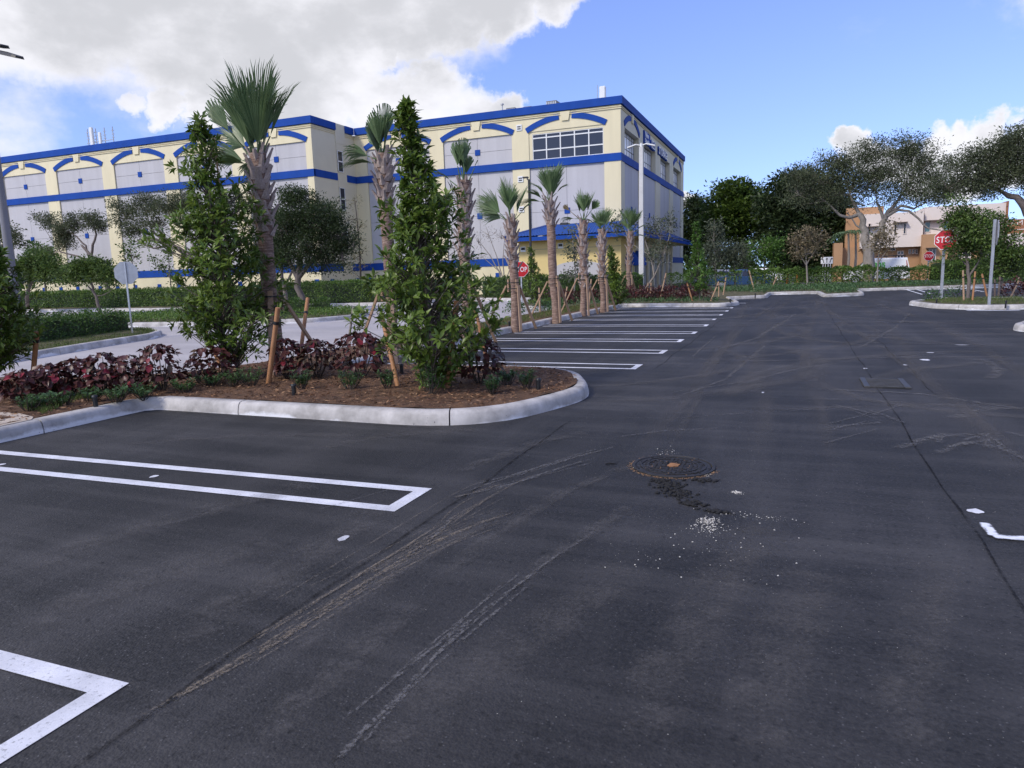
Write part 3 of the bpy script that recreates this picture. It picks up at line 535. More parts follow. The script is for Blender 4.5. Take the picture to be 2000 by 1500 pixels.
for path, w in [([(650, 1500), (700, 1440), (770, 1370), (815, 1330)], .05), ([(700, 1465), (750, 1405), (800, 1350)], .03), ([(990, 1160), (1090, 1085), (1170, 1035)], .04), ([(880, 1270), (960, 1205), (1040, 1140)], .04), ([(840, 1055), (870, 1030), (885, 1010)], .06), ([(610, 1000), (700, 975), (770, 955)], .03),
                ([(1190, 817), (1340, 817), (1420, 810), (1520, 800)], .03), ([(1400, 812), (1600, 800)], .05), ([(1620, 790), (1700, 808), (1725, 814)], .1), ([(1610, 838), (1680, 830), (1730, 826)], .12), ([(1600, 870), (1720, 838)], .05), ([(1820, 890), (1900, 862), (2000, 892)], .16), ([(1900, 850), (1960, 880), (2000, 900)], .12), ([(1420, 708), (1350, 700), (1400, 655)], .09), ([(1500, 662), (1640, 652), (1720, 655)], .1), ([(1640, 658), (1830, 655)], .08), ([(1690, 702), (1790, 696), (1860, 690)], .1), ([(1930, 745), (1955, 725), (1925, 705), (1880, 700)], .35), ([(1440, 750), (1560, 720), (1700, 700)], .12), ([(1290, 770), (1480, 742), (1620, 745)], .08), ([(1190, 856), (1300, 842), (1420, 836)], .08), ([(1420, 620), (1560, 615), (1700, 622)], .25), ([(1500, 640), (1620, 628), (1800, 630)], .22), ([(1380, 690), (1480, 660), (1560, 610)], .2), ([(1600, 760), (1800, 770), (2000, 800)], .2), ([(1300, 785), (1420, 740), (1500, 670)], .12), ([(1560, 590), (1700, 596), (1780, 590)], .3), ([(1850, 820), (1930, 800), (2000, 795)], .3), ([(1740, 880), (1840, 850), (1960, 850)], .2), ([(1660, 690), (1750, 640), (1780, 610)], .15)]: film(path, w, 'scuff_film', 'tyre_scuff')
# far dust: broad pale passes of tyres down the aisle
for x0, wv, ph in [(-1.6, .5, .3), (-.4, .6, 1.9), (.55, .45, 3.1), (1.9, .6, 4.4), (2.9, .5, 5.2), (-.95, .3, 2.5), (1.4, .3, .8)]:
    yy = np.linspace(4, 40, 16); film([(x0+.35*math.sin(y*.13+ph), y) for y in yy], wv, 'dust_film', 'dust_streak', px=False)
for x0, y0, x1, y1, wv in [(-2, 12, 4.5, 14, .35), (-1.8, 16, 5, 15.2, .3), (-2, 20, 6, 22, .5), (-1.5, 24.5, 4, 24, .5), (-2, 27.5, 5, 29.5, .6), (-1, 33, 6, 34, .8), (0, 36, 5, 38, .8), (-.5, 8.2, 4, 9.4, .25), (-.2, 9.2, 5, 8.0, .3)]: film([(x0, y0), ((x0+x1)/2, (y0+y1)/2+.3), (x1, y1)], wv, 'dust_film', 'dust_streak', px=False)
# paving joints
def wob(x, ys, a): return [(x+a*math.sin(y*1.7)+a*.6*math.sin(y*4.1+1), y) for y in ys]
film(wob(1.02, np.linspace(1.2, 30, 60), .012), .032, 'tar_film', 'paving_joint', px=False)
film(wob(1.62, np.linspace(9, 17, 20), .02), .032, 'tar_film', 'paving_joint', px=False)
film(wob(-2.22, np.linspace(.9, 7.6, 30), .015), .04, 'tar_film', 'paving_joint', px=False)
film(wob(-2.1, np.linspace(10.4, 24, 30), .02), .032, 'tar_film', 'paving_joint', px=False)
film([(1.2, 31.5), (4.6, 25.0), (6.5, 20.3), (8, 16)], .07, 'tar_film', 'paving_joint', px=False)
film([(-4.6, 10.62), (-3.3, 10.75), (-2.6, 11.3), (-2.15, 11.9)], .032, 'tar_film', 'paving_joint', px=False)
film([(-7.6, 6.5), (-5, 6.45), (-3.1, 6.45)], .032, 'tar_film', 'paving_joint', px=False)
# survey dots and the sprayed corner mark
def blot(px, py, rx_, ry_, mat='stripe_paint', name='paint_dot'):
    c = G(px, py); th = np.linspace(0, 2*math.pi, 14, endpoint=False); r = 1+rng.uniform(-.18, .18, 14)
    b = MB(); b.add([(c[0]+rx_*math.cos(t)*q, c[1]+ry_*math.sin(t)*q, .004) for t, q in zip(th, r)], [tuple(range(14))]); return b.build(name, mat, lot)
for px, py, a, c in [(671, 1052, .028, .05), (301, 931, .03, .04), (2, 908, .03, .04), (1905, 999, .045, .05), (1807, 703, .07, .10), (1768, 713, .03, .06), (1690, 720, .03, .05), (1878, 674, .12, .04), (1490, 767, .015, .04), (1817, 689, .06, .05)]: blot(px, py, a, c)
film([(1921, 1022), (1930, 1034), (1943, 1051)], .085, 'spray_film', 'sprayed_mark'); film([(1932, 1050), (1980, 1053), (2080, 1058)], .10, 'spray_film', 'sprayed_mark')
film([(770, 828), (800, 826), (850, 824)], .09, 'spray_film', 'sprayed_mark'); film([(1880, 607), (1950, 607), (2000, 606)], .3, 'spray_film', 'sprayed_mark')
# ------------------------------------------------------------------ storage building
def storage():
    root = empty('storage_building', (-36.55, 55, 0), 'large cream and grey storage building with blue bands and blue arches', 'building')
    XL, XM, XR, Y1, Y2, YB, H = -92.0, -36.55, -12.7, 49.0, 55.0, 87.4, 14.6
    rec = .14
    # core (recess plane), flat roof deck
    b = MB(); b.box(XL, XM-rec, Y1+rec, YB, -.05, 13.9); b.box(XM-rec, XR-.55, Y2+rec, YB, -.05, 13.9); b.build('wall_core', 'joint', root)
    b = MB(); b.box(XL+.3, XM-.4, Y1+.5, YB-.3, 13.91, 13.99); b.box(XM-.398, XR-.5, Y2+.5, YB-.3, 13.912, 13.992); b.build('roof', 'roofing', root)
    # cream skin: spandrel, base course, pilasters
    ZP0, ZP1 = 2.9, 12.7
    w = MB()
    def front(x0, x1, z0, z1, y, mb, d=rec): mb.box(x0, x1, y, y+d+.001, z0, z1)
    def side(y0, y1, z0, z1, x, mb, d=rec): mb.box(x-d-.001, x, y0, y1, z0, z1)
    left = [(-89.6+7.71*i, -83.45+7.71*i) for i in range(7)]          # grey bays of the long block
    right = [(-35.35, -29.1), (-27.8, -21.6), (-20.15, -14.0)]
    sideb = [(56.3, 61.7), (63.9, 69.4), (72.0, 77.5), (79.9, 85.4)]
    sp = MB(); front(XL, XM-.002, ZP1, 14.0, Y1, sp); front(XL, XM-.002, -.05, ZP0, Y1, sp)
    front(XM, XR, ZP1, 14.0, Y2, sp); front(XM, XR, -.05, ZP0, Y2, sp); sp.build('wall_skin', 'cream', root)
    sk = MB(); side(Y1+.002, Y2-.002, -.05, 14.0, XM, sk); sk.build('wall_skin', 'cream_shaded', root)
    sk = MB(); side(Y2+rec+.002, YB, ZP1-.15, 14.0, XR, sk, .54); sk.build('wall_skin', 'cream_shaded', root)
    sk = MB(); side(Y2+rec+.002, YB, -.05, ZP0, XR, sk, .54); sk.build('wall_skin', 'cream_shaded', root)
    def gaps(b_, a, z): 
        e = [a]; 
        for p, q in b_: e += [p, q]
        return [(e[i], e[i+1]) for i in range(0, len(e), 2)]+[(b_[-1][1], z)]
    gaps2 = lambda b_, a, z: [(a, b_[0][0])]+[(b_[i][1], b_[i+1][0]) for i in range(len(b_)-1)]+[(b_[-1][1], z)]
    for x0, x1 in gaps2(left, XL, XM-.002): b = MB(); front(x0, x1, ZP0, ZP1, Y1, b); b.build('pilaster', 'cream', root)
    for x0, x1 in gaps2(right, XM, XR): b = MB(); front(x0, x1, ZP0, ZP1, Y2, b); b.build('pilaster', 'cream', root)
    for y0, y1 in gaps2(sideb, Y2+rec+.002, YB): b = MB(); side(y0, y1, ZP0, ZP1-.15, XR, b, .54); b.build('pilaster', 'cream_shaded', root)
    # grey panels: four per bay with open joints
    def panels(a0, a1, zs, put):
        mid = (a0+a1)/2; j = .012
        for za, zb in zs:
            for p, q in ((a0+.02, mid-j), (mid+j, a1-.02)):
                b = MB(); put(p, q, za+j, zb-j, b); b.build('wall_panel', 'grey_panel', root)
    for x0, x1 in left: panels(x0, x1, [(2.9, 6.45), (6.45, 9.92), (10.5, 11.55), (11.55, 12.7)], lambda p, q, a, c, b: front(p, q, a, c, Y1+rec-.03, b, .029))
    for i, (x0, x1) in enumerate(right): panels(x0, x1, [(2.9, 6.45), (6.45, 9.92)]+([(10.5, 11.55), (11.55, 12.7)] if i < 2 else []), lambda p, q, a, c, b: front(p, q, a, c, Y2+rec-.03, b, .029))
    for y0, y1 in sideb: panels(y0, y1, [(2.9, 6.45), (6.45, 9.92)], lambda p, q, a, c, b: side(p, q, a, c, XR-.06, b, .48))
    # blue bands and roof cap
    for z0, z1, pr in ((9.92, 10.5, .05), (2.28, 2.9, .05)):
        b = MB(); front(XL, XM+pr, z0, z1, Y1-pr, b, rec+pr); b.build('blue_band', 'blue_paint', root)
        b = MB(); side(Y1+.004, 52.2, z0, z1, XM+pr, b, .2); b.build('blue_band', 'blue_paint', root)
        b = MB(); side(53.6, Y2-.06, z0, z1, XM+pr, b, .2); b.build('blue_band', 'blue_paint', root)
        b = MB(); front(XM+.002, XR+pr, z0, z1, Y2-pr, b, rec+pr); b.build('blue_band', 'blue_paint', root)
        b = MB(); side(Y2+rec, YB, z0, z1, XR+pr, b, .2); b.build('blue_band', 'blue_paint', root)
    b = MB(); front(XL, XM+.16, 14.03, H, Y1-.16, b, .5); b.build('roof_cap', 'blue_paint', root)
    b = MB(); side(Y1+.36, 52.2, 14.03, H, XM+.16, b, .5); side(53.6, Y2-.17, 14.03, H, XM+.16, b, .5); b.build('roof_cap', 'blue_paint', root)
    b = MB(); front(XM+.17, XR+.16, 14.03, H, Y2-.16, b, .5); b.build('roof_cap', 'blue_paint', root)
    b = MB(); side(Y2+.36, YB+.1, 14.03, H, XR+.16, b, .5); b.build('roof_cap', 'blue_paint', root)
    b = MB(); b.box(XM-.4, XM+.05, 52.2, 53.6, 13.0, 14.62); b.build('stair_pilaster', 'cream_shaded', root)
    b = MB(); side(52.25, 53.55, -.05, 13.0, XM+.03, b, .02); b.build('stair_pilaster', 'cream_shaded', root)
    # cornice mouldings
    for z in (13.72, 13.86):
        b = MB(); front(XL, XM+.07, z, z+.05, Y1-.07, b, .07); front(XM+.08, XR+.07, z, z+.05, Y2-.07, b, .07); side(Y1+.01, 52.19, z, z+.05, XM+.07, b, .07); side(53.61, Y2-.08, z, z+.05, XM+.07, b, .07); side(Y2+.01, YB, z, z+.05, XR+.07, b, .07); b.build('cornice', 'cream', root)
    # arches with keystones
    def arch(c, half, place, apex_in=13.42, end_in=12.62, th=.42):
        hh = apex_in-end_in; rad = (half*half+hh*hh)/(2*hh); cz = apex_in-rad; am = math.asin(half/rad); ag = math.asin(.50*half/3.1/rad)
        for s in (-1, 1):
            pts_o, pts_i = [], []
            for k in range(13):
                a = s*(ag+(am-ag)*k/12); pts_i.append((c+rad*math.sin(a), cz+rad*math.cos(a))); pts_o.append((c+(rad+th)*math.sin(a), cz+(rad+th)*math.cos(a)))
            b = MB(); b.extrude([place(x, z, .06) for x, z in pts_i+pts_o[::-1]], place.out(-.065)); b.build('arch', 'blue_paint', root)
        k = half/3.1
        b = MB(); b.extrude([place(c-.27*k, apex_in-.14, .10), place(c+.27*k, apex_in-.14, .10), place(c+.40*k, 13.95, .10), place(c-.40*k, 13.95, .10)], place.out(-.105)); b.build('keystone', 'cream', root)
    class PF:
        def __init__(s, y): s.y = y
        def __call__(s, x, z, o): return (x, s.y-o, z)
        def out(s, d): return (0, -d, 0)
    class PS:
        def __call__(s, y, z, o): return (XR+o, y, z)
        def out(s, d): return (d, 0, 0)
    for x0, x1 in left: arch((x0+x1)/2, 3.15, PF(Y1))
    for x0, x1 in right: arch((x0+x1)/2, 3.15, PF(Y2))
    for y0, y1 in (sideb[0], sideb[3]): arch((y0+y1)/2, 2.75, PS())
    # blue square accents
    def acc(x, z, y): b = MB(); b.box(x-.22, x+.22, y-.04, y+.05, z-.22, z+.22); b.build('accent_tile', 'blue_paint', root)
    for x0, x1 in left:
        for z in (11.55, 6.45): acc((x0+x1)/2, z, Y1+rec-.05)
    for i, (x0, x1) in enumerate(right):
        for z in ((11.55, 6.45) if i < 2 else (6.45,)): acc((x0+x1)/2, z, Y2+rec-.05)
    for y0, y1 in sideb: b = MB(); b.box(XR-.16, XR-.03, (y0+y1)/2-.22, (y0+y1)/2+.22, 6.3, 6.75); b.build('accent_tile', 'blue_paint', root)
    for px in (86, 119, 152, 196, 230, 265, 312, 350, 400, 470, 520, 620): acc(AY(px, 560, Y1)[0], 1.42, Y1)
    for px in (725, 800, 880, 973): acc(AY(px, 540, Y2)[0], 1.5, Y2)
    for y in (50.5, 54.3): b = MB(); b.box(XM-.02, XM+.04, y-.2, y+.2, 1.2, 1.64); b.build('accent_tile', 'blue_paint', root)
    # vents
    for z in (13.12, 9.14, 6.76):
        v = MB(); v.box(-21.16, -20.7, Y2-.06, Y2+.02, z-.23, z+.23); vo = v.build('vent', 'white_metal', root)
        for dz in (-.09, .07): s_ = MB(); s_.box(-21.07, -20.79, Y2-.075, Y2-.055, z+dz-.045, z+dz+.045); s_.build('louvre', 'dark_metal', vo)
    # front window
    def window(a0, a1, z0, z1, cols, rows, put, glass='glass_dark', bar=.045, frame='white_metal', depth=.05):
        f = MB(); put(a0, a1, z0, z1, 0, f, .02); wo_ = f.build('window', glass, root)
        fr = MB()
        for i in range(cols+1):
            x = a0+(a1-a0)*i/cols; put(max(a0, x-bar), min(a1, x+bar), z0, z1, depth, fr, depth+.02)
        fr.build('mullion', frame, wo_)
        fr = MB()
        for r_ in rows:
            z = z0+(z1-z0)*r_; put(a0, a1, max(z0, z-bar), min(z1, z+bar), depth*.9, fr, depth*.9+.015)
        fr.build('transom', frame, wo_)
        return wo_
    fput = lambda y: (lambda p, q, a, c, o, b, d: front(p, q, a, c, y-o, b, d))
    window(-19.85, -14.07, 10.52, 12.49, 5, (0, .37, .85, 1), fput(Y2+.12))
    b = MB(); front(-20.15, -19.86, 10.5, 12.7, Y2+.06, b, .06); front(-14.06, -14.0, 10.5, 12.7, Y2+.06, b, .06); front(-19.86, -14.06, 12.50, 12.7, Y2+.06, b, .06); b.build('window_reveal', 'cream', root)
    sput = lambda x: (lambda p, q, a, c, o, b, d: side(p, q, a, c, x+o, b, d))
    for y0, y1 in sideb: window(y0+.05, y1-.05, 10.52, 12.53, 6, (0, .37, .85, 1), sput(XR-.44), 'glass_painted_reflection', .028, 'dark_metal', .018)
    # niches of the return wall
    for z0, z1 in ((10.65, 12.4), (7.45, 9.35), (4.2, 6.1)):
        wo_ = window(52.3, 53.05, z0, z1, 1, (0, .5, 1), sput(XM+.05), 'glass_dark', .05, 'white_metal')
    # lettering on the side wall
    MS = lambda y, z: Matrix.Translation((XR+.03, y, z)) @ Matrix(((0, 0, 1, 0), (1, 0, 0, 0), (0, 1, 0, 0), (0, 0, 0, 1)))
    s_ = MB(); s_.box(XR-.002, XR+.12, 63.5, 66.2, 12.50, 13.55); so_ = s_.build('sign_panel', 'blue_paint', root)
    text_obj('sign_letters', 'Value', .62, 'white_paint_sign', so_, MS(63.75, 13.08) @ Matrix.Translation((0, 0, .11)), .02, 1.15, .008)
    text_obj('sign_letters', 'Store It', .52, 'white_paint_sign', so_, MS(63.75, 12.6) @ Matrix.Translation((0, 0, .11)), .02, 1.1, .006)
    for s, y in (('SELF', 66.6), ('STORAGE', 70.4)):
        text_obj('sign_letters', s, 1.12, 'blue_paint', root, MS(y-.05, 12.52) @ Matrix.Scale(.9, 4), .12, 1.14, .05)
        text_obj('sign_letters', s, 1.12, 'white_paint_sign', root, MS(y, 12.56) @ Matrix.Translation((0, 0, .125)) @ Matrix.Scale(.88, 4), .01, 1.16, .012)
    return root
storage()
# roof equipment stands on the roof deck
def rooftop(px0, px1, py0, py1, Y, label, slats=True):
    p = AY(px0, py1, Y); q = AY(px1, py0, Y); r = empty('rooftop_unit', ((p[0]+q[0])/2, Y, 13.98), label, 'air conditioner', 'air conditioners on the storage roof')
    b = MB(); b.bbox(p[0], q[0], Y, Y+1.4, 13.985, q[2], .04); b.build('housing', 'hvac', r)
    n = 6
    for i in range(n):
        x = p[0]+(q[0]-p[0])*(i+.5)/n; b = MB(); b.box(x-.05, x+.05, Y-.03, Y+.001, 14.2, q[2]-.1); b.build('louvre', 'galvanised', r)
    return r
rooftop(1066, 1087, 195, 206, 60, 'tallest ribbed air conditioner on the storage roof, nearest the corner')
rooftop(1022, 1038, 206.5, 214, 60, 'low air conditioner at the middle of the storage roof')
rooftop(988, 1006, 209, 218, 60, 'low air conditioner beside the thin vent pipe on the storage roof')
p = AY(981, 205, 59); r = empty('vent_pipe', (p[0], 59, 13.98), 'thin capped vent pipe on the storage roof', 'vent pipe'); b = MB(); b.tube([(p[0], 59, 13.97), (p[0], 59, p[2])], .05); b.build('pipe', 'galvanised', r); b = MB(); b.tube([(p[0], 59, p[2]), (p[0], 59, p[2]+.12)], [.16, .1]); b.build('cap', 'galvanised', r)
def antenna_group():
    Y = 52.0; p = AY(198, 280, Y); r = empty('antenna_mast', (p[0], Y, 13.98), 'cluster of cell antennas with pipe frame on the left roof', 'antenna')
    for px, top in ((170, 252), (186, 251), (203, 249), (219, 247)):
        q = AY(px, top, Y); b = MB(); b.tube([(q[0], Y, 13.98), (q[0], Y, q[2])], .045, 6)
        for dz in (.35, .7, 1.0): b.beam((q[0]-.18, Y, q[2]-dz), (q[0]+.18, Y, q[2]-dz), .06, .06)
        b.build('pole', 'galvanised', r)
    a, c = AY(170, 278, Y), AY(222, 270, Y)
    b = MB(); b.beam((a[0], Y, a[2]-.1), (c[0], Y, c[2]-.1), .07, .07); b.build('crossbar', 'galvanised', r)
    q = AY(180.5, 249.5, Y); b = MB(); b.bbox(q[0]-.2, q[0]+.2, Y-.3, Y-.05, 13.99, q[2], .05); b.build('panel_antenna', 'white_metal', r)
    q = AY(197, 259, Y); b = MB(); b.bbox(q[0]-.15, q[0]+.15, Y-.25, Y-.05, 14.2, q[2], .04); b.build('panel_antenna', 'white_metal', r)
antenna_group()
q = AY(1175, 168, 57); r = empty('panel_antenna', (q[0], 57, 13.98), 'white box antenna on the roof beside the building corner', 'antenna'); b = MB(); b.bbox(q[0]-.2, q[0]+.28, 57, 57.4, 14.6, q[2], .05); b.build('radome', 'white_metal', r); b = MB(); b.tube([(q[0]-.4, 57.2, 13.98), (q[0]-.4, 57.2, q[2]+.15)], .03, 6); b.tube([(q[0]+.05, 57.2, 13.98), (q[0]+.05, 57.2, 14.7)], .06, 6); b.beam((q[0]-.42, 57.2, 15.1), (q[0]+.1, 57.2, 15.1), .05, .05); b.build('pole', 'galvanised', r)
# ------------------------------------------------------------------ entrance wing with blue tiled roof
def annex():
    root = empty('entrance_wing', (-15, 50, 0), 'low yellow entrance wing with bright blue tiled roof', 'building')
    X0, X1, Y0, Y1 = -19.3, -11.55, 49.9, 72.0; XE, YE, ZE = -9.98, 48.9, 3.92
    b = MB(); b.box(X0, X1, Y0, 54.94, -.05, 4.02); b.build('wall', 'yellow_wall', root)
    b = MB(); b.box(-12.48, X1+.002, 54.95, Y1, -.05, 4.018); b.build('wall', 'cream_shaded', root)
    b = MB(); b.box(X0+.005, X1+.003, Y0-.002, Y0+.01, 3.32, 3.345); b.build('moulding', 'joint', root)
    # fascia and soffit
    b = MB(); b.box(-20.0, XE, YE, YE+.05, ZE, ZE+.28); b.build('fascia', 'blue_paint', root)
    b = MB(); b.box(XE-.05, XE, YE+.052, 75.2, ZE, ZE+.28); b.build('fascia', 'blue_paint', root)
    b = MB(); b.box(-20.0, -19.95, YE+.052, 54.9, ZE, ZE+.28); b.build('fascia', 'blue_paint', root)
    b = MB(); b.box(-19.94, XE-.06, YE+.06, 54.9, ZE+.02, ZE+.05); b.box(-12.48, XE-.06, 54.91, 75.1, ZE+.02, ZE+.05); b.build('soffit', 'yellow_wall', root)
    # tiled slopes: barrel profile across, stepped courses up the slope
    def slope(P00, P10, P01, P11, name, pitch=.24, course=.36):
        P00, P10, P01, P11 = map(np.array, (P00, P10, P01, P11)); w = np.linalg.norm(P10-P00); l = np.linalg.norm(P01-P00)
        nu = int(w/pitch*6); nc = int(l/course); nn = np.cross(P10-P00, P01-P00); nn = unit(nn*np.sign(nn[2]))
        U = np.linspace(0, 1, nu); rows = []
        for k in range(nc):
            for e, lift in ((0, .05), (.98, .0)): rows.append(((k+e)/nc, lift))
        V = []
        for v, lift in rows:
            A = P00+(P01-P00)*v; B = P10+(P11-P10)*v
            ph = np.abs(np.sin(U*w/pitch*math.pi))*.055
            V.append(A+(B-A)*U[:, None]+nn*(ph+lift)[:, None])
        V = np.concatenate(V); F = np.array([(r*nu+i, r*nu+i+1, (r+1)*nu+i+1, (r+1)*nu+i) for r in range(len(rows)-1) for i in range(nu-1)])
        o = np_obj(name, V, F, 'blue_tile', root); o['kind'] = 'stuff'; return o
    zt = 5.35
    slope((-20.0, YE, ZE+.28), (XE, YE, ZE+.28), (-18.3, 54.95, zt), (-12.65, 54.95, zt), 'roof_tiles')
    slope((XE, YE, ZE+.28), (XE, 75.2, ZE+.28), (-12.65, 54.95, zt), (-12.65, 73.0, zt), 'roof_tiles')
    slope((-20.0, 54.95, ZE+.28), (-20.0, YE, ZE+.28), (-18.3, 54.95, zt), (-18.3, 54.94, zt), 'roof_tiles')
    b = MB(); b.tube([(XE, YE, ZE+.33), (-12.65, 54.9, zt+.05)], .12, 8); b.build('ridge_tiles', 'blue_tile', root); b = MB(); b.tube([(-20.0, YE, ZE+.33), (-18.3, 54.9, zt+.05)], .12, 8); b.build('ridge_tiles', 'blue_tile', root)
    # grey arched recess, small vents
    c = AY(1130, 500, Y0)[0]; pts = []
    hw = 1.75
    for k in range(17):
        a = math.pi*k/16; pts.append((c-hw*math.cos(a), Y0-.012, 1.95+.42*math.sin(a)))
    b = MB(); b.extrude([(c+hw, Y0-.012, -.02), (c-hw, Y0-.012, -.02)]+pts, (0, .011, 0)); b.build('arched_panel', 'grey_panel', root)
    for px, py in ((1022, 487), (1095, 480), (1170, 476)):
        q = AY(px, py, Y0); v = MB(); v.box(q[0]-.2, q[0]+.2, Y0-.05, Y0-.001, q[2]-.19, q[2]+.19); vo = v.build('vent', 'white_metal', root); v = MB(); v.box(q[0]-.15, q[0]+.15, Y0-.06, Y0-.045, q[2]-.05, q[2]+.13); v.build('louvre', 'dark_metal', vo)
    # storefront on the side, awnings, columns
    XS = X1
    for y0, y1, z1 in ((51.3, 53.2, 2.3), (54.2, 56.0, 2.3)):
        g = MB(); g.box(XS+.003, XS+.02, y0, y1, .15, z1); go = g.build('window', 'glass_dark', root)
        f = MB()
        for k in range(4): y = y0+(y1-y0)*k/3; f.box(XS+.021, XS+.06, y-.03, y+.03, .15, z1)
        f.box(XS+.022, XS+.055, y0, y1, 1.2, 1.27); f.build('mullion', 'white_metal', go)
        # half-dome awning
        V, F = [], []; nu, nv = 12, 6; cy = (y0+y1)/2; ry = (y1-y0)/2+.15
        for j in range(nv+1):
            for i in range(nu+1):
                a = math.pi*i/nu; t = math.pi/2*j/nv; V.append((XS+.02+.75*math.sin(a)*math.cos(t), cy-ry*math.cos(a)*(math.cos(t)*.999+.001), 1.95+1.15*math.sin(t)))
        F = [(j*(nu+1)+i, j*(nu+1)+i+1, (j+1)*(nu+1)+i+1, (j+1)*(nu+1)+i) for j in range(nv) for i in range(nu)]
        b = MB(); b.add(V, F, True); b.build('awning', 'blue_paint', root)
    y = 57.3
    while y < 71.5:
        g = MB(); g.box(XS+.003, XS+.02, y, y+1.75, .1, 3.0); go = g.build('window', 'glass_dark', root)
        f = MB()
        for yy in (y, y+.58, y+1.17): f.box(XS+.021, XS+.06, yy, yy+.05, .1, 3.0)
        f.box(XS+.022, XS+.055, y, y+1.75, 2.2, 2.26); f.build('mullion', 'white_metal', go)
        f = MB(); f.box(XS+.002, XS+.16, y+1.85, y+2.2, -.02, 3.9); f.build('column', 'cream_shaded', root); y += 2.4
    b = MB(); b.box(-11.3, -11.15, 50.9, 51.0, 2.3, 2.75); b.build('wall_lamp', 'blue_paint', root)
    q = AY(1107, 441, 54.9)
    b = MB(); b.tube([(q[0], 54.95, q[2]+.05), (q[0], 54.4, q[2]+.05)], .04, 6); b.bbox(q[0]-.35, q[0]+.3, 54.2, 54.5, q[2]-.02, q[2]+.22, .04); b.build('floodlight', 'dark_metal', root)
annex()
# ------------------------------------------------------------------ office across the street
def office():
    Y = 75.0; A = lambda px, py, y=Y: AY(px, py, y)
    root = empty('office_building', (A(1800, 500)[0], Y, 0), 'two storey orange and off-white office building behind the right trees', 'building')
    x = lambda px, y=Y: A(px, 480, y)[0]
    z = lambda px, py, y=Y: A(px, py, y)[2]
    # orange lower storey
    b = MB(); b.box(x(1646), x(1962), Y, Y+14, -.05, z(1740, 480)); b.build('wall', 'office_orange', root)
    b = MB(); b.box(x(1628), x(1645), Y-1, Y+2, -.05, z(1640, 475)); b.build('garden_wall', 'office_orange', root)
    b = MB(); b.box(x(1651), x(1724), Y+.6, Y+12, z(1740, 480)-.001, z(1690, 404)); b.build('wall', 'office_orange', root)
    # oversailing white upper storey
    b = MB(); b.box(x(1680, Y-.9), x(1801, Y-.9), Y-.9, Y+9, z(1720, 484, Y-.9), z(1740, 416, Y-.9)); b.build('upper_storey', 'office_white', root)
    b = MB(); b.box(x(1801)+.01, x(1957), Y-.4, Y+9, z(1850, 478), z(1880, 401)); b.build('upper_storey', 'office_white', root)
    b = MB(); b.box(x(1801, Y-1.6), x(1853, Y-1.6), Y-1.6, Y-.401, -.05, z(1825, 457, Y-1.6)); b.build('porch', 'office_orange', root)
    b = MB(); b.box(x(1957)+.01, x(1961), Y-.6, Y+9, -.05, z(1958, 394)); b.build('fin_wall', 'office_brick', root)
    b = MB(); b.box(x(1963, Y-1)+.01, x(2200, Y-1), Y-1, Y+9, -.05, z(1990, 428, Y-1)); b.build('wall', 'office_brick', root)
    b = MB(); b.box(x(1963, Y-1)+.005, x(2200, Y-1), Y-1.06, Y-.99, z(1985, 449, Y-1), z(1985, 447.5, Y-1)); b.build('moulding', 'office_white', root)
    b = MB(); b.box(x(1964, Y-1.3), x(1999, Y-1.3), Y-1.3, Y-1.001, -.05, z(1985, 456, Y-1)); b.build('portal', 'office_white', root)
    def win(px0, px1, py0, py1, y, glass='glass_dark', cols=1, hood=True):
        a, c = A(px0, py1, y), A(px1, py0, y); g = MB(); g.box(a[0], c[0], y-.02, y-.004, a[2], c[2]); o = g.build('window', glass, root)
        f = MB(); f.box(a[0]-.06, a[0], y-.06, y-.001, a[2]-.06, c[2]+.06); f.box(c[0], c[0]+.06, y-.06, y-.001, a[2]-.06, c[2]+.06); f.box(a[0], c[0], y-.06, y-.001, c[2], c[2]+.06); f.box(a[0], c[0], y-.06, y-.001, a[2]-.06, a[2])
        if cols > 1:
            for k in range(1, cols): xx = a[0]+(c[0]-a[0])*k/cols; f.box(xx-.04, xx+.04, y-.055, y-.021, a[2], c[2])
            zz = a[2]+(c[2]-a[2])*.55; f.box(a[0], c[0], y-.052, y-.022, zz-.05, zz+.05)
        f.build('frame', 'office_white', o)
    yu = Y-.9
    for px in (1698, 1748.5, 1767): win(px-2.3, px+2.3, 437, 456, yu)
    b = MB(); b.box(A(1743, 436, yu)[0], A(1772, 436, yu)[0], yu-.5, yu-.001, A(1757, 435.5, yu)[2], A(1757, 434, yu)[2]); b.build('hood', 'trim_brown', root)
    b = MB(); b.box(A(1694, 445, yu)[0], A(1716, 445, yu)[0], yu-.5, yu-.001, A(1700, 444, yu)[2], A(1700, 442.5, yu)[2]); b.build('hood', 'trim_brown', root)
    yr = Y-.4
    win(1806, 1816.5, 434, 453, yr, 'glass_teal'); win(1842, 1852, 433, 452, yr, 'glass_teal')
    b = MB(); b.box(A(1804, 431, yr)[0], A(1880, 431, yr)[0], yr-.6, yr-.001, A(1840, 431, yr)[2], A(1840, 429.3, yr)[2]); b.build('hood', 'trim_brown', root)
    win(1753, 1764, 491, 505, Y, 'glass_dark', 2)
    for px in (1777, 1783.5, 1790): win(px-1.4, px+1.4, 488, 495, Y)
    win(1740, 1748, 484.5, 489, Y)
    yp = Y-1.6
    win(1814, 1827, 487, 511, yp, 'glass_dark', 2)
    b = MB(); b.box(A(1808, 485, yp)[0], A(1830, 485, yp)[0], yp-.7, yp-.001, A(1820, 485, yp)[2], A(1820, 483.6, yp)[2]); b.build('hood', 'trim_brown', root)
    for px in (1638, 1638.5): 
        for py in (491, 502): pass
    # ground floor storefront glimpsed behind the island tree
    win(1870, 1895, 492, 515, Y, 'glass_dark', 3); win(1917, 1935, 490, 505, Y, 'glass_dark', 2)
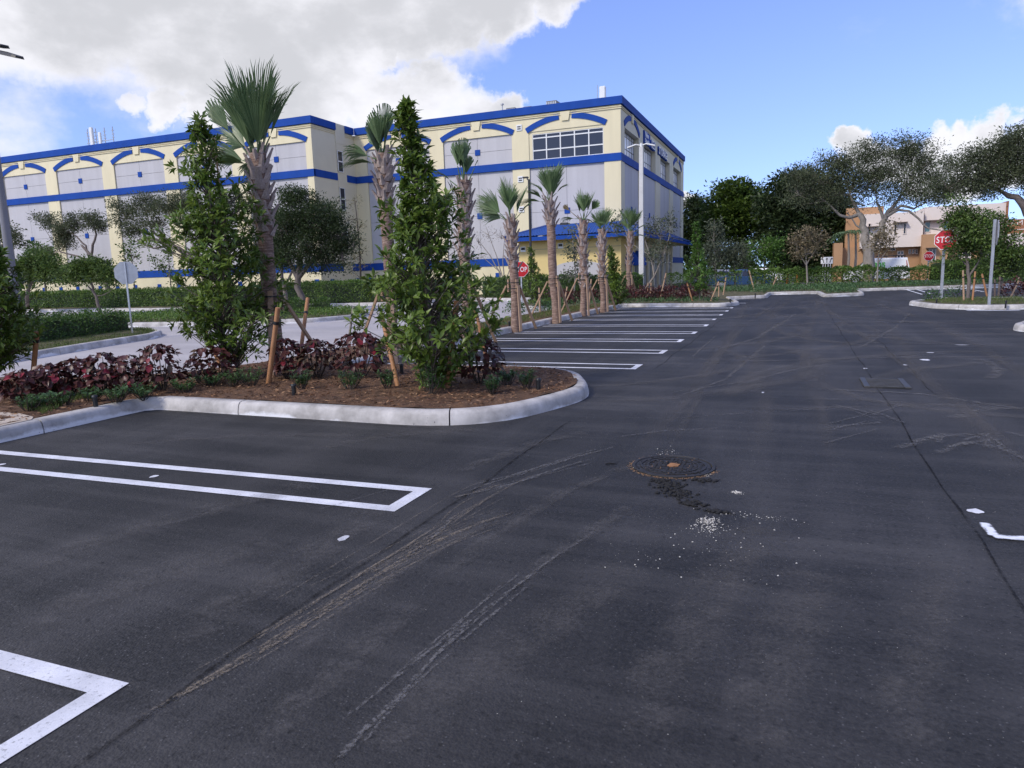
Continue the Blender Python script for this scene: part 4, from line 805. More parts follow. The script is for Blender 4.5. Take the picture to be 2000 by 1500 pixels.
    b = MB(); b.box(A(1915, 488, Y)[0], A(1940, 488, Y)[0], Y-.6, Y-.001, A(1925, 488.5, Y)[2], A(1925, 485.5, Y)[2]); b.build('hood', 'trim_brown', root)
    q = A(1964, 446, Y-1)
    text_obj('sign_letters', 'FAMILY', .62, 'office_white', root, Matrix.Translation((q[0], Y-1.02, q[2]+.22)) @ Matrix.Rotation(R(90), 4, 'X'), .02, 1.1)
    b = MB(); b.box(A(1680, 486, Y-.9)[0], A(1801, 486, Y-.9)[0], Y-.9, Y-.001, A(1740, 484.2, Y-.9)[2]-.02, A(1740, 484.2, Y-.9)[2]-.001)
office()
# ------------------------------------------------------------------ trees
def curve(p, q, sag=.12, n=5):
    p = np.array(p, float); q = np.array(q, float); L = np.linalg.norm(q-p); j = rng.normal(size=3)*L*sag; j[2] += L*sag*.6
    return [p+(q-p)*t+j*4*t*(1-t)*.5 for t in np.linspace(0, 1, n)]
def tree(name, label, base, Y, limbs, blobs, mat, bark='bark_grey', nsub=60, per=60, leaf=.09, clump=.35, depth=.8, group=None, flat=.7, asp=.45, cat='tree', twig=.012, hang=0.0, shell=.55, upb=.4):
    """limbs: lists of (px, py, radius m[, dY]); blobs: (px, py, rx px, ry px[, dY]) all standing at depth Y"""
    base = np.array(base, float); sc = abs(AY(1001, 500, Y)[0]-AY(1000, 500, Y)[0])*1.0
    root = empty(name, base, label, cat, group)
    P = lambda px, py, dy=0: AY(px, py, Y+dy)
    tr = MB(); ends = []
    for i, lb in enumerate(limbs):
        pts = [P(l[0], l[1], l[3] if len(l) > 3 else 0) for l in lb]; rad = [l[2] for l in lb]
        if i == 0: pts[0] = np.array([base[0], base[1], base[2]-.1])
        # smooth
        pp = []; rr = []
        for k in range(len(pts)-1):
            for t in (0, .5): pp.append(pts[k]*(1-t)+pts[k+1]*t+(rng.normal(size=3)*rad[k]*.35 if t else 0)); rr.append(rad[k]*(1-t)+rad[k+1]*t)
        pp.append(pts[-1]); rr.append(rad[-1]); tr.tube(pp, rr, 7); ends += [(q, r) for q, r in zip(pp[1:], rr[1:])]
    EP = np.array([e[0] for e in ends])
    tr.build('trunk', bark, root)
    br = MB(); LP, LD, LU = [], [], []
    tot = sum(b[2]*b[3] for b in blobs)
    for b in blobs:
        c = P(b[0], b[1], b[4] if len(b) > 4 else 0); s_ = sc*Y/Y; R3 = np.array([b[2]*sc, b[2]*sc*depth, b[3]*sc])
        n = max(3, int(nsub*b[2]*b[3]/tot)); 
        d = unit(rng.normal(size=(n, 3))); rad = rng.uniform(shell**3, 1, (n, 1))**(1/3); C = c+d*rad*R3
        # hub for this blob joins the nearest limb
        k = np.argmin(np.linalg.norm(EP-c, axis=1)); hub = c-np.array([0, 0, R3[2]*.35])
        r0 = min(ends[k][1]*.8, .02+.012*np.linalg.norm(R3)); pts = curve(ends[k][0], hub, .1); br.tube(pts, np.linspace(r0, r0*.6, len(pts)), 5)
        for q in C:
            if rng.random() < .75:
                pts = curve(hub+(q-hub)*rng.uniform(0, .15), q, .12, 4); br.tube(pts, np.linspace(max(twig*1.6, r0*.35), twig*.5, 4), 4, cap=False)
        cn = rng.integers(int(per*.6), int(per*1.4), n)
        idx = np.repeat(np.arange(n), cn); g = np.clip(rng.normal(size=(len(idx), 3)), -1.7, 1.7)*np.array([1, 1, flat])*clump*rng.uniform(.6, 1.25, n)[idx][:, None]
        p = C[idx]+g; p[:, 2] -= hang*np.abs(rng.normal(size=len(idx)))
        LP.append(p); o = unit(g+rng.normal(size=g.shape)*clump*.6+np.array([0, 0, -hang])); LD.append(o); u = rdir(len(idx), upb*2); LU.append(u)
    LP, LD, LU = map(np.concatenate, (LP, LD, LU)); L = leaf*rng.uniform(.65, 1.3, len(LP))
    br.build('branches', bark, root)['kind'] = 'stuff'
    V, F = leaf_simple(LP, LD, LU, L, L*asp); o = np_obj('crown', V, F, mat, root); return root
def gb(px, py, Y):  # ground point under a pixel column at depth Y
    q = AY(px, py, Y); return (q[0], Y, 0.05)
# left, in front of the storage building
tree('gnarled_tree', 'gnarled thin-leaved tree with crooked limbs in front of the left wall', gb(213, 566, 42), 42, [[(213, 566, .22), (206, 540, .2), (196, 515, .17), (178, 500, .13), (160, 480, .09)], [(178, 500, .11), (181, 478, .1), (188, 458, .08), (183, 440, .05)], [(172, 497, .09), (168, 480, .08), (155, 468, .06), (140, 455, .04)], [(196, 515, .1), (150, 500, .07), (118, 492, .05)]],
     [(95, 430, 22, 16), (120, 450, 26, 18), (150, 432, 26, 18), (180, 428, 24, 16), (195, 440, 14, 16), (125, 470, 26, 16), (98, 490, 16, 9), (75, 425, 10, 6)], 'leaf_oak', nsub=150, per=75, leaf=.15, clump=.28, group='trees along the storage building')
tree('leaning_oak', 'oak with long leaning trunk and dark airy crown over the left wall', gb(420, 572, 41), 41, [[(420, 572, .28), (392, 527, .22), (365, 498, .2), (335, 478, .17), (305, 468, .12), (272, 468, .06)], [(365, 498, .14), (320, 470, .1), (295, 450, .07)], [(392, 527, .14), (378, 480, .11), (355, 430, .09), (340, 400, .06)], [(335, 478, .1), (300, 485, .06), (255, 468, .03)]],
     [(245, 420, 28, 24), (285, 405, 36, 26), (325, 400, 34, 22), (360, 392, 28, 20), (255, 450, 26, 16), (300, 435, 30, 16), (228, 400, 12, 12), (350, 420, 20, 14), (385, 400, 20, 16)], 'leaf_oak', nsub=210, per=75, leaf=.15, clump=.30, group='trees along the storage building')
tree('dense_oak', 'dense dark round oak on the planted drive island before the building corner', (*G(597, 612)[:2], .08), G(597, 612)[1], [[(597, 612, .17), (590, 580, .16), (582, 545, .15), (585, 500, .13), (590, 450, .1)], [(582, 545, .12), (560, 500, .09), (548, 450, .06)], [(582, 545, .11), (620, 500, .08), (650, 460, .05)]],
     [(590, 410, 46, 40), (560, 440, 40, 40), (630, 430, 44, 42), (660, 460, 30, 36), (600, 480, 58, 40), (550, 490, 26, 40), (670, 500, 18, 26), (690, 480, 8, 16), (575, 385, 30, 20), (615, 510, 40, 22)], 'leaf_dark', nsub=420, per=95, leaf=.105, clump=.24, group='trees along the storage building')
tree('dense_oak', 'slim second trunk and crown left of the dense island oak', (*G(560, 608)[:2], .08), G(560, 608)[1], [[(560, 608, .11), (555, 560, .1), (550, 520, .08), (545, 470, .06)], [(555, 560, .07), (575, 520, .05)]],
     [(545, 440, 26, 36), (540, 480, 26, 34), (560, 500, 24, 22), (460, 400, 34, 26, 3), (430, 440, 30, 40, 3), (500, 470, 26, 40, 2)], 'leaf_dark', nsub=130, per=80, leaf=.15, clump=.28, group='trees along the storage building')
tree('round_tree', 'small round dark green tree beside the tall grey pole', (*G(55, 606)[:2], .05), G(55, 606)[1]-4, [[(50, 605, .13), (52, 580, .12), (60, 555, .1), (68, 530, .06)]],
     [(70, 525, 40, 24), (45, 535, 30, 24), (100, 535, 26, 22), (75, 505, 34, 14)], 'leaf_round', nsub=140, per=60, leaf=.2, clump=.32, group='small round trees by the drive')
tree('round_tree', 'small flat-topped green tree between pole and back of octagonal sign', (*G(195, 614)[:2], .05), G(195, 614)[1], [[(196, 614, .09), (190, 590, .085), (182, 570, .075), (178, 552, .06)], [(182, 570, .05), (165, 550, .03)]],
     [(165, 530, 36, 20), (205, 535, 34, 18), (140, 540, 22, 14), (228, 545, 14, 8), (180, 515, 34, 12)], 'leaf_round', nsub=150, per=60, leaf=.17, clump=.26, group='small round trees by the drive')
tree('edge_tree', 'thin tree cut by the left edge of the picture', gb(8, 580, 43), 43, [[(8, 580, .16), (6, 530, .13), (2, 490, .1), (14, 460, .06)]], [(20, 455, 20, 18), (-10, 450, 26, 24), (30, 475, 12, 12), (-5, 490, 24, 20)], 'leaf_oak', nsub=70, per=55, leaf=.22, clump=.3, group='trees along the storage building')
tree('yellow_green_tree', 'loose yellowish tree behind the round trees at left', gb(90, 580, 44), 44, [[(90, 580, .1), (85, 530, .08), (80, 500, .05)]], [(80, 492, 26, 12), (65, 505, 24, 12), (100, 505, 18, 10), (60, 480, 18, 6)], 'leaf_bright', nsub=50, per=40, leaf=.24, clump=.3, group='trees along the storage building')
for px, lab, bl in ((263, 'tall thin sapling right behind the octagonal sign', [(250, 490, 14, 12), (255, 470, 12, 14), (268, 500, 16, 12), (245, 510, 14, 12), (262, 530, 10, 10), (240, 480, 8, 6)]), (335, 'leggy sapling with open leaves near the low blue band', [(305, 505, 10, 8), (322, 515, 12, 8), (333, 490, 8, 10), (310, 525, 12, 8), (340, 545, 12, 10), (328, 530, 8, 8)])):
    tree('sapling', lab, gb(px, 575, 37.5), 37.5, [[(px, 575, .05), (px-3, 540, .04), (px-6, 500, .03), (px-10, 480, .015)], [(px-2, 545, .03), (px-18, 520, .02)]], bl, 'leaf_round', nsub=26, per=16, leaf=.2, clump=.2, asp=.6, group='saplings by the long hedge')
tree('young_pine', 'slender sparse young pine against the recessed cream wall', gb(705, 555, 46), 46, [[(705, 555, .07), (703, 500, .06), (699, 450, .04), (694, 400, .025), (692, 385, .01)]], [(692, 395, 9, 12), (688, 425, 10, 12), (703, 440, 10, 10), (697, 470, 12, 12), (708, 490, 12, 10), (690, 505, 10, 8), (712, 515, 12, 8), (688, 530, 10, 6)], 'leaf_pine', 'bark_dark', nsub=34, per=16, leaf=.28, clump=.16, asp=.14)
tree('bare_shrub', 'bare spreading grey shrub in front of the storage base', gb(980, 560, 44), 44, [[(985, 560, .05), (975, 530, .045), (958, 500, .03), (935, 470, .015), (925, 450, .008)], [(985, 555, .05), (970, 500, .03), (955, 460, .015), (948, 440, .008)], [(985, 555, .05), (982, 510, .03), (985, 470, .015), (990, 445, .006)], [(985, 555, .04), (998, 520, .025), (1005, 480, .012)], [(975, 530, .03), (940, 500, .015), (920, 495, .006)]],
     [(935, 470, 14, 16), (955, 455, 16, 14), (980, 460, 16, 16), (1000, 480, 10, 16), (940, 500, 14, 10)], 'leaf_wood', 'bark_pale', nsub=46, per=5, leaf=.22, clump=.18, asp=.12)
# in front of the entrance wing
tree('wing_tree', 'loose grey-green tree standing before the blue tiled roof', gb(1255, 585, 47), 47, [[(1280, 580, .08), (1278, 540, .07), (1270, 500, .05), (1260, 470, .03)], [(1278, 540, .05), (1300, 490, .035), (1310, 450, .02)], [(1270, 500, .03), (1240, 480, .02), (1215, 455, .01)]],
     [(1290, 455, 20, 24), (1310, 435, 12, 16), (1270, 450, 16, 20), (1215, 430, 18, 18), (1200, 450, 16, 14), (1240, 440, 12, 16), (1295, 490, 18, 18), (1275, 500, 12, 14)], 'leaf_silver', 'bark_pale', nsub=90, per=22, leaf=.17, clump=.24, group='young trees by the entrance wing')
tree('wing_tree', 'sparse leafy sapling between the middle palms', gb(1120, 590, 41), 41, [[(1120, 590, .05), (1124, 540, .04), (1122, 500, .03), (1118, 470, .02)]], [(1118, 460, 12, 16), (1124, 490, 14, 14), (1130, 515, 14, 12), (1115, 535, 12, 12), (1145, 505, 10, 8)], 'leaf_silver', 'bark_pale', nsub=44, per=18, leaf=.18, clump=.2, group='young trees by the entrance wing')
# far right
tree('banyan_tree', 'broad dark green tree with bright top beyond the hedge', gb(1462, 530, 82), 82, [[(1462, 530, .5), (1458, 500, .4), (1452, 470, .3), (1440, 440, .2)], [(1458, 500, .3), (1475, 470, .25), (1490, 440, .15)], [(1455, 480, .2), (1430, 455, .15), (1415, 440, .1)]],
     [(1440, 385, 34, 22), (1475, 395, 30, 22), (1410, 410, 32, 22), (1455, 420, 46, 26), (1400, 430, 26, 18), (1435, 455, 24, 20), (1490, 430, 26, 26), (1445, 480, 14, 14), (1420, 375, 24, 14)], 'leaf_banyan', 'bark_dark', nsub=260, per=70, leaf=.42, clump=.6, group='trees beyond the hedge')
tree('shade_tree', 'very dark massive tree with brown dead top beyond the hedge', gb(1570, 535, 78), 78, [[(1570, 535, .5), (1568, 500, .45), (1560, 460, .3), (1550, 420, .2)], [(1568, 500, .3), (1600, 450, .2)], [(1568, 510, .3), (1530, 460, .2)]],
     [(1530, 400, 40, 36), (1580, 390, 44, 40), (1620, 420, 34, 40), (1540, 450, 44, 34), (1590, 455, 44, 36), (1560, 490, 36, 26), (1610, 490, 24, 26), (1540, 360, 26, 14), (1575, 350, 26, 12), (1520, 480, 22, 24)], 'leaf_dark', 'bark_dark', nsub=360, per=80, leaf=.42, clump=.6, group='trees beyond the hedge')
tree('shade_tree', 'dark tree just right of the storage building end wall', gb(1360, 530, 98), 98, [[(1360, 530, .4), (1358, 490, .3), (1355, 450, .2)]], [(1355, 420, 24, 26), (1375, 440, 22, 26), (1345, 450, 20, 30), (1365, 475, 28, 26), (1390, 460, 14, 20), (1352, 398, 12, 10)], 'leaf_dark', 'bark_dark', nsub=150, per=70, leaf=.45, clump=.7, group='trees beyond the hedge')
tree('spreading_oak', 'large grey-barked oak forking in front of the office, white van behind it', gb(1694, 524, 58), 58, [[(1694, 525, .42), (1696, 505, .40), (1692, 480, .34), (1688, 468, .3), (1690, 450, .26), (1686, 430, .22), (1678, 418, .18)], [(1696, 490, .3), (1708, 470, .26), (1722, 450, .24), (1727, 430, .2), (1735, 412, .16), (1750, 395, .1)], [(1678, 418, .16), (1660, 425, .12), (1640, 420, .1), (1622, 402, .07), (1610, 392, .04)], [(1678, 418, .14), (1670, 400, .1), (1660, 380, .06)], [(1727, 432, .14), (1720, 412, .1), (1712, 395, .06)], [(1735, 412, .13), (1760, 402, .1), (1785, 408, .08), (1800, 400, .05)], [(1733, 422, .12), (1755, 410, .1), (1775, 412, .08), (1795, 428, .07), (1812, 446, .06), (1840, 450, .04)], [(1745, 405, .1), (1765, 375, .06), (1780, 350, .04)], [(1690, 450, .1), (1672, 440, .06), (1655, 415, .03)]],
     [(1560, 370, 34, 24), (1610, 345, 46, 30), (1670, 335, 50, 30), (1730, 325, 50, 34), (1790, 330, 44, 34), (1640, 372, 50, 22), (1710, 362, 54, 22), (1780, 364, 50, 20), (1830, 350, 36, 26), (1830, 380, 30, 12), (1590, 390, 36, 16), (1660, 310, 40, 18), (1740, 290, 40, 16), (1800, 300, 34, 18), (1560, 340, 24, 14), (1690, 396, 44, 9), (1790, 392, 44, 9), (1640, 275+30, 30, 14), (1700, 285, 26, 10), (1770, 275, 26, 10)], 'leaf_oak', 'bark_pale', nsub=470, per=100, leaf=.14, clump=.34, group='spreading oaks at the right', depth=.6)
tree('spreading_oak', 'oak leaning in from the right edge with bare upper twigs', gb(2055, 560, 44), 44, [[(2055, 560, .4), (2040, 480, .35), (2020, 430, .28), (2003, 405, .22), (1985, 385, .16), (1960, 376, .1)], [(2040, 480, .25), (2060, 400, .2), (2040, 330, .12)], [(1985, 385, .1), (1950, 372, .08), (1915, 360, .05)]],
     [(1880, 345, 40, 30), (1930, 330, 46, 36), (1985, 310, 46, 40), (1960, 350, 44, 20), (1900, 366, 38, 14), (2020, 340, 44, 36), (2030, 290, 50, 36), (1990, 265, 30, 18), (1850, 362, 26, 16), (1955, 290, 26, 20)], 'leaf_oak', 'bark_grey', nsub=350, per=100, leaf=.115, clump=.28, group='spreading oaks at the right', depth=.6)
# bare twigs sticking out of the two oaks' tops
# young trees in the far bed
tree('young_tree', 'grey-green feathery young tree behind the far columnar tree', gb(1398, 568, 50), 50, [[(1398, 568, .06), (1397, 530, .05), (1396, 490, .035), (1394, 460, .02)]], [(1393, 460, 14, 18), (1400, 485, 20, 20), (1392, 510, 18, 16), (1410, 505, 14, 14), (1385, 480, 10, 12), (1395, 440, 8, 10)], 'leaf_silver', 'bark_pale', nsub=90, per=34, leaf=.14, clump=.24, group='young trees in the far bed')
tree('young_tree', 'silvery young tree in the far bed, left of the bright green one', gb(1436, 565, 51), 51, [[(1436, 565, .07), (1435, 530, .055), (1434, 500, .04), (1432, 485, .02)]], [(1432, 490, 20, 14), (1450, 500, 16, 12), (1420, 500, 14, 12), (1438, 510, 22, 10)], 'leaf_silver', 'bark_pale', nsub=70, per=36, leaf=.17, clump=.26, group='young trees in the far bed')
tree('young_tree', 'bright green young tree in the far bed before the dark trees', gb(1493, 562, 53), 53, [[(1493, 562, .07), (1493, 530, .055), (1492, 500, .04), (1490, 475, .02)]], [(1488, 480, 22, 14), (1505, 492, 16, 16), (1472, 495, 14, 14), (1490, 505, 26, 10), (1510, 470, 10, 10), (1470, 515, 8, 8)], 'leaf_bright', 'bark_pale', nsub=80, per=40, leaf=.17, clump=.26, group='young trees in the far bed')
tree('young_tree', 'thin tan-leaved young tree in the far bed before the white arrow sign', gb(1576, 566, 50), 50, [[(1576, 568, .07), (1576, 530, .055), (1574, 500, .045), (1568, 470, .02)], [(1576, 515, .04), (1592, 490, .025), (1602, 465, .01)], [(1576, 520, .03), (1560, 495, .02), (1552, 475, .01)]], [(1575, 460, 22, 12), (1595, 470, 14, 14), (1560, 478, 14, 14), (1580, 490, 22, 12), (1555, 498, 8, 8), (1600, 455, 10, 8)], 'leaf_tan', 'bark_pale', nsub=90, per=22, leaf=.16, clump=.22, group='young trees in the far bed')
tree('young_tree', 'pale brown leafed young tree close in front of the grey oak trunk', gb(1713, 562, 50), 50, [[(1713, 565, .06), (1714, 530, .05), (1716, 500, .04), (1722, 470, .02)], [(1714, 515, .04), (1735, 485, .015)]], [(1725, 455, 16, 14), (1738, 465, 12, 12), (1722, 474, 20, 12), (1708, 486, 12, 8), (1740, 445, 8, 10)], 'leaf_tan', 'bark_pale', nsub=70, per=16, leaf=.16, clump=.22, group='young trees in the far bed')
tree('island_tree', 'leafy young tree hiding the stop sign on the right island', (*G(1890, 592)[:2], .12), G(1890, 592)[1], [[(1892, 592, .07), (1892, 560, .065), (1890, 530, .06), (1888, 505, .05), (1885, 480, .035), (1880, 450, .02)], [(1892, 540, .04), (1912, 510, .025), (1925, 480, .015)], [(1890, 520, .035), (1868, 500, .02), (1855, 490, .012)]],
     [(1872, 415, 16, 18), (1890, 445, 26, 20), (1878, 466, 14, 14), (1908, 465, 22, 18), (1864, 486, 10, 8), (1888, 485, 20, 12), (1917, 490, 16, 14), (1932, 450, 10, 10), (1880, 430, 20, 16), (1858, 505, 8, 6), (1904, 430, 14, 12)], 'leaf_round', 'bark_grey', nsub=170, per=38, leaf=.12, clump=.16, group='young trees on the right island', asp=.5)
tree('island_tree', 'second leafy tree right of the edge-on sign', gb(1958, 575, 40), 40, [[(1958, 575, .07), (1956, 540, .06), (1952, 500, .04), (1945, 450, .02)]], [(1950, 455, 18, 24), (1940, 430, 12, 14), (1962, 480, 26, 20), (1975, 505, 20, 18), (1945, 510, 18, 18), (1985, 490, 12, 14), (1965, 525, 26, 12), (1950, 480, 14, 14)], 'leaf_round', 'bark_grey', nsub=170, per=36, leaf=.14, clump=.2, group='young trees on the right island', asp=.5)
# two thin palms by the office
def feather_palm(px, pyb, pyt, Y, label):
    b = AY(px, pyb, Y); t = AY(px+2, pyt, Y); root = empty('feather_palm', (b[0], Y, 0), label, 'palm tree', 'feather palms by the office')
    m_ = MB(); m_.tube([(b[0], Y, -.1), ((b[0]+t[0])/2+.1, Y, t[2]/2), (t[0], Y, t[2])], [.13, .1, .08], 7); m_.build('trunk', 'bark_pale', root)
    for k in range(9):
        a = 2*math.pi*k/9+.3; d = np.array([math.cos(a), math.sin(a), 0]); pts = [np.array([t[0], Y, t[2]])+d*s*1.7+np.array([0, 0, .9*s-1.6*s*s]) for s in np.linspace(0, 1, 9)]
        f = MB(); f.tube(pts, np.linspace(.03, .008, 9), 4); side = np.array([-d[1], d[0], 0])
        for i in range(1, 9):
            for s in (-1, 1):
                q = pts[i]; tip = q+side*s*.45+d*.2+np.array([0, 0, -.28]); f.add([q, q+d*.1, tip], [(0, 1, 2)])
        f.build('frond', 'leaf_palm', root)
feather_palm(1655, 520, 455, 68, 'left thin-trunked feather palm against the orange wall')
feather_palm(1669, 518, 452, 69, 'right thin-trunked feather palm against the orange wall')
# ------------------------------------------------------------------ near columnar trees with big glossy leaves
def leafobj(name, L, W, mat, curl=.18, fold=.28):
    V = [(0, 0, 0), (-.30*W, .22*L, fold*.10), (-.5*W, .52*L, fold*W*.55), (-.3*W, .82*L, -curl*L*.25), (0, L, -curl*L), (.3*W, .82*L, -curl*L*.25), (.5*W, .52*L, fold*W*.55), (.30*W, .22*L, fold*.10), (0, .25*L, 0), (0, .55*L, 0), (0, .82*L, -curl*L*.5)]
    V[1] = (-.3*W, .22*L, fold*W*.4); V[7] = (.3*W, .22*L, fold*W*.4)
    F = [(0, 8, 1), (1, 8, 9, 2), (2, 9, 10, 3), (3, 10, 4), (0, 7, 8), (7, 6, 9, 8), (6, 5, 10, 9), (5, 4, 10)]
    me = bpy.data.meshes.new(name); me.from_pydata(V, [], F); me.materials.append(MATS[mat]); 
    for p in me.polygons: p.use_smooth = True
    return me
def orient(d, up):
    d = Vector(d).normalized(); u = Vector(up); s = d.cross(u); s = s.normalized() if s.length > 1e-4 else d.orthogonal().normalized(); n = s.cross(d)
    return Matrix((s, d, n)).transposed()
def put_leaf(me, p, d, up, parent, s=1.0, name='leaf'):
    o = bpy.data.objects.new(name, me); o.rotation_mode = 'QUATERNION'; o.rotation_quaternion = orient(d, up).to_quaternion(); o.location = Vector(p)-parent.location; o.scale = (s, s, s); return link(o, parent)
def big_leaf_cloud(P, d, up, L, asp=.34):
    return leaf_arrays(P, d, up, L, L*asp, .22, .15)
CAM = np.array([0, 0, EYE])
def columnar(label, base, prof, Y, mat='leaf_columnar', nros=420, per=9, leaf=.13, nobj=160, stake=True, trunk_r=.035, name='columnar_tree', group='columnar broadleaf trees', lean=None, lowbare=None):
    """prof: rows of (py, left px, right px) from the top down"""
    root = empty(name, base, label, 'tree', group); rows = np.array(prof, float)
    zs, cs, rs = [], [], []
    for py, a, b in rows:
        l, r = AY(a, py, Y), AY(b, py, Y); zs.append((l[2]+r[2])/2); cs.append((l[0]+r[0])/2); rs.append((r[0]-l[0])/2)
    zs, cs, rs = np.array(zs), np.array(cs), np.array(rs); o = np.argsort(zs); zs, cs, rs = zs[o], cs[o], rs[o]
    f = lambda z, a: np.interp(z, zs, a)
    tz = np.linspace(zs[0]-.3, zs[-1]-.1, 9); pts = [(base[0], base[1], base[2]-.1)]+[(f(z, cs)*min(1, i/4)+base[0]*(1-min(1, i/4)), base[1], z) for i, z in enumerate(tz) if z > base[2]+.15]
    t = MB(); t.tube(pts, np.linspace(trunk_r, .008, len(pts)), 7); t.build('trunk', 'bark_grey', root)
    w = rs+.08; zz = rng.uniform(zs[0], zs[-1], nros*4); keep = rng.random(nros*4) < f(zz, w)/w.max(); zz = zz[keep][:nros]; n = len(zz)
    # lumpy: rosettes gather in sprays
    nsp = max(12, n//11); sa = rng.uniform(0, 2*math.pi, nsp); sz = rng.uniform(zs[0], zs[-1], nsp); sr = np.where(rng.random(nsp) < .3, rng.uniform(1.1, 1.5, nsp), rng.uniform(.5, 1.0, nsp))
    th = rng.uniform(0, 2*math.pi, n); k = np.argmin(np.abs((th[:, None]-sa[None]+math.pi) % (2*math.pi)-math.pi)*.6+np.abs(zz[:, None]-sz[None])*1.3, axis=1)
    rr = f(zz, rs)*.95*sr[k]*np.sqrt(rng.uniform(.06, 1.0, n)); C = np.stack([f(zz, cs)+rr*np.cos(th), base[1]+rr*np.sin(th), zz], 1)
    out = np.stack([np.cos(th), np.sin(th), np.full(n, .55)], 1)+rng.normal(size=(n, 3))*.35; out = unit(out)
    b = MB()
    for i in range(n):
        if i % 2 == 0:
            a = np.array([f(zz[i]-.25*rr[i]-.1, cs), base[1], max(base[2]+.2, zz[i]-.45*rr[i]-.15)]); b.tube(curve(a, C[i], .08, 3), [.010, .007, .004], 4, cap=False)
    b.build('branches', 'bark_grey', root)['kind'] = 'stuff'
    idx = np.repeat(np.arange(n), per); m_ = len(idx); d = unit(out[idx]*.75+unit(rng.normal(size=(m_, 3)))*1.0); P = C[idx]+d*.012-out[idx]*rng.uniform(0, .09, m_)[:, None]
    up = unit(out[idx]+np.array([0, 0, .9])+rng.normal(size=(m_, 3))*.25); L = leaf*rng.uniform(.7, 1.25, m_)
    # largest leaves towards the viewer become separate parts
    score = -np.linalg.norm(P-CAM, axis=1)+L*3+rng.uniform(0, .35, m_); sel = np.argsort(-score)[:nobj]; mask = np.ones(m_, bool); mask[sel] = False
    if nobj:
        ms = [leafobj('leaf', 1, .34, mat, .16), leafobj('leaf', 1, .38, mat, .10), leafobj('leaf', 1, .30, mat, .22)]
        for j in sel: put_leaf(ms[j % 3], P[j], d[j], up[j], root, L[j])
    V, F = big_leaf_cloud(P[mask], d[mask], up[mask], L[mask]); o = np_obj('foliage', V, F, mat, root)
    if nobj: o['kind'] = 'stuff'
    return root
zb = .12
b1 = G(436, 742, zb)
columnar('tall columnar tree with glossy leaves left of the tallest-crowned palm', (b1[0], b1[1], zb), [(224, 385, 393), (250, 376, 410), (300, 366, 440), (350, 358, 452), (400, 350, 476), (450, 346, 496), (500, 345, 520), (550, 346, 528), (600, 346, 526), (640, 362, 522), (670, 400, 510), (695, 440, 480)], b1[1], nros=660, per=11, leaf=.125, trunk_r=.05)
b2 = G(850, 764, zb)
columnar('tall columnar tree with glossy leaves on the near island tip', (b2[0], b2[1], zb), [(198, 790, 798), (230, 778, 815), (290, 772, 836), (350, 768, 858), (410, 758, 885), (470, 742, 900), (520, 730, 915), (560, 722, 935), (600, 722, 960), (640, 742, 950), (680, 760, 930), (715, 800, 900), (745, 820, 885)], b2[1], nros=720, per=11, leaf=.125, trunk_r=.05)
b3 = G(-14, 770, zb)
columnar('dark columnar tree cut off by the left edge', (b3[0], b3[1], zb), [(485, -14, 2), (520, -40, 18), (560, -60, 30), (600, -70, 40), (640, -75, 48), (680, -75, 46), (715, -60, 20)], b3[1], nros=420, per=9, leaf=.125, nobj=60, trunk_r=.05)
for lab, bp, prof in (('small columnar tree right of the red octagonal sign', (1045, 598), [(485, 1033, 1040), (520, 1026, 1056), (550, 1022, 1072), (575, 1024, 1076), (590, 1030, 1070)]), ('small columnar tree between the two rightmost leaning palms', (1200, 600), [(482, 1190, 1194), (520, 1184, 1208), (550, 1184, 1220), (575, 1186, 1225), (594, 1192, 1215)]), ('bright columnar tree standing alone at the far bed end', (1366, 590), [(434, 1354, 1363), (460, 1352, 1372), (490, 1348, 1378), (515, 1345, 1386), (535, 1338, 1392), (555, 1342, 1390), (568, 1355, 1378)])):
    q = G(*bp, zb); columnar(lab, (q[0], q[1], zb), prof, q[1], 'leaf_columnar' if bp[0] != 1366 else 'leaf_bright', nros=300, per=8, leaf=.14, nobj=0, trunk_r=.035)
# ------------------------------------------------------------------ cabbage palms
def fan_frond(root, heart, az, tilt, Lp, Rf, spread, cut=False, dry=False, nb=26, droop=.15, roll=0.0, bent=0.0):
    u = np.array([math.sin(tilt)*math.cos(az), math.sin(tilt)*math.sin(az), math.cos(tilt)]); v = unit(np.cross(u, [math.cos(az+1.57), math.sin(az+1.57), .2])); s_ = unit(np.cross(u, v))
    v, s_ = v*math.cos(roll)+s_*math.sin(roll), s_*math.cos(roll)-v*math.sin(roll)
    h = np.array(heart); tip = h+u*Lp; f = MB(); f.tube([h-u*.12, h+u*Lp*.5, tip], [.022, .014, .009], 5)
    for k in range(nb):
        a = -spread+2*spread*k/(nb-1); d = u*math.cos(a)+s_*math.sin(a)+v*(.35*abs(math.sin(a))); d = unit(d); l = Rf*(1-.25*(abs(a)/max(spread, .1))**2)*(1 if cut else rng.uniform(.85, 1.1)); side = unit(np.cross(d, v))
        q0 = tip+d*.01; q1 = tip+d*l*.45; q2 = tip+d*l*.8-v*0+np.array([0, 0, -droop*l*.25]); q3 = tip+d*l+np.array([0, 0, -droop*l*(.7 if not cut else .2)])+side*rng.normal()*.02
        w1 = l*2*spread/nb*.30; w1 = min(max(w1, .010), .026); we = w1*.95 if cut else w1*.08; vv = v*w1*.7
        f.add([q0, q1-side*w1+vv, q1, q1+side*w1+vv, q2-side*w1*.8+vv*.6, q2, q2+side*w1*.8+vv*.6, q3-side*we, q3+side*we], [(0, 2, 1), (0, 3, 2), (1, 2, 5, 4), (2, 3, 6, 5), (4, 5, 7), (5, 6, 8), (5, 8, 7)])
    return f.build('frond', 'leaf_palm_dry' if dry else 'leaf_palm', root)
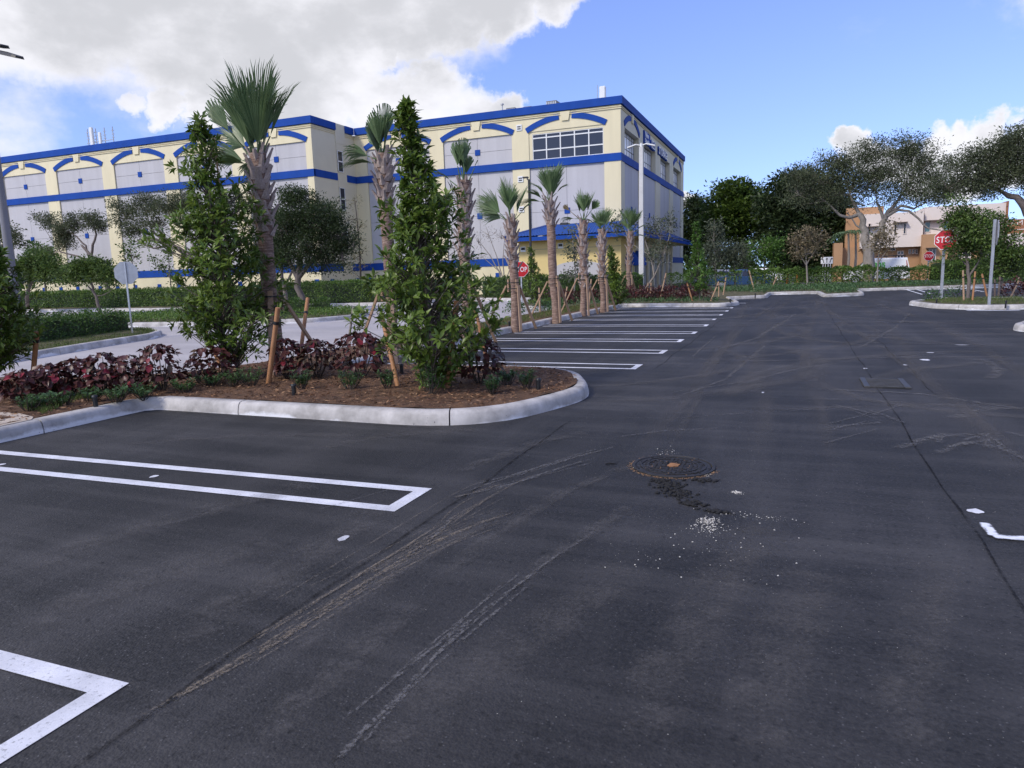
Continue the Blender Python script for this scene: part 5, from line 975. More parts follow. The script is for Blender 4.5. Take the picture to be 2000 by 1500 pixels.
def palm(label, basepx, heartpx, boot_py, r0, r1, fronds, nboot=34, bulge=.24, bootL=.34):
    bootL *= .66; r0 *= .76; r1 *= .76
    q = G(*basepx, .12); Y = q[1]; base = (q[0], q[1], .12); root = empty('cabbage_palm', base, label, 'palm tree', 'staked cabbage palms in the planting strip')
    h = AY(*heartpx, Y); zb_ = AY(heartpx[0], boot_py, Y)[2]; h = np.array([h[0], Y, h[2]])
    P = lambda t: np.array(base)*(1-t)+h*t+np.array([.05*math.sin(t*5+q[1]), .04*math.cos(t*4), 0])*min(1, t*4)*(1-t)
    ts = np.linspace(0, 1, 14); tz = [P(t) for t in ts]; rr = [r0*1.18 if i == 0 else r0+(r1-r0)*t for i, t in enumerate(ts)]; tz[0] = np.array(base)-[0, 0, .15]
    m_ = MB(); m_.tube(tz, [r*(1+.05*math.sin(i*2.3)) for i, r in enumerate(rr)], 12); m_.build('trunk', 'palm_trunk', root)
    # old leaf bases
    t0 = max(.05, (zb_-base[2])/(h[2]-base[2])); golden = 2.39996
    for i in range(nboot):
        t = t0+(1.0-t0)*(i/nboot)**.95; c = P(t); a = i*golden+.4; fr = (t-t0)/(1-t0+1e-6); o = np.array([math.cos(a), math.sin(a), 0]); sd = np.array([-o[1], o[0], 0]); rad = r1*(1.05 if fr < .9 else .7); tilt = .42 if fr < .6 else .30
        L = bootL*rng.uniform(.7, 1.25)*(1.15 if fr > .5 else .9); w = .075*rng.uniform(.8, 1.2); dirn = unit(o*math.sin(tilt)+np.array([0, 0, math.cos(tilt)]))
        p0 = c+o*rad*.82-np.array([0, 0, .05]); p1 = p0+dirn*L*.5; p2 = p0+dirn*L+o*L*.12; nn = unit(np.cross(sd, dirn))*.022
        b = MB(); b.add([p0-sd*w*1.2, p0+sd*w*1.2, p0+nn*1.8, p1-sd*w*.6, p1+sd*w*.6, p1+nn*1.6, p1-nn, p2-sd*w*.42, p2+sd*w*.42, p2+nn*.9, p2-nn*.5], [(0, 2, 5, 3), (2, 1, 4, 5), (0, 3, 6), (0, 6, 1), (1, 6, 4), (3, 5, 9, 7), (5, 4, 8, 9), (3, 7, 10, 6), (6, 10, 8, 4), (7, 9, 8, 10)]); b.build('leaf_base', 'boot', root)
    for fr in fronds: fan_frond(root, h+np.array([rng.normal()*.03, rng.normal()*.03, rng.uniform(-.25, .05)]), *fr[:5], **(fr[5] if len(fr) > 5 else {}))
    return root, base, h
PI = math.pi
def sheaf(n, Lp, Rf, tilt=.22, spread=.42, **k):
    n = max(5, n-1); Rf *= 1.12; spread *= 1.35; tilt *= 1.5; Lp *= .85
    return [(2*PI*i/n+.5, tilt*rng.uniform(.3, 1.3), Lp*rng.uniform(.8, 1.15), Rf*rng.uniform(.85, 1.12), spread*rng.uniform(.8, 1.2), k) for i in range(n)]
PALMS = []
PALMS.append(palm('nearest cabbage palm with tall spiky sheaf and one clipped frond drooping left', (545, 728), (503, 300), 455, .145, .17, sheaf(12, .42, 1.05, .26, .36, droop=.22)+[(PI*1.02, .70, .80, .60, .42, dict(cut=True, droop=.02, nb=30, roll=1.35)), (PI*.98, .95, .35, .75, .6, dict(nb=30, droop=.12, roll=1.2)), (PI*1.06, 1.25, .3, .65, .5, dict(droop=.25, roll=.9)), (PI*1.2, 1.5, .2, .6, .7, {}), (-.3, .45, .5, .55, .12, {}), (PI*.8, 2.0, .15, .6, .5, {})], 40, bootL=.36))
PALMS.append(palm('second cabbage palm with clipped fan fronds beside the island columnar tree', (768, 693), (748, 300), 400, .14, .165, sheaf(7, .35, .55, .2, .38, cut=True, droop=.03)+[(PI*.9, .6, .4, .55, .5, dict(cut=True, droop=.05, roll=1.3)), (PI*1.1, 1.2, .3, .55, .45, dict(droop=.4, roll=.8)), (PI*1.25, 1.6, .25, .6, .4, dict(droop=.3)), (.2, .3, .5, .4, .1, {})], 36, bootL=.36))
PALMS.append(palm('third cabbage palm with stubby clipped crown and long shaggy bootjacks', (912, 668), (906, 352), 500, .14, .19, sheaf(6, .42, .42, .17, .36, cut=True, droop=.03)+[(PI, .9, .35, .45, .4, dict(droop=.5)), (0, .5, .5, .2, .1, {})], 46, bootL=.34))
PALMS.append(palm('fourth cabbage palm with wide fan blowing to the left', (1007, 640), (998, 425), 525, .15, .17, sheaf(6, .4, .75, .28, .45)+[(PI, .95, .45, .95, .5, dict(droop=.15, roll=1.3)), (PI*.95, 1.2, .4, .9, .5, dict(droop=.2, roll=1.1)), (PI*1.05, .75, .4, .9, .5, dict(roll=1.3)), (.1, .8, .4, .55, .4, dict(droop=.4))], 34, bootL=.36))
PALMS.append(palm('fifth cabbage palm, tall smooth trunk with drooping full crown', (1087, 624), (1073, 392), 440, .17, .18, sheaf(8, .45, .85, .26, .42)+[(PI*.9, .8, .35, .8, .45, dict(droop=.5)), (PI*1.1, 1.5, .3, .8, .5, dict(droop=.4)), (0, .9, .35, .6, .35, dict(droop=.5)), (PI*1.3, 1.1, .3, .7, .4, dict(droop=.3))], 26, bootL=.42))
PALMS.append(palm('sixth cabbage palm with trimmed fan tips on both sides', (1139, 611), (1139, 430), 565, .15, .18, sheaf(6, .45, .7, .25, .45)+[(0, .7, .55, .4, .6, dict(cut=True, droop=.02, roll=1.3)), (PI, .85, .7, .3, .4, dict(cut=True, dry=True, roll=1.2)), (PI*.9, 1.5, .35, .6, .5, dict(droop=.4)), (.2, 1.6, .3, .6, .5, dict(droop=.3))], 44, bootL=.36))
PALMS.append(palm('seventh cabbage palm, short crown fanning just left of the white lamp', (1178, 604), (1176, 448), 545, .15, .17, sheaf(7, .35, .7, .3, .5)+[(0, .8, .35, .6, .5, dict(droop=.3)), (PI, 1.0, .35, .6, .5, dict(droop=.4)), (PI*.9, 1.7, .3, .6, .5, dict(droop=.3))], 38, bootL=.36))
PALMS.append(palm('farthest cabbage palm right beside the white lamp post', (1228, 579), (1231, 452), 520, .18, .2, sheaf(8, .45, .95, .4, .5)+[(0, 1.0, .4, .8, .5, dict(droop=.4)), (PI, 1.0, .4, .8, .5, dict(droop=.4)), (PI*1.1, 1.7, .3, .7, .5, dict(droop=.3)), (.3, 1.7, .3, .6, .5, {})], 34, bootL=.42))
# timber braces of the palms: planks strapped round the trunk
ORD = ['nearest', 'second', 'third', 'fourth', 'fifth', 'sixth', 'seventh', 'farthest']
for i, (r_, base, h) in enumerate(PALMS):
    zt = 1.28+.05*(i % 3); t = (zt-base[2])/(h[2]-base[2]); c = np.array(base)*(1-t)+h*t; rad = .19
    root = empty('palm_brace', base, 'timber plank brace strapped round the trunk of the %s cabbage palm' % ORD[i], 'brace', 'timber braces of the palms')
    for a, Lh in (((1.2, .8), (3.4, .6), (5.3, .7)) if i < 2 else ((PI*1.03, .72), (-.62, .10), (1.25, .75))):
        o = np.array([math.cos(a), math.sin(a), 0])
        p = c+o*(rad+.03); q = np.array([c[0]+o[0]*(rad+Lh), c[1]+o[1]*(rad+Lh), .03]); b = MB(); b.beam(p, q, .075, .04, tuple(o)); b.build('plank', 'plank_wood', root)
        b = MB(); b.beam(c+o*(rad-.03)+[0, 0, -.17], c+o*(rad-.03)+[0, 0, .17], .075, .04, tuple(o)); b.build('batten', 'plank_wood', root)
    for dz in (-.08, .08):
        b = MB(); th = np.linspace(0, 2*PI, 17); V = [(c[0]+(rad+.005)*math.cos(t_), c[1]+(rad+.005)*math.sin(t_), c[2]+dz+s_) for s_ in (-.012, .012) for t_ in th]; b.add(V, [(k, k+1, 18+k, 17+k) for k in range(16)]); b.build('strap', 'black_plastic', root)
# ------------------------------------------------------------------ hedges
def hedge(label, path, width, h0, h1, mat='leaf_hedge', leaf=.085, dens=260, core=True, group='clipped hedges', bottom=.0, name='hedge', z0=.08, rough=.10, sparse_low=0.0):
    P = resample(np.array(path, float), .4); n = len(P); T = unit(np.gradient(P, axis=0)); Nn = np.stack([-T[:, 1], T[:, 0]], 1); seg = np.linalg.norm(np.diff(P, axis=0), axis=1).sum()
    root = empty(name, (P[0][0], P[0][1], z0), label, 'hedge', group); m_ = int(seg*(2*(h0+h1)/2+width)*dens)
    s = rng.uniform(0, n-1, m_); i = np.minimum(s.astype(int), n-2); f = (s-i)[:, None]; c = P[i]*(1-f)+P[i+1]*f; nv = Nn[i]; hh = h0+(h1-h0)*s/(n-1)
    lump = .07*np.sin(s*1.9)+.05*np.sin(s*4.3+1); per = rng.uniform(0, 1, m_)*(2*hh+width)
    lat = np.where(per < hh, -width/2, np.where(per < hh+width, per-hh-width/2, width/2)); zz = np.where(per < hh, per, np.where(per < hh+width, hh, 2*hh+width-per))
    inn = np.abs(rng.normal(size=m_))*rough; top = (per >= hh) & (per < hh+width)
    lat = lat*(1-np.where(top, 0, inn)*1.2)+rng.normal(size=m_)*.03; zz = zz-np.where(top, inn*.7, 0)+lump+np.where(top, rng.normal(size=m_)*.035, 0)
    X = np.c_[c+nv*lat[:, None], z0+np.maximum(zz, bottom*rng.uniform(.3, 1, m_))]
    if sparse_low: keep = (rng.random(m_) > sparse_low*np.clip(1-(X[:, 2]-z0)/(.62*h0), 0, 1)**.5); X = X[keep]; nv = nv[keep]; lat = lat[keep]; top = top[keep]
    out = np.c_[nv*np.sign(lat)[:, None], np.zeros(len(X))]; out[top] = [0, 0, 1]; d = unit(out*.6+unit(rng.normal(size=X.shape))+[0, 0, .35]); L = leaf*rng.uniform(.7, 1.3, len(X))
    V, F = leaf_simple(X, d, unit(out+rng.normal(size=X.shape)*.5+[0, 0, .5]), L, L*.55); np_obj('foliage', V, F, mat, root)
    st = MB()
    for k in range(int(seg/.45)):
        j = rng.integers(0, n-1); p = P[j]+Nn[j]*rng.uniform(-.3, .3)*width; st.tube([(p[0], p[1], z0-.1), (p[0]+rng.normal()*.08, p[1]+rng.normal()*.08, z0+h0*.45), (p[0]+rng.normal()*.15, p[1]+rng.normal()*.15, z0+h0*.85)], [.018, .013, .006], 4, cap=False)
    st.build('stems', 'bark_dark', root)['kind'] = 'stuff'
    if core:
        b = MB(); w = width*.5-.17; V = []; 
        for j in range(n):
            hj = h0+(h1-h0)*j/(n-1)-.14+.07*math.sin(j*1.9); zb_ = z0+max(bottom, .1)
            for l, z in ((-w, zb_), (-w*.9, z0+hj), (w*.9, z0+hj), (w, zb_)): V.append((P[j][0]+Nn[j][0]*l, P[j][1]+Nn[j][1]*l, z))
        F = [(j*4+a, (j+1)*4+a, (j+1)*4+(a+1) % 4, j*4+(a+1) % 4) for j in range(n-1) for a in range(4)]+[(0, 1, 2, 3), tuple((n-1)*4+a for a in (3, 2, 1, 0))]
        b.add(V, F); b.build('light_block_core', 'leaf_dark', root)  # solid core added inside the hedge to block light
    return root
hedge('near boxy hedge on the grass island at left', [(-17.6, 7.0), (-19.5, 12.6), (-20.9, 16.9)], 1.1, .72, .68, 'leaf_hedge_dark', .075, 420, bottom=.1)
hedge('long clipped hedge along the foot of the left wall', [(-74, 37.2), (-45, 36.2), (-37, 35.4), (-32.5, 36.0)], 1.4, 1.15, 1.2, 'leaf_hedge', .11, 240)
hedge('middle hedge at the drive bend behind the island oak', [(-31.5, 37.4), (-27, 37.3), (-23.6, 38.0)], 1.8, 1.3, 1.35, 'leaf_hedge', .10, 300)
hedge('low dark hedge clump under the island oak', [(-24.5, 25.6), (-21.6, 26.6), (-20.2, 27.6)], 1.0, .55, .6, 'leaf_hedge_dark', .08, 340)
hedge('broken hedge before the storage base, left of the entrance wing', [(-26.5, 43.8), (-22.6, 43.2), (-20.6, 43.0)], 1.1, 1.2, 1.25, 'leaf_hedge', .10, 260)
hedge('clipped hedge behind the palms below the arched grey panel', [(-19.0, 43.0), (-15, 42.4), (-11, 42.8), (-8.8, 43.6)], 1.3, 1.25, 1.3, 'leaf_hedge_dark', .10, 300)
hedge('short hedge between lamp post and far columnar tree', [(-8.3, 50.3), (-5.6, 50.0), (-3.4, 50.2)], 1.0, 1.15, 1.2, 'leaf_hedge', .10, 260, sparse_low=.9, core=False)
hedge('long leggy hedge across the far end of the lot', [(-3.0, 50.6), (2.0, 51.2), (4.4, 51.7)], 1.2, 1.25, 1.25, 'leaf_hedge', .11, 460, core=False, sparse_low=.6)
hedge('gappy hedge in front of the white van', [(4.5, 51.8), (6.0, 52.2), (8.2, 52.9)], 1.2, 1.12, 1.12, 'leaf_hedge', .11, 320, core=False, sparse_low=.4)
hedge('solid tall hedge at the right below the office', [(8.3, 52.9), (12, 54.5), (22, 58.8)], 1.4, 1.45, 1.6, 'leaf_hedge', .11, 300)
# low ragged growth in the far bed
def groundcover(name, poly, n, mat, L, label_cat, zj=(.02, .16), z0=.12, blade=True, asp=.1):
    P = np.array(poly); lo, hi = P.min(0), P.max(0); pts = rng.uniform(lo, hi, (n*3, 2)); pts = pts[inside(pts, P)][:n]; m_ = len(pts)
    X = np.c_[pts, np.full(m_, z0)]; 
    if not blade: X[:, 2] += rng.uniform(*zj, m_)
    d = unit(np.c_[rng.normal(size=(m_, 2))*.45, np.ones(m_)]) if blade else rdir(m_, .6); up = rdir(m_, 0 if blade else 1.0); l = L*rng.uniform(.5, 1.3, m_)
    V, F = leaf_simple(X, d, up, l, l*asp); o = np_obj(name, V, F, mat); tag(o, label_cat[0], label_cat[1], kind='stuff'); return o
groundcover('low_growth', np.vstack([offset_path(resample(KM, .3), .3)[-150:-20], [(11, 51.5), (3, 50), (-3, 49.5), (-6, 45)]]), 26000, 'leaf_shrub', .11, ('low ragged ground cover in the far bed before the hedge', 'ground cover'), (.0, .32), .1, False, .5)
groundcover('grass', PDi, 30000, 'leaf_grass', .09, ('short grass on the left hedge island', 'grass'), asp=.09)
groundcover('ground_cover', PEi, 24000, 'leaf_hedge', .09, ('low leafy ground cover on the planted drive island', 'ground cover'), (.0, .26), .1, False, .5)
groundcover('weeds', [gp(90, 835), gp(160, 805), gp(300, 783), gp(330, 776), gp(250, 780), gp(120, 802), gp(40, 822)], 2600, 'leaf_grass', .07, ('weedy grass along the near left kerb', 'weeds'), asp=.12, z0=.15)
groundcover('weeds', [(-8.75, 13), (-7.6, 13), (-7.45, 30), (-8.75, 30)], 9000, 'leaf_grass', .11, ('thin weeds growing between the palms', 'weeds'), asp=.08, z0=.13)
groundcover('island_grass', offset_path(resample(PC, .3), .45), 5000, 'leaf_grass', .10, ('thin grass on the right island', 'grass'), asp=.1, z0=.14)
groundcover('bed_litter', [(-12.4, 32), (-9.1, 30), (-7.4, 31), (-3, 31), (-3.2, 33), (-6, 36), (-9, 44), (-12, 44)], 9000, 'leaf_shrub', .10, ('low leafy litter in the bed behind the palms', 'ground cover'), (.0, .2), .1, False, .5)
# mulch chips on the near beds
def chips(name, poly, n, mats, label):
    P = np.array(poly); lo, hi = P.min(0), P.max(0); pts = rng.uniform(lo, hi, (n*3, 2)); pts = pts[inside(pts, P)][:n]; m_ = len(pts); parts = {}
    d = np.c_[rng.normal(size=(m_, 2)), rng.normal(size=m_)*.25]; X = np.c_[pts, .165+rng.uniform(-.02, .03, m_)]; l = rng.uniform(.025, .085, m_); sel = rng.integers(0, 3, m_)
    for k in range(3):
        q = sel == k; V, F = leaf_simple(X[q], d[q], rdir(q.sum(), 1.0), l[q], l[q]*rng.uniform(.12, .3, q.sum())); o = np_obj(name, V, F, mats[k]); tag(o, label % ('brown', 'dark', 'pale')[k], 'mulch', kind='stuff')
KIa = KI[(KI[:, 1] > 4.5) & (KI[:, 1] < 10.6) & (KI[:, 0] > -7.95)]
chips('mulch_chips', np.vstack([offset_path(resample(KIa, .2), .02), [(-8.8, 10.3), (-9.2, 8.6), (-10.6, 7.8), (-12.4, 7.3), (-12, 5), (-8, 4.6)]]), 15000, ('chip0', 'chip1', 'chip2'), '%s mulch chips scattered over the near bed')
# ------------------------------------------------------------------ copperleaf shrubs
cop = [leafobj('leaf', 1, .62, 'leaf_copper', .22), leafobj('leaf', 1, .70, 'leaf_copper', .12), leafobj('leaf', 1, .58, 'leaf_copper_green', .2)]; copred = leafobj('leaf', 1, .68, 'leaf_copper_red', .15)
def copperleaf(label, px, py, w, h, n=260, nobj=60, green=.25, red=2, leaf=.115):
    h *= 1.04; w *= .9; n = int(n*1.0)
    q = G(px, py, .13); base = np.array([q[0], q[1], .13]); root = empty('copperleaf_shrub', base, label, 'shrub', 'copperleaf shrubs in the near bed'); st = MB(); tips = []
    for k in range(9):
        a = 2*PI*k/9+rng.uniform(-.3, .3); r_ = w/2*rng.uniform(.35, .8); tip = base+[r_*math.cos(a), r_*math.sin(a), h*rng.uniform(.6, .92)]; mid = (base+tip)/2+[.3*r_*math.cos(a), .3*r_*math.sin(a), .0]
        st.tube([base+[0, 0, -.05], mid, tip], [.011, .008, .004], 5); tips.append((base, mid, tip))
    st.build('stems', 'bark_dark', root)['kind'] = 'stuff'
    th = rng.uniform(0, 2*PI, n); cz = rng.uniform(-.55, 1, n); rr = np.sqrt(1-np.clip(cz, -1, 1)**2)*rng.uniform(.55, 1.06, n)**.6; lum = 1+.16*np.sin(th*3+px)
    X = base+np.c_[rr*np.cos(th)*w/2*lum, rr*np.sin(th)*w/2*lum, (cz*.5+.5)*h*.97]; X[:, 2] = np.maximum(X[:, 2], base[2]+.06); o = np.c_[np.cos(th), np.sin(th), rng.uniform(-.75, .25, n)]; d = unit(o+rng.normal(size=(n, 3))*.35); up = unit(np.c_[np.cos(th)*.6, np.sin(th)*.6, np.ones(n)]+rng.normal(size=(n, 3))*.3); L = leaf*rng.uniform(.65, 1.25, n)
    sc_ = -np.linalg.norm(X-CAM, axis=1)+L*3; sel = np.argsort(-sc_)[:nobj]; mask = np.ones(n, bool); mask[sel] = False
    for i, j in enumerate(sel):
        me = copred if i in (7, 29, 47)[:red] else (cop[2] if rng.random() < green else cop[j % 2]); put_leaf(me, X[j]-d[j]*L[j]*.4, d[j], up[j], root, L[j]*(1.15 if me is copred else 1))
    V, F = leaf_arrays(X[mask]-d[mask]*L[mask][:, None]*.4, d[mask], up[mask], L[mask], L[mask]*.64, .18, .2); f = np_obj('foliage', V, F, 'leaf_copper', root); f['kind'] = 'stuff'
LROW = [(50, 787, .62, .42), (100, 781, .66, .46), (152, 776, .66, .50), (205, 772, .70, .56), (255, 769, .66, .52), (318, 768, .66, .66)]
LN = ['leftmost low copperleaf shrub by the sidewalk corner', 'second copperleaf shrub from the left edge, low and wide', 'third copperleaf shrub from the left edge', 'fourth copperleaf shrub from the left edge, with pointed top', 'fifth copperleaf shrub from the left edge', 'taller reddish copperleaf shrub at the right end of the left row']
for (px, py, w, h), l in zip(LROW, LN): copperleaf(l, px, py, w, h, 210, 55, .15, 2)
copperleaf('copperleaf shrub beneath the left columnar tree', 415, 752, .72, .55, 240, 60, .15, 1)
copperleaf('copperleaf shrub touching the nearest palm trunk, pink leaf low', 562, 742, .62, .60, 230, 60, .2, 3)
copperleaf('greenish copperleaf shrub in the middle of the island', 622, 741, .66, .58, 230, 60, .5, 1)
copperleaf('broad dark copperleaf shrub left of the leaning island stake', 706, 740, .86, .68, 320, 80, .2, 2)
copperleaf('rounded copperleaf shrub at the right of the island columnar tree', 938, 752, .66, .66, 270, 70, .35, 0)
def farshrub(label, q, w, h, mat, name='copperleaf_shrub', group='copperleaf shrubs in the far bed', n=420, leaf=.1):
    root = empty(name, q, label, 'shrub', group); q = np.array(q); d = rdir(n, .25); d[:, 2] = np.abs(d[:, 2]); r_ = rng.uniform(.5, 1.05, n)[:, None]; X = q+d*r_*np.array([w/2, w/2, h]); st = MB()
    for k in range(5): a = 2*PI*k/5; st.tube([q+[0, 0, -.05], q+[w*.2*math.cos(a), w*.2*math.sin(a), h*.6]], [.012, .005], 4)
    st.build('stems', 'bark_dark', root)['kind'] = 'stuff'; L = leaf*rng.uniform(.7, 1.3, n); V, F = leaf_simple(X, unit(d+rng.normal(size=d.shape)*.5), rdir(n, 1), L, L*.6); np_obj('foliage', V, F, mat, root)
def nth(k): return ['first', 'second', 'third', 'fourth', 'fifth', 'sixth', 'seventh', 'eighth', 'ninth', 'tenth', 'eleventh', 'twelfth', 'thirteenth', 'fourteenth', 'fifteenth', 'sixteenth', 'seventeenth', 'eighteenth'][k]
for k, (x, y) in enumerate([(-8.2, 33.0), (-7.4, 33.6), (-6.7, 33.1), (-6.0, 33.5), (-5.3, 33.2), (-4.7, 33.9), (-7.8, 35.2), (-6.9, 35.6), (-5.9, 35.4), (-5.0, 35.8), (-4.2, 35.3)]): farshrub('%s dark purple shrub, counting from the left then back, beside the white lamp' % nth(k), (x, y, .12), 1.0, .72, 'leaf_copper')
for k, (x, y) in enumerate([(-11.6, 33.2), (-10.8, 33.8), (-10.0, 33.2), (-9.3, 33.9), (-10.6, 31.6), (-9.8, 31.2)]): farshrub('%s purple shrub from the left behind the fifth to seventh palms' % nth(k), (x, y, .12), 1.0, .62, 'leaf_copper', group='copperleaf shrubs behind the palms')
for k, (px, py, w, h) in enumerate([(1005, 612, .9, .5), (1060, 608, 1.0, .5), (1090, 605, .9, .5)]): q = G(px, py, .1); farshrub('%s low green shrub from the left at the drive edge behind the palms' % nth(k), (q[0], q[1], .1), w, h, 'leaf_shrub', 'low_shrub', 'low shrubs behind the palms', 240)
q = G(1985, 577, .12); farshrub('reddish shrub at the right picture edge', (q[0], q[1], .12), 1.3, .7, 'leaf_copper', group='copperleaf shrubs at the right edge')
q = G(1822, 588, .12); farshrub('small green shrub at the tip of the right island', (q[0], q[1], .12), .7, .45, 'leaf_shrub', 'low_shrub', 'low shrubs on the right island', 200, .08)
q = G(1868, 582, .12); farshrub('wider green shrub behind the stop sign post on the right island', (q[0], q[1], .12), 1.2, .45, 'leaf_shrub', 'low_shrub', 'low shrubs on the right island', 260, .08)
# ------------------------------------------------------------------ small green plants of the near bed
gl = leafobj('leaf', 1, .36, 'leaf_shrub', .1)
def smallplant(label, px, py, w, h, nst=9, pl=12, nobj=10):
    q = G(px, py, .14); base = np.array([q[0], q[1], .14]); root = empty('low_plant', base, label, 'plant', 'low green plants in the near bed'); st = MB(); X, D, U = [], [], []
    for k in range(nst):
        a = rng.uniform(0, 2*PI); r_ = w/2*math.sqrt(rng.uniform(.05, 1)); tip = base+[r_*math.cos(a), r_*math.sin(a), h*rng.uniform(.55, 1)]; st.tube([base+[0, 0, -.04], (base+tip)/2+[r_*.2*math.cos(a), r_*.2*math.sin(a), 0], tip], [.006, .005, .003], 4, cap=False)
        for j in range(pl):
            t = rng.uniform(.35, 1); p = base+(tip-base)*t; b = rng.uniform(0, 2*PI); X.append(p); D.append((math.cos(b), math.sin(b), rng.uniform(.2, 1.1))); U.append((0, 0, 1))
    X, D, U = np.array(X), unit(np.array(D)), np.array(U, float)+rng.normal(size=(len(X), 3))*.2; L = .062*rng.uniform(.7, 1.25, len(X)); st.build('stems', 'bark_dark', root)['kind'] = 'stuff'
    for j in range(nobj): put_leaf(gl, X[j], D[j], U[j], root, L[j]*1.15)
    V, F = leaf_arrays(X[nobj:], D[nobj:], U[nobj:], L[nobj:], L[nobj:]*.38, .2, .12); o = np_obj('foliage', V, F, 'leaf_shrub', root); o['kind'] = 'stuff'
SP = [(55, 806, .42, .24, 'low green plant nearest the sidewalk corner'), (85, 800, .4, .2, 'low green plant before the second copperleaf'), (122, 797, .36, .2, 'low green plant left of the black riser at the left kerb'), (175, 788, .4, .22, 'low green plant behind the black riser at the left kerb'), (228, 788, .44, .24, 'bushy green plant right of the black riser at the left kerb'), (280, 780, .42, .2, 'low green plant just before the kerb corner'), (362, 770, .36, .2, 'green plant at the right end of the left copperleaf row'), (412, 757, .48, .26, 'green plant under the left columnar tree'), (455, 757, .44, .26, 'green plant behind the slanting stake of the left columnar tree'), (492, 757, .48, .30, 'tall green plant left of the upright front stake'), (590, 762, .30, .26, 'small green plant above the island riser'), (683, 764, .36, .28, 'green plant before the broad dark copperleaf'), (757, 762, .28, .26, 'small round green plant left of the leaning island stake'), (842, 772, .46, .42, 'tall green plant at the foot of the island columnar tree'), (962, 772, .30, .26, 'small green plant before the rounded copperleaf'), (990, 756, .34, .26, 'dark green plant behind the rounded copperleaf'), (1030, 762, .30, .30, 'upright green plant nearest the island tip')]
for px, py, w, h, l in SP: smallplant(l, px, py, w, h, 14, 15)
# ------------------------------------------------------------------ round stakes with rubber ties
def stake(label, bpx, tpx, r=.034, Y=None, tie=.82, mat='stake_wood', tree_pt=None):
    q = G(*bpx, .13); t = AY(*tpx, q[1] if Y is None else Y); root = empty('tree_stake', (q[0], q[1], .13), label, 'stake', 'wooden tree stakes'); p = np.array([q[0], q[1], .05]); d = t-p
    b = MB(); b.tube([p, p+d*.5, t], [r, r*.98, r*.95], 10); b.build('post', mat, root); c = p+d*tie; u = unit(d)
    b = MB(); b.tube([c-u*.022, c+u*.022], r*1.15, 10); b.build('tie_band', 'black_plastic', root)
    if tree_pt is not None: b = MB(); b.tube([c, (c+tree_pt)/2+[0, 0, -.02], tree_pt], .008, 5); b.build('strap', 'black_plastic', root)
T1 = np.array([b1[0]+.02, b1[1], 1.35]); T2 = np.array([b2[0]+.02, b2[1], 1.15])
stake('round stake leaning beside the nearest palm, front right of the left columnar tree', (522, 752), (543, 601), .036, tree_pt=T1)
stake('round stake with long black strap, right of the nearest palm', (580, 726), (601, 583), .034, Y=G(580, 726)[1]+.2, tie=.80, tree_pt=T1)
stake('round stake slanting out under the left columnar tree', (440, 728), (398, 640), .034, tie=.95, tree_pt=T1)
stake('front round stake of the island columnar tree, tallest one', (872, 762), (892, 588), .036, tie=.84, tree_pt=T2)
stake('round stake leaning left from the island columnar tree', (780, 758), (745, 612), .034, Y=G(780, 758)[1]-.3, tie=.97, tree_pt=T2)
stake('round stake slanting right behind the island columnar tree', (952, 700), (925, 588), .034, tie=.95)
stake('thin split stake left of the island columnar tree', (668, 740), (690, 600), .018, tie=.9, mat='bark_pale')
stake('round stake at the left edge behind the copperleaf row', (60, 760), (72, 648), .036, tie=.86)
stake('thin stake standing inside the crown of the left columnar tree', (470, 740), (418, 265), .014, tie=.6, mat='plank_wood')
FS = [((1055, 612), (1053, 562)), ((1100, 600), (1108, 560)), ((1150, 600), (1155, 545)), ((1205, 595), (1216, 556)), ((1264, 585), (1266, 552)), ((1270, 585), (1272, 552)), ((1288, 588), (1301, 533)), ((1354, 590), (1342, 552)), ((1386, 590), (1404, 550)), ((1404, 580), (1404, 552)), ((1412, 578), (1418, 542)), ((1474, 568), (1463, 528)), ((1493, 562), (1494, 530)), ((1505, 565), (1517, 541)), ((1561, 556), (1556, 536)), ((1590, 560), (1595, 536)), ((1699, 556), (1696, 526)), ((1737, 548), (1744, 535)), ((1870, 545), (1868, 527)), ((1943, 579), (1943, 546)), ((1950, 579), (1953, 540)), ((1973, 580), (1990, 548)), ((1928, 575), (1918, 535)), ((1883, 590), (1881, 528)), ((1899, 590), (1905, 530))]
FL = ['small stake under the columnar tree by the red octagonal sign', 'slanting stake between fifth and sixth palms', 'slanting stake between sixth and seventh palms', 'stake by the columnar tree between the last palms', 'left of two short stakes right of the white lamp', 'right of two short stakes right of the white lamp', 'long leaning stake in the purple shrubs by the lamp', 'reddish stake leaning left of the far columnar tree', 'long stake leaning right of the far columnar tree', 'upright stake behind the far columnar tree', 'stake leaning slightly right by the feathery young tree', 'stake leaning left of the bright green young tree', 'upright stake at the bright green young tree', 'stake leaning right of the bright green young tree', 'stake leaning left of the tan young tree by the orange posts', 'stake leaning right of the tan young tree', 'stake at the foot of the grey oak trunk', 'short slanting stake in front of the white van', 'short stake in the hedge right of the stop sign', 'left of two upright stakes at the second right island tree', 'right of two upright stakes at the second right island tree', 'stake slanting right at the right picture edge', 'reddish stake slanting left near the edge-on sign', 'pale front stake of the right island tree', 'orange stake just right of the right island trunk']
for (a, c), l in zip(FS, FL):
    stake(l, a, c, .034 if a[1] > 575 else .04, tie=.8, mat='stake_wood' if ('reddish' in l or 'orange' in l) else 'plank_wood')
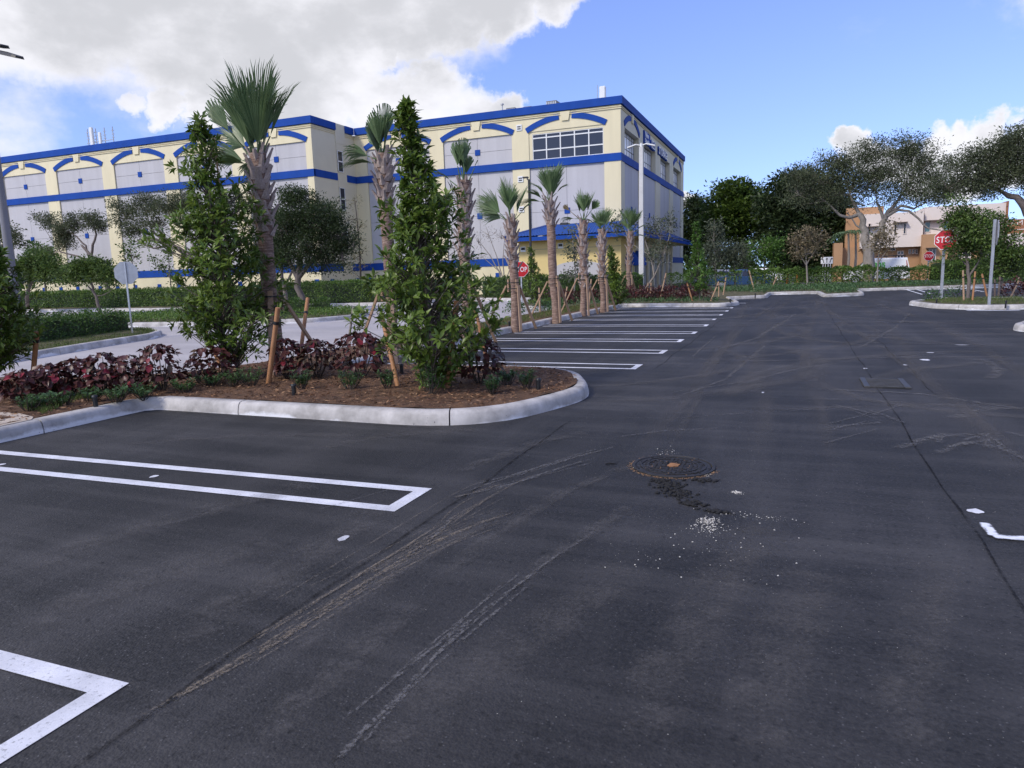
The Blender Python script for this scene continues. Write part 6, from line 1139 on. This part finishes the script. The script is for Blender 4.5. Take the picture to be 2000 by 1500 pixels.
# ------------------------------------------------------------------ irrigation risers
RS = [(188, 800, 'black irrigation riser at the left kerb'), (575, 777, 'black irrigation riser in front of the island shrubs'), (1052, 766, 'black irrigation riser nearest the island tip'), (785, 733, 'black irrigation riser behind the leaning island stake'), (995, 640, 'black irrigation riser by the fourth palm'), (1426, 592, 'black irrigation riser at the far bed end'), (1475, 580, 'black irrigation riser by the far kerb step'), (1829, 594, 'left black riser on the right island'), (1964, 598, 'right black riser on the right island')]
for px, py, l in RS:
    q = G(px, py, .12); r_ = empty('irrigation_riser', (q[0], q[1], .12), l, 'riser', 'black irrigation risers'); b = MB(); b.tube([(q[0], q[1], .05), (q[0], q[1], .27)], .028, 10); b.build('body', 'black_plastic', r_); b = MB(); b.tube([(q[0], q[1], .27), (q[0], q[1], .295), (q[0], q[1], .30)], [.036, .036, .024], 10); b.build('cap', 'black_plastic', r_)
# ------------------------------------------------------------------ signs
def octagon(root, c, R_, nrm, mat_face, border, txt=None, thick=.02, post=None, w_txt=.9, post_w=.06, tsize=None):
    n_ = unit(np.array(nrm, float)); up = np.array([0, 0, 1.0]); s = unit(np.cross(up, n_)); c = np.array(c)
    ring = lambda r, o: [tuple(c+n_*o+s*r*math.cos(PI/8+k*PI/4)+up*r*math.sin(PI/8+k*PI/4)) for k in range(8)]
    b = MB(); b.extrude(ring(R_, 0), tuple(-n_*thick)); b.build('plate', border, root)
    if mat_face: b = MB(); b.extrude(ring(R_*.945, .006), tuple(-n_*.005)); b.build('face', mat_face, root)
    if txt:
        Mx = Matrix(((s[0], up[0], n_[0], 0), (s[1], up[1], n_[1], 0), (s[2], up[2], n_[2], 0), (0, 0, 0, 1)))
        sz = R_*.86; o = text_obj('lettering', txt, sz, 'white_paint_sign', root, Matrix.Translation(tuple(c+n_*.010)) @ Mx @ Matrix.Translation((-.80*R_, -.30*R_, 0)) @ Matrix.Scale(1.0, 4), .002, 1.10, .003)
        # fit the word to the plate
        co = np.array([v.co for v in o.data.vertices]); a = co @ s; k = 1.5*R_/(a.max()-a.min()); mid = (a.max()+a.min())/2; hb = co @ up; hm = (hb.max()+hb.min())/2; off = np.array(root.location)
        tgt = (c-off); new = co+np.outer((a-mid)*k-a+tgt @ s, s)+np.outer((hb-hm)*.95-hb+tgt @ up, up)
        for v, q in zip(o.data.vertices, new): v.co = q
        o.data.update()
def signpost(root, base, top, w=.055, mat='galvanised'):
    b = MB(); x, y = base[0], base[1]; hw = w/2
    # U-channel
    b.box(x-hw, x+hw, y+.0, y+.008, base[2], top); b.box(x-hw, x-hw+.006, y+.008, y+.03, base[2], top); b.box(x+hw-.006, x+hw, y+.008, y+.03, base[2], top); b.build('post', mat, root)
q = G(260, 653, .12); t = AY(245, 508, q[1]); r_ = empty('traffic_sign', (q[0], q[1], .1), 'back of a grey octagonal sign at the tip of the left hedge island', 'sign', 'octagonal traffic signs'); octagon(r_, (q[0]-.01, q[1]+.01, 1.98), .36, (-.45, .8, 0), None, 'galvanised'); b = MB(); b.box(q[0]-.03, q[0]+.03, q[1]-.03, q[1]-.011, 0, 2.30); b.build('post', 'galvanised', r_)
q = G(1022, 600, .1); c = AY(1017, 526, q[1]); r_ = empty('traffic_sign', (q[0], q[1], .05), 'red octagonal stop sign half hidden behind the fourth palm', 'sign', 'octagonal traffic signs'); octagon(r_, (c[0], q[1], c[2]), .37, (.35, -1, 0), 'red_sign', 'white_paint_sign', 'STOP'); b = MB(); b.box(c[0]-.03, c[0]+.03, q[1]+.03, q[1]+.06, 0, c[2]+.3); b.build('post', 'galvanised', r_)
q = G(1842, 586, .12); c = AY(1846, 468, q[1]); r_ = empty('traffic_sign', (q[0], q[1], .1), 'red octagonal stop sign on the right island, half covered by leaves', 'sign', 'octagonal traffic signs'); octagon(r_, (c[0]+.02, q[1], c[2]), .40, (-.25, -1, 0), 'red_sign', 'white_paint_sign', 'STOP'); b = MB(); b.bbox(c[0]-.05, c[0]+.05, q[1]+.05, q[1]+.13, 0, c[2]+.3, .01); b.build('post', 'galvanised', r_)
q = G(1931, 597, .12); c = AY(1938, 455, q[1]); r_ = empty('traffic_sign', (q[0], q[1], .1), 'sign seen edge-on atop a galvanised post on the right island', 'sign', 'octagonal traffic signs'); octagon(r_, (q[0]+.09, q[1], c[2]), .42, (1, -.10, 0), 'red_sign', 'galvanised', None); b = MB(); b.bbox(q[0]-.04, q[0]+.045, q[1]-.04, q[1]+.04, 0, c[2]+.42, .01); b.build('post', 'galvanised', r_)
c = AY(1814, 500, 66); r_ = empty('traffic_sign', (c[0], 66, -.02), 'small far stop sign before the office door', 'sign', 'octagonal traffic signs'); octagon(r_, c, .40, (-.5, -1, 0), 'red_sign', 'white_paint_sign', 'STOP'); b = MB(); b.box(c[0]-.04, c[0]+.04, 66.06, 66.12, -.05, c[2]); b.build('post', 'galvanised', r_)
# lane arrow board
c = AY(1615, 508.5, 64); r_ = empty('lane_sign', (c[0], 64, -.02), 'white board with three black lane arrows on thin legs', 'sign')
b = MB(); b.bbox(c[0]-.45, c[0]+.45, 64, 64.03, c[2]-.28, c[2]+.27, .008); b.build('board', 'white_paint_sign', r_)
for k, dx in enumerate((-.27, 0, .27)):
    b = MB(); y = 63.994; z = c[2]; s = (-1, 0, 1)[k]; b.beam((c[0]+dx-s*.04, y, z-.2), (c[0]+dx, y, z), .05, .008, (0, 1, 0)); b.beam((c[0]+dx, y, z-.02), (c[0]+dx+s*.07, y, z+.12), .05, .008, (0, 1, 0)); x = c[0]+dx+s*.07; b.add([(x-.10, y-.003, z+.08), (x+.10, y-.003, z+.08), (x+s*.04, y-.003, z+.22), (x-.10, y+.003, z+.08), (x+.10, y+.003, z+.08), (x+s*.04, y+.003, z+.22)], [(0, 1, 2), (3, 5, 4), (0, 3, 4, 1), (1, 4, 5, 2), (2, 5, 3, 0)]); b.build('arrow', 'black_print', r_)
for dx in (-.3, -.1, .12, .3): b = MB(); b.tube([(c[0]+dx, 64.05, -.05), (c[0]+dx*.9, 64.05, c[2]-.2)], .03, 6); b.build('leg', 'white_paint_sign', r_)
# ------------------------------------------------------------------ lamps
def lampL():
    d = ray(38, 640); t = 13.2/d[1]; x, y = d[0]*t, 13.2; top = AY(-33, 100, y)[2]
    r_ = empty('lamp_post', (x, y, .05), 'tall grey round lamp post at the left picture edge', 'lamp', 'parking lot lamp posts')
    b = MB(); b.tube([(x, y, 0), (x, y, top*.5), (x, y, top)], [.125, .105, .085], 16); b.build('pole', 'pole_grey', r_); b = MB(); b.tube([(x, y, 0), (x, y, .5), (x, y, .52)], [.25, .25, .13], 16); b.build('footing', 'pole_concrete', r_)
    b = MB(); q = AY(27, 545, y); b.box(x-.03, x+.03, y-.13, y-.115, q[2]-.03, q[2]+.03); b.build('asset_tag', 'white_paint_sign', r_)
    for (px, py), (ex, ey) in (((-22, 86), (8, 90)), ((-22, 96), (38, 112))):
        p = AY(px, py, y); e = AY(ex, ey, y-.3); m_ = p+(e-p)*.35; b = MB(); b.tube([(x, y, p[2]+.02), tuple(m_)], [.035, .03], 8); b.build('arm', 'dark_metal', r_)
        b = MB(); u = unit(e-m_); s = unit(np.cross(u, [0, 0, 1])); n_ = np.cross(s, u)
        ring = lambda c, w, h: [c-s*w-n_*h, c+s*w-n_*h, c+s*w*.8+n_*h, c-s*w*.8+n_*h]
        V = ring(m_-u*.05, .08, .04)+ring(m_+u*.15, .16, .05)+ring(e-u*.1, .16, .035)+ring(e, .10, .02); F = [(0, 1, 2, 3), (12, 15, 14, 13)]+[(i*4+k, i*4+(k+1) % 4, (i+1)*4+(k+1) % 4, (i+1)*4+k) for i in range(3) for k in range(4)]; b.add(V, F); b.build('lamp_head', 'dark_metal', r_)
lampL()
def lampW():
    q = G(1253, 578); x, y = q[0], q[1]; top = AY(1250.5, 287, y)[2]; r_ = empty('lamp_post', (x, y, .05), 'white square lamp post with two flat heads before the storage corner', 'lamp', 'parking lot lamp posts')
    b = MB(); w0, w1 = .15, .11; b.add([(x-w0, y-w0, 0), (x+w0, y-w0, 0), (x+w0, y+w0, 0), (x-w0, y+w0, 0), (x-w1, y-w1, top), (x+w1, y-w1, top), (x+w1, y+w1, top), (x-w1, y+w1, top)], [(0, 3, 2, 1), (4, 5, 6, 7), (0, 1, 5, 4), (1, 2, 6, 5), (2, 3, 7, 6), (3, 0, 4, 7)]); b.build('pole', 'pole_concrete', r_)
    b = MB(); b.tube([(x, y, top-.1), (x, y, top+.22)], .07, 8); b.build('bracket', 'white_metal', r_)
    for s, (ex, ey) in ((-1, (1226, 289)), (1, (1280, 284.5))):
        e = AY(ex, ey, y); b = MB(); b.tube([(x, y, top+.08), (x+s*.35, y, top+.16)], .035, 8); b.build('arm', 'white_metal', r_)
        p = np.array([x+s*.3, y, top+.15]); u = unit(e-p); b = MB(); b.beam(p, e, .32, .07, (0, 0, 1)); b.build('lamp_head', 'white_metal', r_)
lampW()
def lampD():
    q = G(1039, 590); x, y = q[0], q[1]; top = AY(1036.5, 350, y)[2]; r_ = empty('lamp_post', (x, y, .05), 'thin dark lamp post with one short head behind the palms', 'lamp', 'parking lot lamp posts')
    b = MB(); b.tube([(x, y, 0), (x, y, top)], [.075, .06], 10); b.build('pole', 'dark_metal', r_); e = AY(1023, 347, y); b = MB(); b.tube([(x, y, top-.05), (x-.1, y, top+.03), (e[0]+.2, y, e[2])], .035, 8); b.build('arm', 'dark_metal', r_); b = MB(); b.beam((e[0]+.25, y, e[2]), (e[0]-.05, y, e[2]), .22, .07); b.build('lamp_head', 'dark_metal', r_)
lampD()
# ------------------------------------------------------------------ manhole, grate, crumbs
def manhole():
    c = G(1315, 911); x, y = c[0], c[1]; r_ = empty('manhole_cover', (x, y, 0), 'round cast iron manhole cover set in the asphalt', 'manhole cover'); th = np.linspace(0, 2*PI, 49)[:-1]; rad = .305
    b = MB(); V = [(x+r*math.cos(t), y+r*math.sin(t), z) for r, z in ((rad+.03, .0035), (rad+.028, .012), (rad+.005, .012), (rad, .006)) for t in th]; b.add(V, [(i*48+k, i*48+(k+1) % 48, (i+1)*48+(k+1) % 48, (i+1)*48+k) for i in range(3) for k in range(48)]); b.build('ring', 'iron', r_)
    b = MB(); b.tube([(x, y, .0036), (x, y, .007)], rad-.006, 48); b.build('lid', 'iron', r_)
    for k, rr in enumerate((.265, .21)):
        b = MB(); V = [(x+r*math.cos(t), y+r*math.sin(t), z) for r, z in ((rr, .007), (rr, .013), (rr-.012, .013), (rr-.012, .007)) for t in th]; b.add(V, [(i*48+k_, i*48+(k_+1) % 48, (i+1)*48+(k_+1) % 48, (i+1)*48+k_) for i in range(3) for k_ in range(48)]); b.build('rib', 'iron', r_)
    b = MB()
    for i in range(-8, 9):
        for j in range(-8, 9):
            u, v = i*.036, j*.036
            if .06 < math.hypot(u, v) < .245 and not .19 < math.hypot(u, v) < .215 and rng.random() < .8: b.box(x+u-.011, x+u+.011, y+v-.011, y+v+.011, .0065, .0125)
    o = b.build('studs', 'iron', r_); o['kind'] = 'stuff'
    b = MB(); t = np.linspace(0, 2*PI, 13)[:-1]; q = rng.uniform(.7, 1.2, 12); b.extrude([(x+.055*a*math.cos(k), y+.06*a*math.sin(k), .0145) for a, k in zip(q, t)], (0, 0, -.007)); b.build('pick_hole', 'rust', r_)
    n = 420; a = np.concatenate([rng.uniform(PI*.55, PI*1.5, 260), rng.uniform(PI*1.5, 2*PI*.98, 160)]); r2 = rad+.03+np.abs(rng.normal(size=n))*.018; pebbles('lid_crumbs', np.c_[x+rng.normal(size=260)*.13, y+rng.normal(size=260)*.13], rng.uniform(.003, .012, 260), 'crumbs', 'black crumbs lying on the manhole lid', z=.006)
    pebbles('lid_sand', np.c_[x+rng.normal(size=120)*.13, y+rng.normal(size=120)*.13], rng.uniform(.002, .007, 120), 'chip2', 'pale sand lying on the manhole lid', z=.006)
    pebbles('sand_rim', np.c_[x+r2*np.cos(a), y+r2*np.sin(a)], rng.uniform(.002, .006, n), 'chip2', 'pale sand packed round the manhole rim')
def pebbles(name, XY, rad, mat, label, z=.0, squash=.6, cat='gravel'):
    n = len(XY); base = np.array([(1, 0, 0), (-.9, .1, 0), (0, 1, 0), (.1, -1, 0), (0, 0, 1), (0, 0, -.6)]); f = np.array([[0, 2, 4], [2, 1, 4], [1, 3, 4], [3, 0, 4], [2, 0, 5], [1, 2, 5], [3, 1, 5], [0, 3, 5]])
    ang = rng.uniform(0, 2*PI, n); ca, sa = np.cos(ang), np.sin(ang); Vb = base[None]*rad[:, None, None]*rng.uniform(.7, 1.3, (n, 6, 1)); X = np.stack([Vb[..., 0]*ca[:, None]-Vb[..., 1]*sa[:, None], Vb[..., 0]*sa[:, None]+Vb[..., 1]*ca[:, None], Vb[..., 2]*squash], -1); X[..., :2] += XY[:, None, :]; X[..., 2] += z+rad[:, None]*squash*.5
    F = (np.arange(n)[:, None, None]*6+f).reshape(-1, 3); o = np_obj(name, X.reshape(-1, 3), F, mat); tag(o, label, cat, kind='stuff'); return o
manhole()
def scatter(px, py, sx, sy, n): c = G(px, py)[:2]; return c+rng.normal(size=(n, 2))*[sx, sy]
pebbles('crushed_stone', np.vstack([scatter(1383, 1018, .03, .04, 300), scatter(1388, 1032, .055, .065, 180), scatter(1440, 962, .020, .014, 140), scatter(1480, 1010, .14, .04, 110), scatter(1300, 885, .05, .10, 60), scatter(1376, 927, .035, .02, 60), scatter(1300, 1105, .15, .12, 14), scatter(1400, 1070, .22, .22, 100)])[:964], .0014+.0065*rng.random(964)**3, 'chips_white', 'white crushed stone spilled beside the manhole')
pebbles('asphalt_crumbs', np.vstack([scatter(1308, 950, .05, .05, 150), scatter(1330, 965, .05, .05, 150), scatter(1352, 985, .045, .03, 110), scatter(1370, 938, .05, .02, 90), scatter(1400, 1000, .05, .012, 60), scatter(1290, 940, .04, .02, 60)]), .004+.02*rng.random(620)**2, 'crumbs', 'loose black asphalt crumbs below the manhole')
pebbles('grit', np.c_[rng.uniform(-2.2, 2.5, 500), rng.uniform(2, 9, 500)], rng.uniform(.001, .0026, 500), 'chips_white', 'scattered pale grit on the asphalt')
q = G(1193, 907); r_ = empty('twig', (q[0], q[1], 0), 'short dark stick lying left of the manhole', 'stick'); b = MB(); b.tube([(q[0]-.04, q[1]-.02, .008), (q[0], q[1]-.004, .011), (q[0]+.045, q[1]+.012, .008)], [.006, .007, .004], 6); b.build('shaft', 'crumbs', r_)
r_ = empty('drain_grate', (1.12, 10.45, 0), 'rectangular iron drain grate in the right of the aisle', 'drain grate'); b = MB(); b.box(.88, 1.38, 10.08, 10.82, .001, .006); b.build('pit_shade_plate', 'rubber', r_)  # no hole here: a dark plate paints the shade beneath the bars
b = MB(); b.bbox(.86, .93, 10.06, 10.84, .004, .026, .004); b.build('frame', 'worn_iron', r_); b = MB(); b.bbox(1.33, 1.40, 10.06, 10.84, .004, .026, .004); b.build('frame', 'worn_iron', r_)
for k in range(7): y = 10.10+.108*k; b = MB(); b.bbox(.931, 1.329, y, y+.032, .006, .024, .003); b.build('bar', 'worn_iron', r_)
# ------------------------------------------------------------------ vehicles beyond the hedge
def loft(b, secs):
    n = len(secs[0]); V = [v for s in secs for v in s]; F = [(i*n+k, i*n+(k+1) % n, (i+1)*n+(k+1) % n, (i+1)*n+k) for i in range(len(secs)-1) for k in range(n)]+[tuple(range(n))[::-1], tuple(range((len(secs)-1)*n, len(secs)*n))]; b.add(V, F, False)
def wheel(root, x, y, r, w=.2):
    t = MB(); t.tube([(x, y, r), (x, y+w, r)], r, 18); o = t.build('wheel', 'rubber', root); t = MB(); t.tube([(x, y-.01, r), (x, y+.02, r)], r*.62, 14); t.build('rim', 'car_silver', o)
def van():
    Y = 60.0; x0 = AY(1650, 515, Y)[0]; L = AY(1778, 515, Y)[0]-x0; H_ = 1.95; W = 1.9; r_ = empty('cargo_van', (x0+L/2, Y+W/2, -.02), 'white cargo van with green lettering behind the hedge and oak trunk', 'van')
    k = L/5.6; prof = [(0, .35), (0, .75), (.25*k, .98), (1.05*k, 1.12), (1.85*k, 1.78), (2.2*k, 1.92), (2.7*k, H_), (5.35*k, H_-.02), (5.58*k, 1.1), (5.6*k, .4)]
    secs = []
    for dy, ins in ((0, .10), (.08, .03), (.2, 0), (W-.2, 0), (W-.08, .03), (W, .10)): secs.append([(x0+px_*(1), Y+dy, z-ins*(1 if z > 1.2 else 0)) for px_, z in prof])
    b = MB(); loft(b, secs); b.build('body', 'car_white', r_)
    def pane(pts, mat='glass_dark', name='side_window', o=.012): b = MB(); b.extrude([(x0+a*k, Y-o, z) for a, z in pts], (0, .01, 0)); return b.build(name, mat, r_)
    pane([(1.35, 1.08), (2.45, 1.08), (2.45, 1.62), (1.95, 1.66)]); b = MB(); b.extrude([(x0+1.1*k-.02, Y+.15, 1.17), (x0+1.1*k-.02, Y+W-.15, 1.17), (x0+1.8*k-.02, Y+W-.22, 1.75), (x0+1.8*k-.02, Y+.22, 1.75)], (-.01, 0, .01)); b.build('windscreen', 'glass_teal', r_)
    pane([(5.38, .9), (5.5, .9), (5.30, 1.72), (5.24, 1.72)], 'tail_red', 'tail_lamp')
    for wx in (1.0, 4.4): wheel(r_, x0+wx*k, Y-.02, .36)
    q = AY(1706, 520, Y); text_obj('van_lettering', '305', .52, 'green_print', r_, Matrix.Translation((q[0], Y-.012, 1.24)) @ Matrix.Rotation(R(90), 4, 'X'), .004, 1.05, .02)
    b = MB()
    for i in range(4): xx = x0+(2.9+.75*i)*k; b.beam((xx, Y+.2, H_+.10), (xx, Y+W-.2, H_+.10), .05, .05); b.beam((xx, Y+.25, H_-.05), (xx, Y+.25, H_+.10), .04, .04)
    b.beam((x0+2.8*k, Y+.22, H_+.14), (x0+5.2*k, Y+.22, H_+.14), .05, .05); b.build('roof_rack', 'dark_metal', r_)
van()
def car(label, px, Y, mat, L=4.4):
    x0 = AY(px, 530, Y)[0]-L/2; W = 1.75; r_ = empty('parked_car', (x0+L/2, Y+W/2, -.02), label, 'car', 'cars parked beyond the hedge'); prof = [(0, .3), (.0, .62), (.1, .78), (1.0, .9), (1.7, 1.36), (2.1, 1.43), (3.1, 1.42), (3.9, .98), (4.3, .92), (4.4, .7), (4.4, .3)]
    secs = [[(x0+a*L/4.4, Y+dy, z-ins*(1 if z > .95 else 0)) for a, z in prof] for dy, ins in ((0, .45), (.12, .22), (.3, 0), (W-.3, 0), (W-.12, .22), (W, .45))]; secs[0] = [(x, y, min(z, .9)) for x, y, z in secs[0]]; secs[-1] = [(x, y, min(z, .9)) for x, y, z in secs[-1]]
    b = MB(); loft(b, secs); b.build('body', mat, r_)
    for pts in ([(1.2, .93), (2.25, .93), (2.25, 1.28), (1.75, 1.28)], [(2.35, .93), (3.6, .93), (3.1, 1.28), (2.35, 1.28)]): b = MB(); b.extrude([(x0+a*L/4.4, Y+.0+(z-.9)*.28-.01, z) for a, z in pts], (0, .012, 0)); b.build('side_window', 'glass_dark', r_)
    for wx in (.85, 3.5): wheel(r_, x0+wx*L/4.4, Y-.02, .31)
car('blue car glimpsed through the far hedge left of centre', 1446, 56, 'car_blue'); car('silver car behind the young trees, left of the blue one', 1400, 66, 'car_silver'); car('white car under the dark trees beyond the hedge', 1478, 69, 'car_white')
for px, l in ((1537.5, 'left orange safety post behind the far hedge'), (1556, 'right orange safety post behind the far hedge')):
    q = AY(px, 545, 54.5); r_ = empty('safety_post', (q[0], 54.5, -.02), l, 'post', 'orange safety posts'); b = MB(); b.tube([(q[0], 54.5, -.05), (q[0], 54.5, 1.0), (q[0], 54.5, 1.03)], [.065, .065, .05], 10); b.build('tube', 'orange_plastic', r_); b = MB(); b.tube([(q[0], 54.5, -.03), (q[0], 54.5, .05)], [.2, .17], 10); b.build('foot', 'rubber', r_)

# ------------------------------------------------------------------ far woods and roofs that close the horizon
def woods():
    n = 30000; x = rng.uniform(-30, 150, n); top = 4.2+1.6*np.sin(x*.21)+1.2*np.sin(x*.53+2)+.6*np.sin(x*1.3); z = top*rng.uniform(0, 1, n)**.7; X = np.c_[x, 150+rng.uniform(-6, 6, n)-z*.3, z]
    V, F = leaf_simple(X, rdir(n, .2), rdir(n, .4), rng.uniform(.5, 1.0, n), rng.uniform(.3, .6, n)); tag(np_obj('far_woods', V, F, 'leaf_round'), 'low far line of trees closing the street', 'woods', kind='stuff')
woods()
